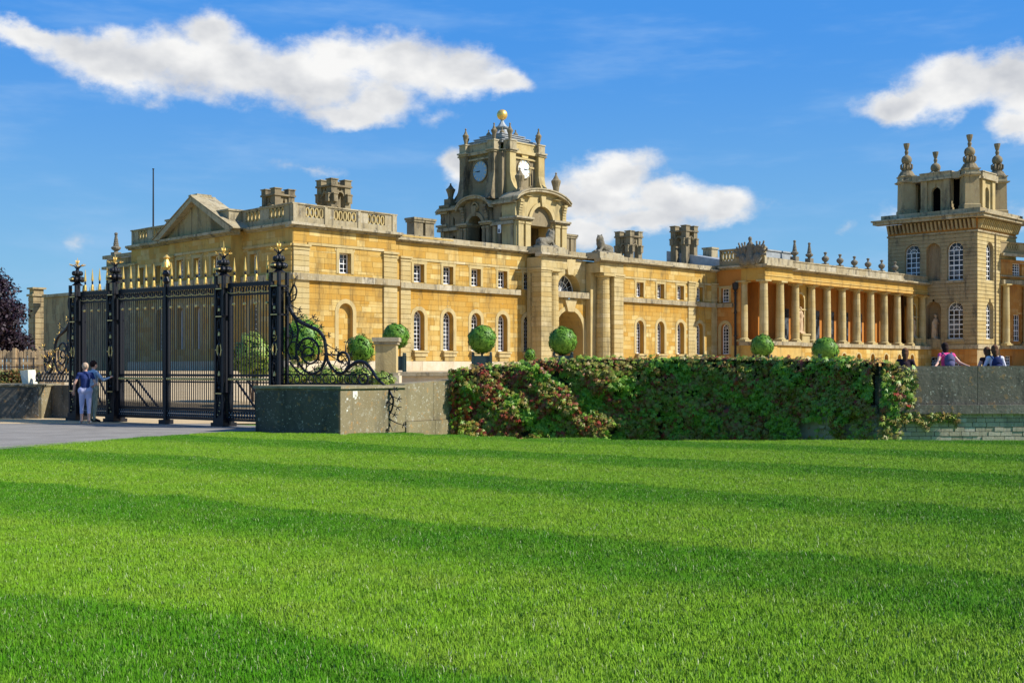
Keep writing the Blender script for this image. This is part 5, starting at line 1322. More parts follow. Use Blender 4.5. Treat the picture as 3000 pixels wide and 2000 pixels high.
mb.hexa([(x0 + .04, 36.3, 1.04), (x0 + .12, 36.65, 1.04), (x1 + .12, 36.65, 1.04), (x1 - .0, 36.25, 1.04), (x0 - .05, 36.3, 1.44), (x0 + .1, 36.65, 1.47), (x1 + .05, 36.65, 1.47), (x1 - .02, 36.25, 1.46)])
solo('stone_block', 'small whitish block of stone standing on the left gate pier', 'stone block', mb, 'blockwhite', (x0, 36.4, 1.04))
# far left: rusticated pillar, tall wall, picket fence, hurdle
FX = sA(110, 8) if False else None
fl = thing('boundary_wall', 'tall shaded stone wall with rusticated pillar at far left', 'wall', (-35, 92, GZ))
XW = .6; yq0, yq1 = yE + .05, sB(128, XW); yc_ = sB(104, XW - .2); pc_ = lw(XW - .1, yc_); D0 = pc_[1]
ztop = zz(XW, yc_, 843); ang = PAL[1]
def rr(x, y): return (pc_[0] + x * math.cos(ang) - y * math.sin(ang), pc_[1] + x * math.sin(ang) + y * math.cos(ang))
h2_ = 50 * D0 / FOC / 2.9; e_ = h2_; n = 16; z = GZ - 1; h = (ztop - .8 - z) / n; mb = MB()
def sq(k): return [rr(-k, -k), rr(k, -k), rr(k, k), rr(-k, k)]
for k in range(n): vprism(mb, sq(e_), z + k * h, z + (k + 1) * h - .07, random.gauss(0, .2)); vprism(mb, sq(e_ - .04), z + (k + 1) * h - .08, z + (k + 1) * h + .01, -.3)
vprism(mb, sq(e_ + .12), ztop - .8, ztop - .6, .2); vprism(mb, sq(e_ - .08), ztop - .6, ztop - .15, 0); vprism(mb, sq(e_ + .1), ztop - .15, ztop, .3)
part(fl, 'pillar', mb, 'tower')
wz0, wz1 = zz(XW, yq1, 864), zz(XW, yq0, 847); mb = MB(); nseg = 16; rnd_ = random.Random(5)
for s in range(nseg):
    a_, b_ = yq1 + (yq0 - yq1) * s / nseg, yq1 + (yq0 - yq1) * (s + 1) / nseg; zc_ = wz0 + (wz1 - wz0) * (s + .5) / nseg
    for r in range(9): zr0 = GZ - .5 + (zc_ - GZ + .3) * r / 9; mb.add([lw(XW, a_) + (zr0,), lw(XW, b_) + (zr0,), lw(XW, b_) + (zr0 + (zc_ - GZ + .3) / 9,), lw(XW, a_) + (zr0 + (zc_ - GZ + .3) / 9,)], [(0, 1, 2, 3)], rnd_.gauss(0, .25))
    c = MB(); vprism(c, [lw(XW - .15, a_), lw(XW - .15, b_ + .01), lw(XW + .5, b_ + .01), lw(XW + .5, a_)], zc_ - .25, zc_, rnd_.gauss(0, .3)); part(fl, 'coping_stone', c, 'cornice')
part(fl, 'wall_face', mb, 'tower')
fe = thing('picket_fence', 'weathered wooden picket fence at far left beyond the gate pier', 'fence', (-22, 50, .4))
D1 = 50.0; x = wpt(-40, D1); zt = EYE + 55 * D1 / FOC
while x < wpt(190, D1):
    h = random.uniform(-.05, .06); mb = MB(); w = .145; y = D1 + random.uniform(-.02, .02); mb.prism(lambda s, d, z, y=y: (s, y - d, z), [(x, .3), (x + w, .3), (x + w, zt + h - .05), (x + w * .5, zt + h), (x, zt + h - .04)], 0, .03); part(fe, 'picket', mb, 'wood'); x += .175
mb = MB(); mb.box(wpt(-40, D1), wpt(190, D1), D1 - .09, D1 - .03, zt - .62, zt - .50); mb.box(wpt(-40, D1), wpt(190, D1), D1 - .09, D1 - .03, .5, .62); part(fe, 'rail', mb, 'wood')
for px in (-20, 40, 160): mb = MB(); x = wpt(px, D1); mb.box(x, x + .13, D1 - .12, D1 - .02, .3, zt + .08); part(fe, 'fence_post', mb, 'wood')
hu = thing('iron_hurdle', 'thin dark iron hurdle railing in front of the wooden picket fence', 'railing', (-20, 47, .4))
D2 = 46.0; mb = MB()
for z in (EYE + 30 * D2 / FOC, EYE + 5 * D2 / FOC, .75): mb.tube([(wpt(-60, D2), D2, z), (wpt(112, D2), D2, z)], .018, 5)
part(hu, 'rail', mb, 'pipe')
for px in (-30, 14, 58, 98): mb = MB(); x = wpt(px, D2); mb.tube([(x, D2, .3), (x, D2, EYE + 33 * D2 / FOC)], .03, 6); part(hu, 'upright', mb, 'pipe')
# pedestal and retaining wall of the terrace
pe_ = thing('pedestal', 'pale stone pedestal with moulded cap between the round bush and the bay tree', 'pedestal', (wpt(1133, 44), 44, .2))
cxp, cyp = wpt(1133, 44.3), 44.3; h = .415
for z0, z1, e, tn, mt, nm in ((.1, 1.25, .10, 0, 'white_stone', 'base'), (1.25, 1.36, .05, .3, 'cornice', 'base_moulding'), (1.36, 2.40, -.03, .1, 'pale', 'die'), (2.40, 2.50, .03, 0, 'cornice', 'cap_moulding'), (2.50, 2.66, .08, .3, 'cornice', 'cap')):
    mb = MB(); mb.box(cxp - h - e, cxp + h + e, cyp - h - e, cyp + h + e, z0, z1 - .004, tn); part(pe_, nm, mb, mt)
rw = thing('retaining_wall', 'low pale retaining wall edging the forecourt terrace', 'wall', (0, 46, .2))
x = -5.5
while x < 6.5:
    e = x + random.uniform(1.2, 2.0); mb = MB(); mb.box(x + .005, e - .005, 45.95, 46.35, 1.22, 1.375, random.gauss(0, .3)); part(rw, 'coping_stone', mb, 'cornice'); mb = MB(); mb.box(x + .005, e - .005, 46.08, 46.3, .2, 1.21, random.gauss(.2, .3)); part(rw, 'wall_stone', mb, 'white_stone'); x = e

# ================================================================ wrought iron gates
IR = 'iron'
ZR = 3.72      # top rail
def rail(s0, s1, y, z0, z1, d=.03): mb = MB(); mb.box(s0, s1, y - d, y + d, z0, z1); return mb
def spike(mbI, mbG, x, y, z, s=1.0):
    mbG.lathe([(.042 * s, z + .02), (.05 * s, z + .05), (.036 * s, z + .17 * s), (.03 * s, z + .2 * s)], x, y, 8)
    mbI.lathe([(.014 * s, z + .2 * s), (.028 * s, z + .26 * s), (.014 * s, z + .3 * s)], x, y, 6)
    mbG.lathe([(.03 * s, z + .30 * s), (.036 * s, z + .34 * s), (.004, z + .66 * s)], x, y, 6)
def leafpanel(label, x0, x1, nsp, grp='panels of the wrought iron gates', diag=None):
    t = thing('iron_gate', label, 'gate', ((x0 + x1) / 2, 0, 0), GATE, grp)
    y = 0.0
    for z0, z1, nm in ((ZR - .10, ZR, 'top_rail'), (ZR - .33, ZR - .28, 'upper_rail'), (1.13, 1.17, 'lock_rail'), (1.30, 1.36, 'lock_rail'), (.40, .46, 'bottom_rail'), (.14, .20, 'bottom_rail')):
        part(t, nm, rail(x0, x1, y, z0, z1, .035), IR)
    mb = MB(); mb.box(x0, x1, y - .045, y + .02, 1.20, 1.26); part(t, 'gilded_rail', mb, 'giltpaint')
    mb = MB(); n = int((x1 - x0) / .095)
    for k in range(n): mb.ell((x0 + (k + .5) * (x1 - x0) / n, y - .05, 1.23), (.03, .03, .035), 6, 5)
    part(t, 'gilded_beads', mb, 'giltpaint', kind='stuff')
    n = nsp * 4; w = (x1 - x0) / n
    for k in range(n):
        x = x0 + (k + .5) * w
        mb = MB(); mb.tube([(x, y, .15), (x, y, ZR)], .0145, 6)
        b = part(t, 'bar', mb, IR)
        mb = MB(); mb.tube([(x, y, ZR), (x, y, ZR + (.26 if k % 2 else .14))], [.012, .003], 5)
        part(t, 'short_spike', mb, IR) if k % 2 == 0 else None
    for k in range(nsp):
        x = x0 + (2 * k + 1.5) * w if False else x0 + (k + .5) * (x1 - x0) / nsp
        a, b = MB(), MB(); spike(a, b, x, y, ZR); part(t, 'spearhead', b, 'gilt'); part(t, 'spear_collar', a, IR)
        mb = MB(); mb.ell((x, y - .03, 3.17), (.05, .04, .038), 10, 7); part(t, 'gilded_boss', mb, 'giltpaint')
        for q in (-.5, .5):
            mb = MB(); mb.ring(lambda s, d, z: (s, y - .02 - d, z), x + q * (x1 - x0) / nsp * .5, ZR - .185, .042, .06, .016, -.01, .015, 12); part(t, 'rail_ring', mb, IR)
        mb = MB(); pts = [(x + (x1 - x0) / nsp * (.5 * math.cos(u)), y - .05, ZR - .22 - .045 * math.sin(u)) for u in [math.pi * i / 8 for i in range(9)]]; mb.tube(pts, .009, 5); part(t, 'gilded_swag', mb, 'giltpaint')
    # dog bars between the lower rails
    n2 = nsp * 4
    for k in range(n2):
        x = x0 + k * w + w * .0
        if k == 0: continue
        mb = MB(); mb.tube([(x, y, .15), (x, y, .56), (x, y, .66)], [.011, .011, .001], 5); part(t, 'dog_bar', mb, IR)
        mb = MB(); mb.tube([(x, y, 1.15), (x, y, .5)], .007, 5) if False else mb.ell((x, y - .02, .30), (.022, .022, .022), 6, 5); part(t, 'stud', mb, 'lead') if k % 1 == 0 else None
    for z in (.24, .36):
        mb = MB(); n3 = nsp * 4
        for k in range(n3): mb.ell((x0 + (k + .5) * (x1 - x0) / n3, y - .035, z), (.013, .013, .016), 6, 4)
        part(t, 'studs', mb, 'lead', kind='stuff')
    mb = MB(); mb.box(x0, x1, y - .012, y + .012, .21, .28); mb.box(x0, x1, y - .012, y + .012, .32, .39); part(t, 'bottom_plate', mb, IR)
    for s in (x0 + .025, x1 - .025): mb = MB(); mb.box(s - .03, s + .03, y - .04, y + .04, .06, ZR); part(t, 'stile', mb, IR)
    if diag:
        for dx in (0, .42):
            mb = MB(); mb.tube([(x0 + diag[0] + dx, y + .06, 1.2), (x0 + diag[1] + dx, y + .06, .42)], .03, 6); part(t, 'brace', mb, IR)
    return t
posts = [0, 1.73, 6.21, 8.24]
leafpanel('narrow iron side gate at the left, behind the two women', .20, 1.53, 4, diag=(.3, .9))
leafpanel('left leaf of the wide double iron gate, right of the standing women', 1.93, 3.90, 6, diag=(.25, 1.2))
leafpanel('right leaf of the wide double iron gate, beside the second post from the right', 3.98, 6.01, 6)
leafpanel('narrow iron side gate between the two tallest right hand posts', 6.41, 8.04, 4, diag=(.2, 1.0))
# meeting post with gilded crest
t = thing('meeting_stile', 'slim iron meeting post with gilded crest between the double gates', 'gate post', (3.94, 0, 0), GATE)
mb = MB(); mb.box(3.895, 3.985, -.07, .05, .0, ZR + .08); mb.box(3.8, 4.08, -.16, .12, 0, .12); part(t, 'shaft', mb, IR)
mb = MB(); mb.lathe([(.05, ZR + .08), (.1, ZR + .16), (.05, ZR + .28), (.12, ZR + .36), (.07, ZR + .46)], 3.94, 0, 10); part(t, 'knop', mb, IR)
mb = MB(); mb.lathe([(.05, ZR + .44), (.13, ZR + .54), (.10, ZR + .66), (.05, ZR + .76), (.10, ZR + .80), (.02, ZR + .88)], 3.94, 0, 9)
for k in range(5): a = k * 1.256; mb.tube([(3.94, 0, ZR + .5), (3.94 + .16 * math.cos(a), .1 * math.sin(a), ZR + .56), (3.94 + .18 * math.cos(a), .1 * math.sin(a), ZR + .68)], [.02, .025, .004], 5)
part(t, 'gilded_crest', mb, 'gilt')
plab = ['iron gate post at the far left end of the gates', 'iron gate post just right of the two standing women', 'iron gate post second from the right, with a tall gilded spray', 'iron gate post at the right end, beside the scrolled bracket']
for i, x in enumerate(posts):
    t = thing('gate_post', plab[i], 'gate post', (x, 0, 0), GATE, 'ornate iron posts of the gates'); w = .175
    mb = MB(); mb.box(x - w - .06, x + w + .06, -w - .06, w + .06, 0, .10); mb.box(x - w - .02, x + w + .02, -w - .02, w + .02, .10, .22); mb.box(x - w + .03, x + w - .03, -w + .03, w - .03, .22, .86); part(t, 'base', mb, IR)
    for sx in (-1, 1):
        for sy in (-1, 1):
            mb = MB(); a, b = x + sx * (w - .035), sy * (w - .035); mb.box(a - .035, a + .035, b - .035, b + .035, .22, ZR + .2); part(t, 'upright', mb, IR)
    for z in (.86, 2.86, 3.58):
        mb = MB(); mb.box(x - w + .0, x + w - .0, -w + .0, w - .0, z - .025, z + .025); part(t, 'crossbar', mb, IR)
        mb = MB(); mb.box(x - w + .06, x + w - .06, -w - .012, -w + .002, z - .012, z + .012); part(t, 'gilded_bar', mb, 'giltpaint')
    F = lambda s, d, z: (s, -w + .03 - d, z)
    mb = MB(); mb.ring(F, x, 1.99, .062, .15, .028, -.02, .02, 20); mb.ell((x - .11, -w, 1.99), (.025, .02, .02), 6, 4); mb.ell((x + .11, -w, 1.99), (.025, .02, .02), 6, 4); part(t, 'gilded_oval', mb, 'giltpaint')
    mb = MB(); mb.ring(F, x, 1.99, .095, .19, .02, -.03, .0, 20)
    for z0, z1, r in ((2.2, 2.8, .05), (2.9, 3.5, .06), (1.1, 1.75, .05), (.3, .8, .06)):
        for s in (-1, 1):
            pts = [(x + s * (.02 + r * math.sin(math.pi * u)), -w + .02, z0 + (z1 - z0) * u) for u in [j / 8 for j in range(9)]]; mb.tube(pts, .014, 5)
            cz = z0 + .12; mb.ring(F, x + s * .065, cz, .03, .035, .015, -.01, .01, 10); mb.ring(F, x + s * .065, z1 - .12, .03, .035, .015, -.01, .01, 10)
    for z in (1.0, 1.85, 2.13, 2.5, 3.1, 3.35): mb.ell((x, -w + .02, z), (.05, .03, .045), 8, 6)
    mb.box(x - .085, x + .085, -.085, .085, .86, 3.6); part(t, 'scrollwork', mb, IR)
    mb = MB()
    for z in (2.36, 1.32, 3.0): mb.lathe([(.035, z), (.03, z + .06), (.012, z + .12)], x, -w + .02, 8)
    for z in (.55, .62, .4, .3): mb.ell((x + random.uniform(-.07, .07), -w - .0, z), (.018, .02, .018), 6, 4)
    part(t, 'gilded_flower', mb, 'giltpaint')
    mb = MB(); z = ZR + .2       # bulbous crest of scrolls
    mb.lathe([(.17, z), (.10, z + .06), (.07, z + .14)], x, 0, 10)
    for k in range(8):
        a = k * math.pi / 4; mb.ell((x + .155 * math.cos(a), .155 * math.sin(a), z + .17), (.068, .068, .075), 8, 6); mb.ell((x + .105 * math.cos(a + .3), .105 * math.sin(a + .3), z + .35), (.055, .055, .075), 8, 6)
        mb.ring(lambda s, d, zq, a=a: (x + s * math.cos(a), s * math.sin(a) + d, zq), .13, z + .19, .04, .05, .02, -.012, .012, 10)
    mb.lathe([(.06, z + .1), (.08, z + .3), (.05, z + .45), (.02, z + .55)], x, 0, 8)
    crest = part(t, 'crest', mb, IR)
    mb = MB(); mb.box(x - .08, x + .08, -.24, -.19, z + .16, z + .2); mb.ell((x, -.11, z + .37), (.035, .02, .02), 6, 4); part(t, 'gilded_band', mb, 'giltpaint', crest)
    mb = MB(); mb2_ = MB()
    for k in range(6):
        a = k * math.pi / 3 + .2; c_, s_ = math.cos(a), math.sin(a)
        mb2_.tube([(x, 0, z + .45), (x + .09 * c_, .09 * s_, z + .56), (x + .18 * c_, .18 * s_, z + .58)], [.018, .016, .008], 5)
        for e in (-.35, 0, .35): mb.tube([(x + .16 * c_, .16 * s_, z + .575), (x + .235 * math.cos(a + e), .235 * math.sin(a + e), z + .60 + .03 * math.cos(e * 5))], [.016, .003], 5)
    for e in range(5): a = e * 1.256; mb.tube([(x, 0, z + .6), (x + .035 * math.cos(a), .035 * math.sin(a), z + .68), (x + .05 * math.cos(a), .05 * math.sin(a), z + .74)], [.016, .016, .003], 5)
    mb.tube([(x, 0, z + .52), (x, 0, z + (.92 if i == 2 else .80))], [.022, .006], 6); mb2_.tube([(x, 0, z + .4), (x, 0, z + .62)], .015, 6)
    part(t, 'gilded_star', mb, 'gilt', crest); part(t, 'spray_stem', mb2_, IR, crest)

# scrolled brackets on the walls
def spline(pts, k=6):
    P = [Vector(p) for p in pts]; out = []
    for i in range(len(P) - 1):
        a, b, c, d = P[max(i - 1, 0)], P[i], P[i + 1], P[min(i + 2, len(P) - 1)]
        for j in range(k):
            u = j / k; out.append(.5 * ((2 * b) + (c - a) * u + (2 * a - 5 * b + 4 * c - d) * u * u + (3 * b - a - 3 * c + d) * u ** 3))
    out.append(P[-1]); return out
def zoompt(x, y, D=29.7):   # photograph measurement -> (distance along the bracket, height)
    px, py = 820 + x * .2742, 850 + y * .2742; return ((px - 817) / FOC * D / .968, EYE + (1080 - py) * D / FOC)
def bracket(label, frame, gild, flip=False, n_end=None, s=1.0, drape=True):
    t = thing('scroll_bracket', label, 'bracket', (0, 0, 0), frame, 'scrolled wrought iron brackets beside the gates')
    rnd = random.Random(11); k = 1.0
    def P(q, d=0.0): a, z = zoompt(*q); return Vector((a * s, d, z))
    curves = [('main_stem', [(100, 60), (115, 180), (160, 270), (230, 335), (330, 385), (430, 430), (495, 510), (515, 620), (535, 740), (600, 850), (680, 890), (750, 845), (775, 750), (745, 680), (695, 665), (655, 695), (655, 750), (700, 770)], .055, .03),
              ('scroll', [(160, 280), (205, 420), (185, 600), (200, 740), (260, 840), (350, 890), (440, 860), (495, 770), (525, 620)], .032, .025),
              ('scroll', [(200, 640), (250, 540), (330, 512), (410, 560), (440, 650), (415, 745), (340, 785), (275, 750), (250, 680), (290, 620), (345, 612), (380, 660), (350, 705), (310, 690)], .034, .018),
              ('scroll', [(130, 740), (90, 640), (130, 560), (190, 560), (210, 620), (170, 660)], .022, .015),
              ('scroll', [(100, 100), (120, 20), (160, -60), (190, 0), (170, 90), (130, 110)], .028, .018),
              ('scroll', [(108, 350), (150, 470), (120, 560)], .02, .015), ('scroll', [(520, 740), (470, 850), (400, 900)], .025, .015), ('scroll', [(110, 760), (180, 850), (260, 900)], .025, .018)]
    if drape:
        curves += [('tail', [(740, 850), (850, 772), (950, 775), (1040, 850), (1130, 945), (1210, 1010), (1270, 1080), (1305, 1160), (1290, 1260), (1250, 1340), (1215, 1420), (1180, 1510)], .05, .012),
                   ('tail', [(1215, 1010), (1225, 1100), (1235, 1220), (1240, 1330), (1270, 1420), (1300, 1490)], .03, .006)]
    def dd(q):     # the hanging tail lies against the sunlit wall face, a little forward
        return -.32 * max(0.0, min(1.0, (q[0] - 980) / 170)) if q[1] > 700 else 0.0
    sprigs = MB(); gmb = MB(); main = None
    for nm, pts, r0, r1 in curves:
        sp = spline([P(p, dd(p)) for p in pts]); mb = MB(); n = len(sp)
        mb.tube(sp, [r0 + (r1 - r0) * i / (n - 1) for i in range(n)], 8); part(t, nm, mb, IR)
        if nm in ('main_stem', 'tail') or rnd.random() < .8:
            step = 5 if nm != 'scroll' else 8
            for i in range(4, n - 2, step):
                tn = (sp[i + 1] - sp[i - 1]).normalized(); side = 1 if nm == 'main_stem' and i < n * .45 else rnd.choice((-1, 1)); nn = Vector((tn.z, 0, -tn.x)) * -side
                if nm == 'main_stem' and i < n * .45 and nn.z < 0: nn = -nn
                L = rnd.uniform(.14, .42 if nm in ('main_stem', 'tail') else .2); o = Vector((0, rnd.uniform(-.12, .12), 0))
                a = sp[i]; b = a + nn * L * .5 + tn * L * .45 + o * .5; c = a + nn * L * .95 + tn * L * .7 + o
                if c.z < 1.12 and a.z > 1.1: continue
                mb = MB(); mb.tube(spline([a, b, c], 4), [.02, .018, .016, .014, .012, .011, .01, .009, .008], 5)
                for e in range(4):
                    v = (c - b).normalized(); q = Vector((v.x * math.cos(e * 1.2 - 1.8) - v.z * math.sin(e * 1.2 - 1.8), rnd.uniform(-.5, .5), v.x * math.sin(e * 1.2 - 1.8) + v.z * math.cos(e * 1.2 - 1.8))).normalized()
                    (gmb if rnd.random() < gild else mb).tube([c - v * .01, c + q * .06, c + q * .09 + v * .02], [.012, .013, .002], 5)
                part(t, 'leaf_sprig', mb, IR)
    if gmb.f: part(t, 'gilded_leaves', gmb, 'gilt', kind='stuff')
    z0, z1 = zoompt(0, 1000)[1], zoompt(0, 900)[1]; L = zoompt(860, 0)[0] * s
    mb = MB(); mb.tube([(0, 0, z0), (zoompt(1010, 0)[0] * s, 0, z0)], .022, 6); part(t, 'base_rail', mb, IR); mb = MB(); mb.tube([(0, 0, z1), (L, 0, z1)], .02, 6); part(t, 'ring_rail', mb, IR)
    F = lambda a, d, z: (a, -d, z)
    for k_ in range(10):
        a, z = zoompt(115 + 80 * k_, 950); mb = MB(); mb.ring(F, a * s, (z0 + z1) / 2, .062 * 1, .088, .02, -.015, .015, 16); part(t, 'ring', mb, IR)
    a, z = zoompt(930, 950); mb = MB(); mb.ring(F, a * s, z, .11, .11, .04, -.03, .03, 16); mb.ell((a * s, -.02, z), (.05, .04, .05)); part(t, 'end_scroll', mb, IR)
    mb = MB(); a, z = zoompt(60, 500); mb.ell((.02, -.12, z), (.06, .05, .06), 8, 6); 
    for e in range(6): mb.tube([(.02, -.12, z), (.02 + .1 * math.cos(e * 1.047), -.17, z + .1 * math.sin(e * 1.047))], [.03, .01], 5)
    part(t, 'gilded_rosette', mb, 'gilt')
    return t
pr4 = (-5.87, 30.0)
bracket('wrought iron scroll bracket spilling over the right hand pier, mostly black', (pr4, math.atan2(-.252, .968)), .08)
# mirrored on the left: the frame is turned so that its local x runs away from the gates
bracket('wrought iron scroll bracket on the left wall with many gilded leaves', ((-12.72, 34.8), math.atan2(.66, -.75)), .8, s=1.0, drape=False)

# ================================================================ foliage
def leafcloud(pts, nrm, size, tones, aspect=.5, jit=.6, seed=1):
    rg = np.random.RandomState(seed); n = len(pts)
    d = nrm + rg.normal(0, jit, (n, 3)); d /= np.linalg.norm(d, axis=1)[:, None] + 1e-9
    r = rg.normal(0, 1, (n, 3)); u = np.cross(d, r); u /= np.linalg.norm(u, axis=1)[:, None] + 1e-9; v = np.cross(d, u)
    s = size * rg.uniform(.6, 1.35, (n, 1))
    a = pts - u * s; b = pts + v * s * aspect + d * s * .15; c = pts + u * s; e = pts - v * s * aspect + d * s * .15
    V = np.stack([a, b, c, e], 1).reshape(-1, 3); return V, n, np.repeat(tones, 1)
def quadmesh(name, V, n, tones, mats, base=(0, 0, 0)):
    me = bpy.data.meshes.new(name); V = V - np.array(base)
    me.vertices.add(4 * n); me.vertices.foreach_set('co', V.ravel().astype(np.float32))
    me.loops.add(4 * n); me.loops.foreach_set('vertex_index', np.arange(4 * n, dtype=np.int32))
    me.polygons.add(n); me.polygons.foreach_set('loop_start', np.arange(0, 4 * n, 4, dtype=np.int32)); me.polygons.foreach_set('loop_total', np.full(n, 4, dtype=np.int32))
    me.materials.append(M[mats]); at = me.attributes.new('tone', 'FLOAT', 'FACE'); at.data.foreach_set('value', np.asarray(tones, dtype=np.float32)); me.update(calc_edges=True); return me
def sphere_pts(n, r, seed, squash=1.0, lump=.06):
    rg = np.random.RandomState(seed); d = rg.normal(0, 1, (n, 3)); d /= np.linalg.norm(d, axis=1)[:, None]
    nc = 110; cc = rg.normal(0, 1, (nc, 3)); cc /= np.linalg.norm(cc, axis=1)[:, None]; dot = d @ cc.T; ix = dot.argmax(1)
    l = 1 + lump * rg.uniform(-1, .9, nc)[ix] - 2.2 * lump * np.minimum(1.5, (1 - dot[np.arange(n), ix]) / .02) * .55 + lump * .5
    rad = r * l * (1 - np.abs(rg.normal(0, .085, n)) + (rg.rand(n) > .97) * .05); p = d * rad[:, None]; p[:, 2] *= squash; return p, d
TG = 'clipped bay trees along the forecourt'
def topiary(label, px, cy, rpx, D, tub=True, seed=1):
    x = wpt(px, D); r = rpx * D / FOC; zc = EYE + (1080 - cy) * D / FOC; gz = GZ + .02 if D > 46.3 and px > 1100 else gh(x, D)
    tubh = .66
    t = thing('bay_tree', label, 'tree', (x, D, gz + tubh if tub else gz), WORLD, TG)
    p, d = sphere_pts(5200, r * .98, seed, 1.0, .055); p += np.array([x, D, zc]); V, n, tn = leafcloud(p, d, .055, np.random.RandomState(seed).uniform(-.1, .5, len(p)), .42, 1.0, seed)
    part(t, 'crown', None, None, mesh=quadmesh('crown', V, n, tn, 'box', t.base))
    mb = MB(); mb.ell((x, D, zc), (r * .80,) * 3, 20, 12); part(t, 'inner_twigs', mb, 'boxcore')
    mb = MB(); mb.tube([(x, D, gz + (tubh - .1 if tub else 0)), (x + .01, D, zc)], .045, 8); part(t, 'trunk', mb, 'bark')
    if tub:
        q = thing('planter', 'dark planter tub of the ' + label.replace('clipped ', ''), 'planter', (x, D, gz), WORLD, 'dark planter tubs of the bay trees'); h = .36
        mb = MB(); mb.box(x - h, x + h, D - h, D + h, gz + .06, gz + tubh); part(q, 'tub_body', mb, 'tub')
        for sx in (-1, 1):
            for sy in (-1, 1):
                mb = MB(); a, b = x + sx * h, D + sy * h; mb.box(a - .05, a + .05, b - .05, b + .05, gz, gz + tubh + .05); mb.ell((a, b, gz + tubh + .1), (.05,) * 3, 8, 6); part(q, 'corner_post', mb, 'tub')
        mb = MB(); mb.box(x - h + .06, x + h - .06, D - h - .02, D - h, gz + .18, gz + tubh - .1); part(q, 'side_panel', mb, 'tub')
topiary('round clipped bay tree right behind the pale stone pedestal', 1160, 985, 40, 50.5, seed=2)
topiary('round clipped bay tree hiding the third arched window of the wing', 1412, 993, 43, 48.5, seed=3)
topiary('round clipped bay tree in front of the gateway arch', 1649, 999, 43, 48.5, seed=4)
topiary('darker round clipped bay tree before the left end of the colonnade', 2233, 1014, 35, 57, seed=5)
topiary('bright round clipped bay tree before the middle of the colonnade', 2418, 1026, 40, 52, seed=6)
def bush(name, label, px, py, rx, ry, D, mt='box', n=5000, ls=.04, seed=1, group=None, core=True):
    x = wpt(px, D); a, b = rx * D / FOC, ry * D / FOC; zc = EYE + (1080 - py) * D / FOC
    t = thing(name, label, 'bush', (x, D, max(gh(x, D), zc - b)), WORLD, group)
    p, d = sphere_pts(n, 1.0, seed, 1.0, .12); p *= np.array([a, a, b]); p += np.array([x, D, zc]); V, n_, tn = leafcloud(p, d, ls, np.random.RandomState(seed).uniform(-.2, .5, n), .45, .8, seed)
    part(t, 'foliage', None, None, mesh=quadmesh('foliage', V, n_, tn, mt, t.base))
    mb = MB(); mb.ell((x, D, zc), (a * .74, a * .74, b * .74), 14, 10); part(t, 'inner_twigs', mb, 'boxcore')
    for k in range(3): mb = MB(); mb.tube([(x + .06 * (k - 1), D, gh(x, D) - .05), (x + .2 * (k - 1), D, zc)], .03, 5); part(t, 'stem', mb, 'bark')
bush('laurel_bush', 'large round olive bush seen through the right side gate', 742, 1045, 62, 68, 44, 'shrub', 7000, .05, 21)
bush('laurel_bush', 'tall glossy green bush behind the iron scroll bracket', 885, 1000, 62, 72, 41, 'box', 6500, .05, 22)
bush('laurel_bush', 'dark clipped round bush left of the stone pedestal', 1058, 1025, 42, 48, 41, 'box', 5000, .035, 23)
for i, (px, py, rx, ry, D) in enumerate(((860, 1105, 60, 34, 38), (960, 1108, 62, 38, 37.5), (1060, 1112, 62, 40, 37), (1120, 1118, 40, 30, 36.5))):
    bush('low_shrub', ['low yellow green shrub beside the right gate post, below the scroll', 'low yellow green shrub under the middle of the iron bracket', 'low yellow green shrub under the end curl of the bracket', 'small yellow green shrub in front of the stone pedestal'][i], px, py, rx, ry, D, 'shrub', 3500, .035, 30 + i, 'low shrubs behind the iron bracket')
bush('low_shrub', 'small green shrub at the base of the gateway seen over the creeper', 1552, 1040, 16, 22, 47.5, 'box', 900, .035, 41)
# reddish clipped hedge at far left
hd = thing('hedge', 'low reddish brown clipped hedge in front of the picket fence', 'hedge', (-18, 41.5, .2))
rg = np.random.RandomState(9); n = 9000; hx0, hx1 = wpt(-80, 41), wpt(105, 41); p = np.stack([rg.uniform(hx0, hx1, n), 41 + rg.normal(0, .25, n), rg.uniform(.2, 1.0, n) ** .7 * 1.15 + .35 + 0], 1)
p[:, 2] = np.minimum(p[:, 2], 1.42 + .05 * np.sin(p[:, 0] * 4)); V, n_, tn = leafcloud(p, np.tile([0, -.7, .7], (n, 1)), .05, rg.uniform(0, .6, n), .5, .8, 3); part(hd, 'foliage', None, None, mesh=quadmesh('foliage', V, n_, tn, 'hedge', hd.base))
mb = MB(); mb.box(hx0, hx1, 40.8, 41.3, .1, 1.3); part(hd, 'inner_twigs', mb, 'boxcore')
# copper beech
bt = thing('copper_beech', 'dark purple copper beech tree at the left edge', 'tree', (-35, 78, GZ - .1))
tx, ty_ = -36.5, 78.0; mb = MB(); mb.tube([(tx, ty_, .5), (tx + .1, ty_, 3), (tx - .2, ty_, 6), (tx, ty_, 9)], [.5, .38, .25, .1], 10); rb = random.Random(3)
cl_ = []
for k in range(84):
    a = rb.uniform(0, 6.28); h = rb.uniform(0, 1); R_ = 5.4 * math.sqrt(max(.05, 1 - (h * 1.0) ** 1.7)) ; R_ *= rb.uniform(.55, 1.0)
    c = Vector((tx + R_ * math.cos(a), ty_ + R_ * math.sin(a), 1.9 + 6.3 * h)); cl_.append((c, rb.uniform(.9, 1.6)))
    if k % 3 == 0: mb.tube([(tx, ty_, 1.8 + h * 4.5), tuple((Vector((tx, ty_, 2.2 + h * 4.5)) + c) / 2), tuple(c)], [.12, .08, .03], 6)
part(bt, 'trunk', mb, 'bark')
rg = np.random.RandomState(12); P_ = []; N_ = []
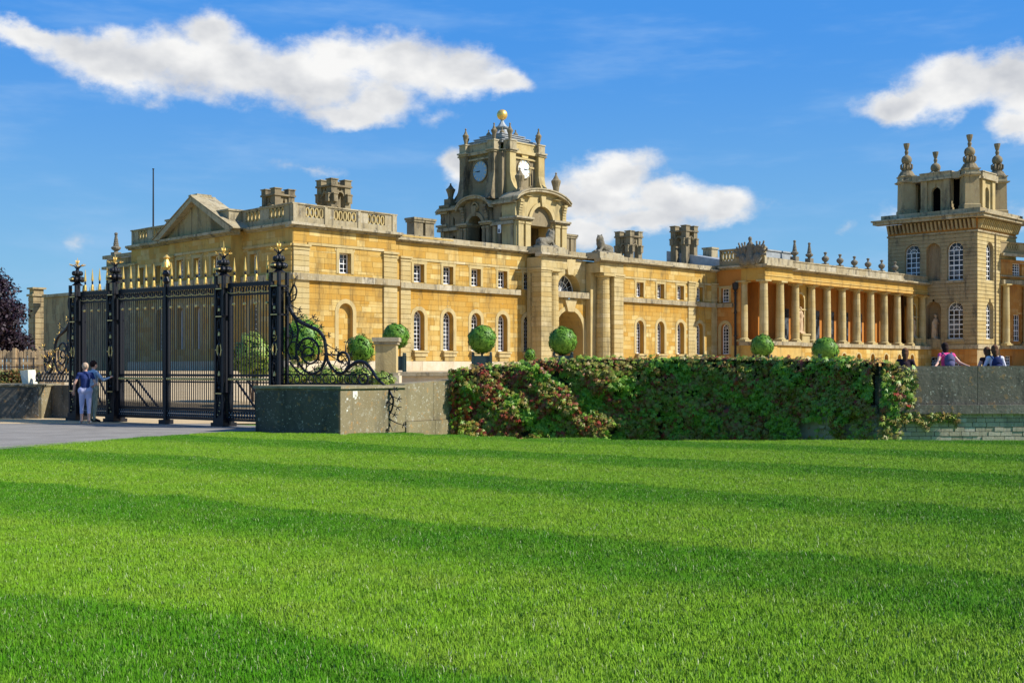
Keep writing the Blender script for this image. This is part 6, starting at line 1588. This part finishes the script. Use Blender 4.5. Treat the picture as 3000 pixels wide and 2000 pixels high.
for c, r in cl_:
    m = int(620 * r); d = rg.normal(0, 1, (m, 3)); d /= np.linalg.norm(d, axis=1)[:, None]; q = d * (r * rg.uniform(.3, 1.12, (m, 1))); q[:, 2] *= .55; q[:, 2] -= .12 * (q[:, 0] ** 2 + q[:, 1] ** 2) ** .5; P_.append(q + np.array(c)); N_.append(d + np.array([0, 0, .6]))
P_ = np.concatenate(P_); N_ = np.concatenate(N_); V, n_, tn = leafcloud(P_, N_, .12, rg.uniform(0, .6, len(P_)), .55, .6, 4); part(bt, 'crown', None, None, mesh=quadmesh('crown', V, n_, tn, 'beech', bt.base))

# ================================================================ creeper over the terrace wall
cr = thing('creeper', 'red and green creeper hanging thickly over the terrace wall', 'climbing plant', (3, 27.6, 0))
seg = [WPL[0], WPL[2], WPL[3], WPL[4], WPL[5]]; lens = [math.dist(seg[i], seg[i + 1]) for i in range(4)]; tot = sum(lens)
def wallpt(u):
    for i, L in enumerate(lens):
        if u <= L or i == 3:
            p, q, d, n = offs(seg[i], seg[i + 1], 0); return p[0] + d.x * u, p[1] + d.y * u, n
        u -= L
def fnoise(a, b, s=0):
    return (math.sin(a * 1.3 + s) * math.sin(b * 2.1 + s * 2) + math.sin(a * 2.9 + b * 1.7 + s * 3) * .6 + math.sin(a * 6.1 - b * 4.3 + s) * .35 + math.sin(a * 12.7 + b * 9.1 + s) * .2) / 2.15
def pxof(x, y): return 1500 + FOC * x / y
topz = [(p_, EYE + (1080 - y_) * d_ / FOC) for p_, y_, d_ in ((1340, 1074, 31), (1400, 1066, 31), (1480, 1060, 31.3), (1560, 1048, 31.5), (1700, 1041, 31.6), (1900, 1040, 31), (2100, 1040, 30.4), (2300, 1042, 29.2), (2480, 1044, 28), (2590, 1050, 27.3), (2640, 1062, 27), (2672, 1076, 27))]
def interp(tab, x):
    if x <= tab[0][0]: return tab[0][1]
    for (a, b), (c, d) in zip(tab, tab[1:]):
        if x <= c: return b + (d - b) * (x - a) / (c - a)
    return tab[-1][1]
rc = random.Random(17); pts = []; nr = []; ton = []
def tonef(px, z):
    g = fnoise(px * .012, z * 2.2, 2); red = fnoise(px * .02, z * 2.6, 7)
    left = max(0, min(1, (2000 - px) / 600))
    base = rc.uniform(0, .12)
    if red > .14 - .16 * left: return rc.uniform(.55, 1.0) if rc.random() < .30 + .45 * left else rc.uniform(.2, .5)
    if g > -.05 - .1 * left: return rc.uniform(.15, .5)
    return base
N = 0; target = 14500
while N < target:
    u = rc.uniform(-.05, tot * .80); x, y, n = wallpt(max(0, u)); px = pxof(x, y)
    if px > 2672: continue
    zt = interp(topz, px) + .04 * fnoise(px * .05, 0, 4); z = zt - (rc.random() ** .85) * (zt + .45)
    thick = .42 + .30 * fnoise(px * .011, z * 2.3, 1)
    keep = 1.0
    if px > 1950:        # thinner, darker, hanging in strands; wall shows below
        h = (z + .25) / zt; fr = (px - 1950) / 700
        st = fnoise(px * .035, z * .5, 5)
        if h < .42 + .1 * fr: keep = 1.0 if st > -.30 + .25 * fr else .25 + .35 * (1 - fr)
        if h < .30 and px > 2330: keep = 1.0 if st > .25 else .06
        thick *= .62
        if px > 2520: keep = 1.0 if (z > zt - .17 or px > 2625 or (px < 2570)) and z > .55 else .62
        if px > 2625 and z < .66: keep = 0
    if rc.random() > keep: continue
    hole = fnoise(px * .017, z * 3.1, 9)
    depth = thick * (1 - .75 * max(0, hole - .25) / .5) if hole > .25 else thick
    over = max(0, 1 - (zt - z) / .3); back = rc.uniform(-.55, 0) * over if rc.random() < .6 else 0
    d = max(.03, depth * rc.uniform(.75, 1.05) * (1 - .35 * over)) + back
    pts.append((x + n.x * d, y + n.y * d, z)); nr.append((n.x * .8, n.y * .8, .35 + .8 * over)); ton.append(tonef(px, z)); N += 1
for k in range(260):      # strand along the ledge
    px = rc.uniform(2600, 2800); u = tot * .62 + (px - 2500) / FOC * 27; 
    D = 27.33 + (px - 2660) * .0002; x = wpt(px, D); z = .47 + rc.uniform(-.14, .04) - (.22 * rc.random() if 2690 < px < 2720 or px > 2785 else 0)
    pts.append((x, D - .12, z)); nr.append((0, -.8, .4)); ton.append(rc.uniform(.2, .5))
for k in range(700):      # left corner return and bottom fringe
    z = rc.uniform(-.3, 1.5); x = -1.35 + rc.uniform(-.25, .25) - .1 * max(0, z - 1); y = 31.2 - rc.uniform(0, .45); pts.append((x, y, z)); nr.append((-.5, -.7, .3)); ton.append(rc.uniform(.5, 1.0) if rc.random() < .6 else .2)
pts = np.array(pts); nr = np.array(nr); ton = np.array(ton); n = len(pts)
# five leaflets spread like a hand, drooping, for every leaf
rg = np.random.RandomState(5); C = pts; nn = nr + rg.normal(0, .45, nr.shape); nn /= np.linalg.norm(nn, axis=1)[:, None]
down = np.tile([0, 0, -1.0], (n, 1)) + rg.normal(0, .5, (n, 3)); dn = down - nn * (down * nn).sum(1)[:, None]; dn /= np.linalg.norm(dn, axis=1)[:, None]; sd2 = np.cross(nn, dn)
size = rg.uniform(.065, .125, (n, 1)); VV = []; TT = []
for a in (-1.25, -.62, 0, .62, 1.25):
    ax = dn * math.cos(a) + sd2 * math.sin(a); pv = np.cross(nn, ax); L = size * (1.0 if a == 0 else .9 if abs(a) < 1 else .68); w = L * .19
    p0 = C + ax * L * .08; p1 = C + ax * L * .62 + pv * w + nn * .008; p2 = C + ax * L * 1.15 - nn * .02; p3 = C + ax * L * .62 - pv * w + nn * .008
    VV.append(np.stack([p0, p1, p2, p3], 1)); TT.append(ton)
VV = np.stack(VV, 1); TT = np.stack(TT, 1)     # n,5,4,3
big = np.argsort(C[:, 1] - size[:, 0] * 20)[:290]; sel = np.zeros(n, bool); sel[big] = True
part(cr, 'leaves', None, None, kind='stuff', mesh=quadmesh('leaves', VV[~sel].reshape(-1, 3), int((~sel).sum()) * 5, TT[~sel].ravel(), 'creeper', cr.base))
for i in big: part(cr, 'leaf', None, None, mesh=quadmesh('leaf', VV[i].reshape(-1, 3), 5, TT[i], 'creeper', cr.base))
# woody mat of stems under the leaves
mb = MB(); NS = 120
for j in range(NS):
    u0, u1 = tot * .74 * j / NS, tot * .74 * (j + 1) / NS; x0, y0_, n0 = wallpt(u0); x1, y1_, n1 = wallpt(u1); px = pxof(x0, y0_)
    zt = interp(topz, px) - .12; zb = -.7 if px < 2050 else (.25 + .35 * (fnoise(px * .035, .2, 5) < .2) if px < 2560 else 1.35)
    th = lambda z: .16 + .06 * fnoise(px * .011, z * 2.3, 1) if px < 1950 else .06
    if zt > zb + .1:
        zs = [zb + (zt - zb) * i / 6 for i in range(7)]
        for a, b in zip(zs, zs[1:]):
            mb.add([(x0 + n0.x * th(a), y0_ + n0.y * th(a), a), (x1 + n0.x * th(a), y1_ + n0.y * th(a), a), (x1 + n0.x * th(b), y1_ + n0.y * th(b), b), (x0 + n0.x * th(b), y0_ + n0.y * th(b), b)], [(0, 1, 2, 3)])
        mb.add([(x0 + n0.x * .16, y0_ + n0.y * .16, zt), (x1 + n0.x * .16, y1_ + n0.y * .16, zt), (x1 - n0.x * .4, y1_ - n0.y * .4, zt + .03), (x0 - n0.x * .4, y0_ - n0.y * .4, zt + .03)], [(0, 1, 2, 3)])
part(cr, 'stems', mb, 'creepcore')

# ================================================================ people
def human(label, x, y, z, rot, H, J, cols, hair, bag=None, group=None, scale_w=1.0, vox=.017):
    """J: joints in metres for a 1.65 m figure facing +Y. cols: list of (material, test(bone name))"""
    s = H / 1.65; mb = MB(); bones = []
    def V3(p): return Vector((p[0] * s, p[1] * s, p[2] * s))
    def bone(n, a, b, ra, rb, seg=10):
        a, b = V3(a), V3(b); mb.caps(a, b, ra * s, rb * s, seg); bones.append((n, a, b, (ra + rb) / 2 * s))
    w = scale_w
    pel, che, nk, hd_ = J['pelvis'], J['chest'], J['neck'], J['head']
    bone('hips', (pel[0] - .085, pel[1], pel[2]), (pel[0] + .085, pel[1], pel[2]), .115 * w, .115 * w)
    mid = tuple((a + b) / 2 for a, b in zip(pel, che))
    bone('waist', pel, mid, .118 * w, .118 * w); bone('torso', mid, che, .120 * w, .135 * w)
    sl_, sr_ = J['shL'], J['shR']; bone('torso', sl_, sr_, .062, .062); bone('torso', che, tuple((a + b) / 2 for a, b in zip(sl_, sr_)), .12 * w, .07)
    bone('neck', tuple((a + b) / 2 for a, b in zip(sl_, sr_)), (hd_[0], hd_[1], hd_[2] - .06), .05, .048)
    h = V3(hd_); mb.ell(h, (.075 * s, .09 * s, .105 * s), 14, 10); mb.ell(h + Vector((0, .06 * s, -.05 * s)), (.045 * s, .045 * s, .05 * s), 10, 8); mb.ell(h + Vector((0, .098 * s, -.01 * s)), (.014 * s, .02 * s, .02 * s), 8, 6)
    for q in (-1, 1): mb.ell(h + Vector((q * .075 * s, -.005 * s, -.01 * s)), (.014 * s, .02 * s, .03 * s), 8, 6)
    bones.append(('head', h, h + Vector((0, .01, 0)), .09 * s))
    for q in 'LR':
        bone('upperarm', J['sh' + q], J['el' + q], .050 * w, .040); bone('forearm', J['el' + q], J['wr' + q], .038, .026)
        wv = V3(J['wr' + q]); dv_ = (wv - V3(J['el' + q])).normalized(); pc = wv + dv_ * .05 * s; sidev = dv_.cross(Vector((0, 1, 0))); sidev = sidev.normalized() if sidev.length > .1 else Vector((1, 0, 0))
        bone('hand', J['wr' + q], tuple(pc / s), .027, .034)
        hip = (pel[0] + (-.085 if q == 'L' else .085), pel[1], pel[2] - .03)
        bone('thigh', hip, J['kn' + q], .092 * w, .062); bone('shin', J['kn' + q], J['an' + q], .058, .037); bone('shoe', J['an' + q], J['to' + q], .045, .036)
    me = sculpt(mb, [c[0] for c in cols], vox, 2, name='person')
    bs = [(n, a, b, r) for n, a, b, r in bones]
    nP = len(me.polygons); cen = np.empty(nP * 3); me.polygons.foreach_get('center', cen); cen = cen.reshape(-1, 3); best = np.full(nP, 1e9); bi = np.zeros(nP, int)
    for k, (n, a, b, r) in enumerate(bs):
        a_, b_ = np.array(a), np.array(b); ab = b_ - a_; t_ = np.clip(((cen - a_) @ ab) / max(ab @ ab, 1e-9), 0, 1); dd_ = np.linalg.norm(cen - (a_ + t_[:, None] * ab), axis=1) - r
        m = dd_ < best; best[m] = dd_[m]; bi[m] = k
        if n in ('forearm', 'shin', 'upperarm'): pass
    mi = np.zeros(nP, int); tt = {}
    for k, (n, a, b, r) in enumerate(bs):
        a_, b_ = np.array(a), np.array(b); ab = b_ - a_; t_ = np.clip(((cen - a_) @ ab) / max(ab @ ab, 1e-9), 0, 1)
        for i, (mn, f) in enumerate(cols):
            ok = np.array([bool(f(('hips' if q < .42 else 'torso') if n == 'waist' else n, q)) for q in t_[bi == k]], bool)
            ix = np.nonzero(bi == k)[0]
            if len(ix): mi[ix[ok]] = i
    me.polygons.foreach_set('material_index', mi.astype(np.int32)); 
    t = thing('person', label, 'person', (x, y, z), ((0, 0), 0), group, mesh=None); t.o.rotation_euler = (0, 0, rot)
    o = bpy.data.objects.new('body', me); sc.collection.objects.link(o); o.parent = t.o
    # fingers
    fm = MB()
    for q in 'LR':
        wv = V3(J['wr' + q]); dv_ = (wv - V3(J['el' + q])).normalized(); up = Vector((0, 0, 1)) if abs(dv_.z) < .8 else Vector((0, 1, 0)); sv = dv_.cross(up).normalized(); pn = sv.cross(dv_)
        pc = wv + dv_ * .065 * s
        for k, L in enumerate((.062, .072, .066, .052)):
            b0 = pc + sv * (k - 1.5) * .018 * s; fm.tube([b0 - dv_ * .02, b0 + dv_ * L * .5 * s, b0 + dv_ * L * s - pn * .02 * s], [.009 * s, .008 * s, .005 * s], 6)
        b0 = wv + dv_ * .02 * s - sv * .02 * s; fm.tube([b0, b0 + (dv_ * .5 - sv) .normalized() * .035 * s, b0 + (dv_ * .9 - sv * .7).normalized() * .07 * s], [.011 * s, .010 * s, .006 * s], 6)
    f_ = bpy.data.objects.new('fingers', fm.mesh('fingers', 'skin')); sc.collection.objects.link(f_); f_.parent = t.o
    hm = MB(); kind, hmat = hair
    hm.ell(h + Vector((0, -.018 * s, .022 * s)), (.088 * s, .098 * s, .102 * s), 14, 10)
    if kind != 'short':
        hm.ell(h + Vector((0, -.05 * s, -.04 * s)), (.085 * s, .06 * s, .10 * s), 12, 8)
    if kind == 'long': hm.caps(h + Vector((0, -.06 * s, -.04 * s)), h + Vector((0, -.085 * s, -.20 * s)), .075 * s, .05 * s, 12)
    if kind == 'pony': hm.caps(h + Vector((0, -.1 * s, .02 * s)), h + Vector((0, -.14 * s, -.14 * s)), .04 * s, .02 * s, 10)
    hme = sculpt(hm, [hmat], .014, 1, bump=.004, name='hair'); ho = bpy.data.objects.new('hair', hme); sc.collection.objects.link(ho); ho.parent = t.o
    if bag:
        bm_ = MB(); c = V3(((sl_[0] + sr_[0]) / 2, che[1] - .19, che[2] - .05)); bm_.ell(c, (.135 * s, .095 * s, .20 * s), 14, 10); bm_.ell(c + Vector((0, -.07 * s, -.08 * s)), (.10 * s, .06 * s, .09 * s), 12, 8)
        sme = sculpt(bm_, [bag], .018, 2, name='rucksack'); b = thing('rucksack', label.split(' sitting')[0].replace('person', 'rucksack').replace('woman', 'rucksack worn by the woman'), 'rucksack', (x, y, z), ((0, 0), 0)); b.o.rotation_euler = (0, 0, rot)
        b.o.data = None if False else None
        o2 = bpy.data.objects.new('bag_body', sme); sc.collection.objects.link(o2); o2.parent = b.o
        st_ = MB()
        for q in ('L', 'R'):
            a = V3(J['sh' + q]) * 1.0; a = Vector((a.x * .72, a.y, a.z)); st_.tube([c + Vector(((-1 if q == 'L' else 1) * .08 * s, .05 * s, .13 * s)), a + Vector((0, -.03, .07 * s)), a + Vector((0, .08 * s, .03 * s)), a + Vector((0, .13 * s, -.15 * s))], .014 * s, 6)
        st_.tube([c + Vector((-.09 * s, -.07 * s, .02 * s)), c + Vector((0, -.10 * s, .06 * s)), c + Vector((.09 * s, -.07 * s, .02 * s))], .008 * s, 5); o3 = bpy.data.objects.new('strap', st_.mesh('strap', bag)); sc.collection.objects.link(o3); o3.parent = b.o
        return t, b
    return t
stand = dict(pelvis=(0, 0, .90), chest=(0, -.01, 1.24), neck=(0, 0, 1.40), head=(0, .03, 1.545), shL=(-.16, 0, 1.34), shR=(.16, 0, 1.34), elL=(-.24, -.02, 1.08), elR=(.25, -.08, 1.10), wrL=(-.22, .08, .87), wrR=(.19, .10, 1.0), knL=(-.09, .03, .49), knR=(.09, .02, .49), anL=(-.10, -.01, .09), anR=(.09, -.02, .09), toL=(-.12, .13, .04), toR=(.12, .12, .04))
yw = 32.55; xw_ = wpt(250, yw)
f0 = lambda *k: (lambda n, t: n in k)
s1_ = dict(stand); s1_.update(elL=(-.27, .0, 1.10), wrL=(-.30, .16, .88), elR=(.28, -.10, 1.08), wrR=(.20, .12, 1.02))
human('woman in navy top and lilac cropped trousers standing by the left gate', xw_, yw, 0.0, R(18), 1.66, s1_,
      [('skin', lambda n, t: True), ('navy', lambda n, t: n == 'torso' or (n == 'upperarm' and t < .55)), ('lilac', lambda n, t: n in ('hips', 'thigh') or (n == 'shin' and t < .55)), ('trainer', f0('shoe'))], ('short', 'hairgrey'))
s2_ = dict(stand); s2_.update(elR=(.30, .12, 1.14), wrR=(.30, .36, 1.22), elL=(-.26, .06, 1.12), wrL=(-.14, .24, 1.15))
y2 = 33.35; x2 = wpt(272, y2)
human('dark haired person in grey blue top reaching for the side gate', x2, y2, 0.0, R(-38), 1.72, s2_,
      [('skin', lambda n, t: True), ('greyblue', lambda n, t: n in ('torso', 'upperarm') or (n == 'forearm' and t < .8)), ('greygreen', lambda n, t: n in ('hips', 'thigh', 'shin')), ('darktop', f0('shoe'))], ('short', 'hairdark'), scale_w=1.12)
# sitting on the back edge of the terrace wall, facing the palace
sit = dict(pelvis=(0, 0, .10), chest=(0, .0, .44), neck=(0, .02, .60), head=(0, .05, .75), shL=(-.16, 0, .54), shR=(.16, 0, .54), elL=(-.26, .03, .28), elR=(.26, .03, .28), wrL=(-.2, .22, .14), wrR=(.2, .22, .14), knL=(-.10, .42, .08), knR=(.10, .42, .08), anL=(-.10, .45, -.36), anR=(.10, .45, -.36), toL=(-.10, .57, -.40), toR=(.10, .57, -.40))
SG = 'visitors sitting on the terrace wall'
def seatz(px, D): return 1.40
a_ = dict(sit); a_.update(elL=(-.26, -.12, .36), elR=(.27, -.12, .36), wrL=(-.38, -.27, .28), wrR=(.40, -.27, .28), head=(-.0, .12, .74), neck=(0, .06, .60))
def wy_(px): # y of the back edge of the wall under a pixel column
    return 28.0 + (px - 2640) * .0002
for (px, lab, J, cols, hair, bag, H, rot, dz) in (
    (2652, 'dark haired visitor in dark top with white strap sitting on the wall', dict(sit, elR=(.27, -.03, .30), wrR=(.16, .2, .42)), [('skin', lambda n, t: True), ('darktop', lambda n, t: n in ('torso', 'hips', 'upperarm')), ('navy', f0('thigh', 'shin', 'shoe'))], ('long', 'hairbrown'), None, 1.6, R(-14), -.42),
    (2773, 'woman in pink top sitting on the wall with arms propped wide', a_, [('skin', lambda n, t: True), ('pink', lambda n, t: n in ('torso', 'hips') or (n == 'upperarm' and t < .3)), ('navy', f0('thigh', 'shin', 'shoe'))], ('long', 'hairdark'), 'bag', 1.58, R(3), -.27),
    (2893, 'brown haired child sitting on the wall behind the fair haired visitor', dict(sit), [('skin', lambda n, t: True), ('skin', f0('forearm')), ('darktop', lambda n, t: n in ('torso', 'hips')), ('navy', f0('thigh', 'shin', 'shoe'))], ('long', 'hairbrown'), None, 1.5, R(8), -.34),
    (2915, 'fair haired visitor in white top sitting at the right end of the group', dict(sit), [('skin', lambda n, t: True), ('whitetop', lambda n, t: n in ('torso', 'hips', 'upperarm')), ('navy', f0('thigh', 'shin', 'shoe'))], ('long', 'hairgrey' if False else 'hairbrown'), 'bagnavy', 1.6, R(-6), -.35)):
    y = wy_(px) + (.14 if px == 2893 else 0); human(lab, wpt(px, y), y, 1.57 + dz, rot, H, J, cols, hair, bag, SG)

# ================================================================ lawn: real blades
rg = np.random.RandomState(31)
def lawn_ok(x, y):
    # right of the drive edge, in front of the walls
    if y < 22.2 and x < -9.6 - (22.2 - y) * .95: return False
    for (ax, ay), (bx, by) in (((-9.6, 22.2), (-8.2, 25.4)), ((-8.2, 25.4), (-6.95, 28.35))):
        if ay <= y < by and x < ax + (bx - ax) * (y - ay) / (by - ay): return False
    if y >= 28.35: return False
    for (ax, ay), (bx, by) in zip(LE, LE[1:]):
        if ax <= x < bx and y > ay + (by - ay) * (x - ax) / (bx - ax) + .25: return False
    if x < -3.96 and y > 28.45 - (x + 6.12) * .44 - .02: return False
    if -3.96 <= x < -1.6 and y > 27.5 + (x + 3.96) * 1.449 - .02: return False
    return True
NB = 9000; ang = rg.uniform(0, 6.283, NB); rad = .62 * np.sqrt(rg.uniform(0, 1, NB)); bx, by = rad * np.cos(ang), rad * np.sin(ang)
hgt = rg.gamma(6, .0042, NB); hgt = np.clip(hgt, .010, .062); az_ = rg.uniform(0, 6.283, NB); lean = rg.uniform(.1, .9, NB); wd = rg.uniform(.0011, .0023, NB)
base = np.stack([bx, by, np.zeros(NB)], 1); dirv = np.stack([np.cos(az_), np.sin(az_), np.zeros(NB)], 1); sdv = np.stack([-np.sin(az_), np.cos(az_), np.zeros(NB)], 1); upv = np.array([0, 0, 1.0])
h_ = hgt[:, None]; midp = base + upv * h_ * .6 + dirv * h_ * lean[:, None] * .3; tip = base + upv * h_ * .95 + dirv * h_ * lean[:, None] * .9
w_ = wd[:, None]; Vb = np.stack([base - sdv * w_, base + sdv * w_, midp + sdv * w_ * .8, midp - sdv * w_ * .8, tip], 1).reshape(-1, 3)
Vb[:, 2] += .0
pt = []
step = .72; yy = 5.0
while yy < 31:
    xm = yy * .47 + 1.2; xx_ = -xm
    while xx_ < xm:
        x, y = xx_ + rg.uniform(-.1, .1), yy + rg.uniform(-.1, .1)
        if lawn_ok(x, y) and lawn_ok(x - .35, y) and lawn_ok(x, y + .3): pt.append((x, y, -.012))
        xx_ += step
    yy += step
# edge tufts along the drive and the foot of the pier
for k in range(60):
    u = k / 59; x, y = -9.4 + u * 3.2, 22.4 + u * 6.0; pt.append((x, y, -.03))
for k in range(12): pt.append((-22 + k * .62, 35.45, -.03))
pt = np.array(pt); nv = len(Vb); me = bpy.data.meshes.new('lawn_grass')
faces = [];
for i in range(NB): o = 5 * i; faces.append((o, o + 1, o + 2, o + 3)); faces.append((o + 3, o + 2, o + 4))
me.from_pydata([tuple(v) for v in Vb] + [tuple(p) for p in pt], [], faces); me.materials.append(M['blade'])
at = me.attributes.new('seat', 'BOOLEAN', 'POINT'); at.data.foreach_set('value', [False] * nv + [True] * len(pt))
rr_at = me.attributes.new('spin', 'FLOAT', 'POINT'); rr_at.data.foreach_set('value', [0.0] * nv + list(rg.uniform(0, 6.28, len(pt))))
ss_at = me.attributes.new('grow', 'FLOAT', 'POINT'); ss_at.data.foreach_set('value', [1.0] * nv + list(rg.uniform(.8, 1.1, len(pt))))
lg = bpy.data.objects.new('lawn_grass', me); sc.collection.objects.link(lg); lg['kind'] = 'stuff'; lg['label'] = 'short mown green grass covering the striped lawn'; lg['category'] = 'grass'
ng = bpy.data.node_groups.new('grass_scatter', 'GeometryNodeTree'); ng.interface.new_socket('Geometry', in_out='INPUT', socket_type='NodeSocketGeometry'); ng.interface.new_socket('Geometry', in_out='OUTPUT', socket_type='NodeSocketGeometry')
gi, go = ng.nodes.new('NodeGroupInput'), ng.nodes.new('NodeGroupOutput'); L_ = ng.links.new
na = lambda nm, tp: (lambda nd: (setattr(nd, 'data_type', tp), nd.inputs[0].__setattr__('default_value', nm), nd)[2])(ng.nodes.new('GeometryNodeInputNamedAttribute'))
A1, A2, A3 = na('seat', 'BOOLEAN'), na('spin', 'FLOAT'), na('grow', 'FLOAT')
spn = ng.nodes.new('GeometryNodeSeparateGeometry'); L_(gi.outputs[0], spn.inputs[0]); L_(A1.outputs[0], spn.inputs[1])
iop = ng.nodes.new('GeometryNodeInstanceOnPoints'); L_(spn.outputs[0], iop.inputs['Points']); L_(spn.outputs[1], iop.inputs['Instance'])
cx_ = ng.nodes.new('ShaderNodeCombineXYZ'); L_(A2.outputs[0], cx_.inputs[2]); L_(cx_.outputs[0], iop.inputs['Rotation']); L_(A3.outputs[0], iop.inputs['Scale']); L_(iop.outputs[0], go.inputs[0])
md = lg.modifiers.new('scatter', 'NODES'); md.node_group = ng
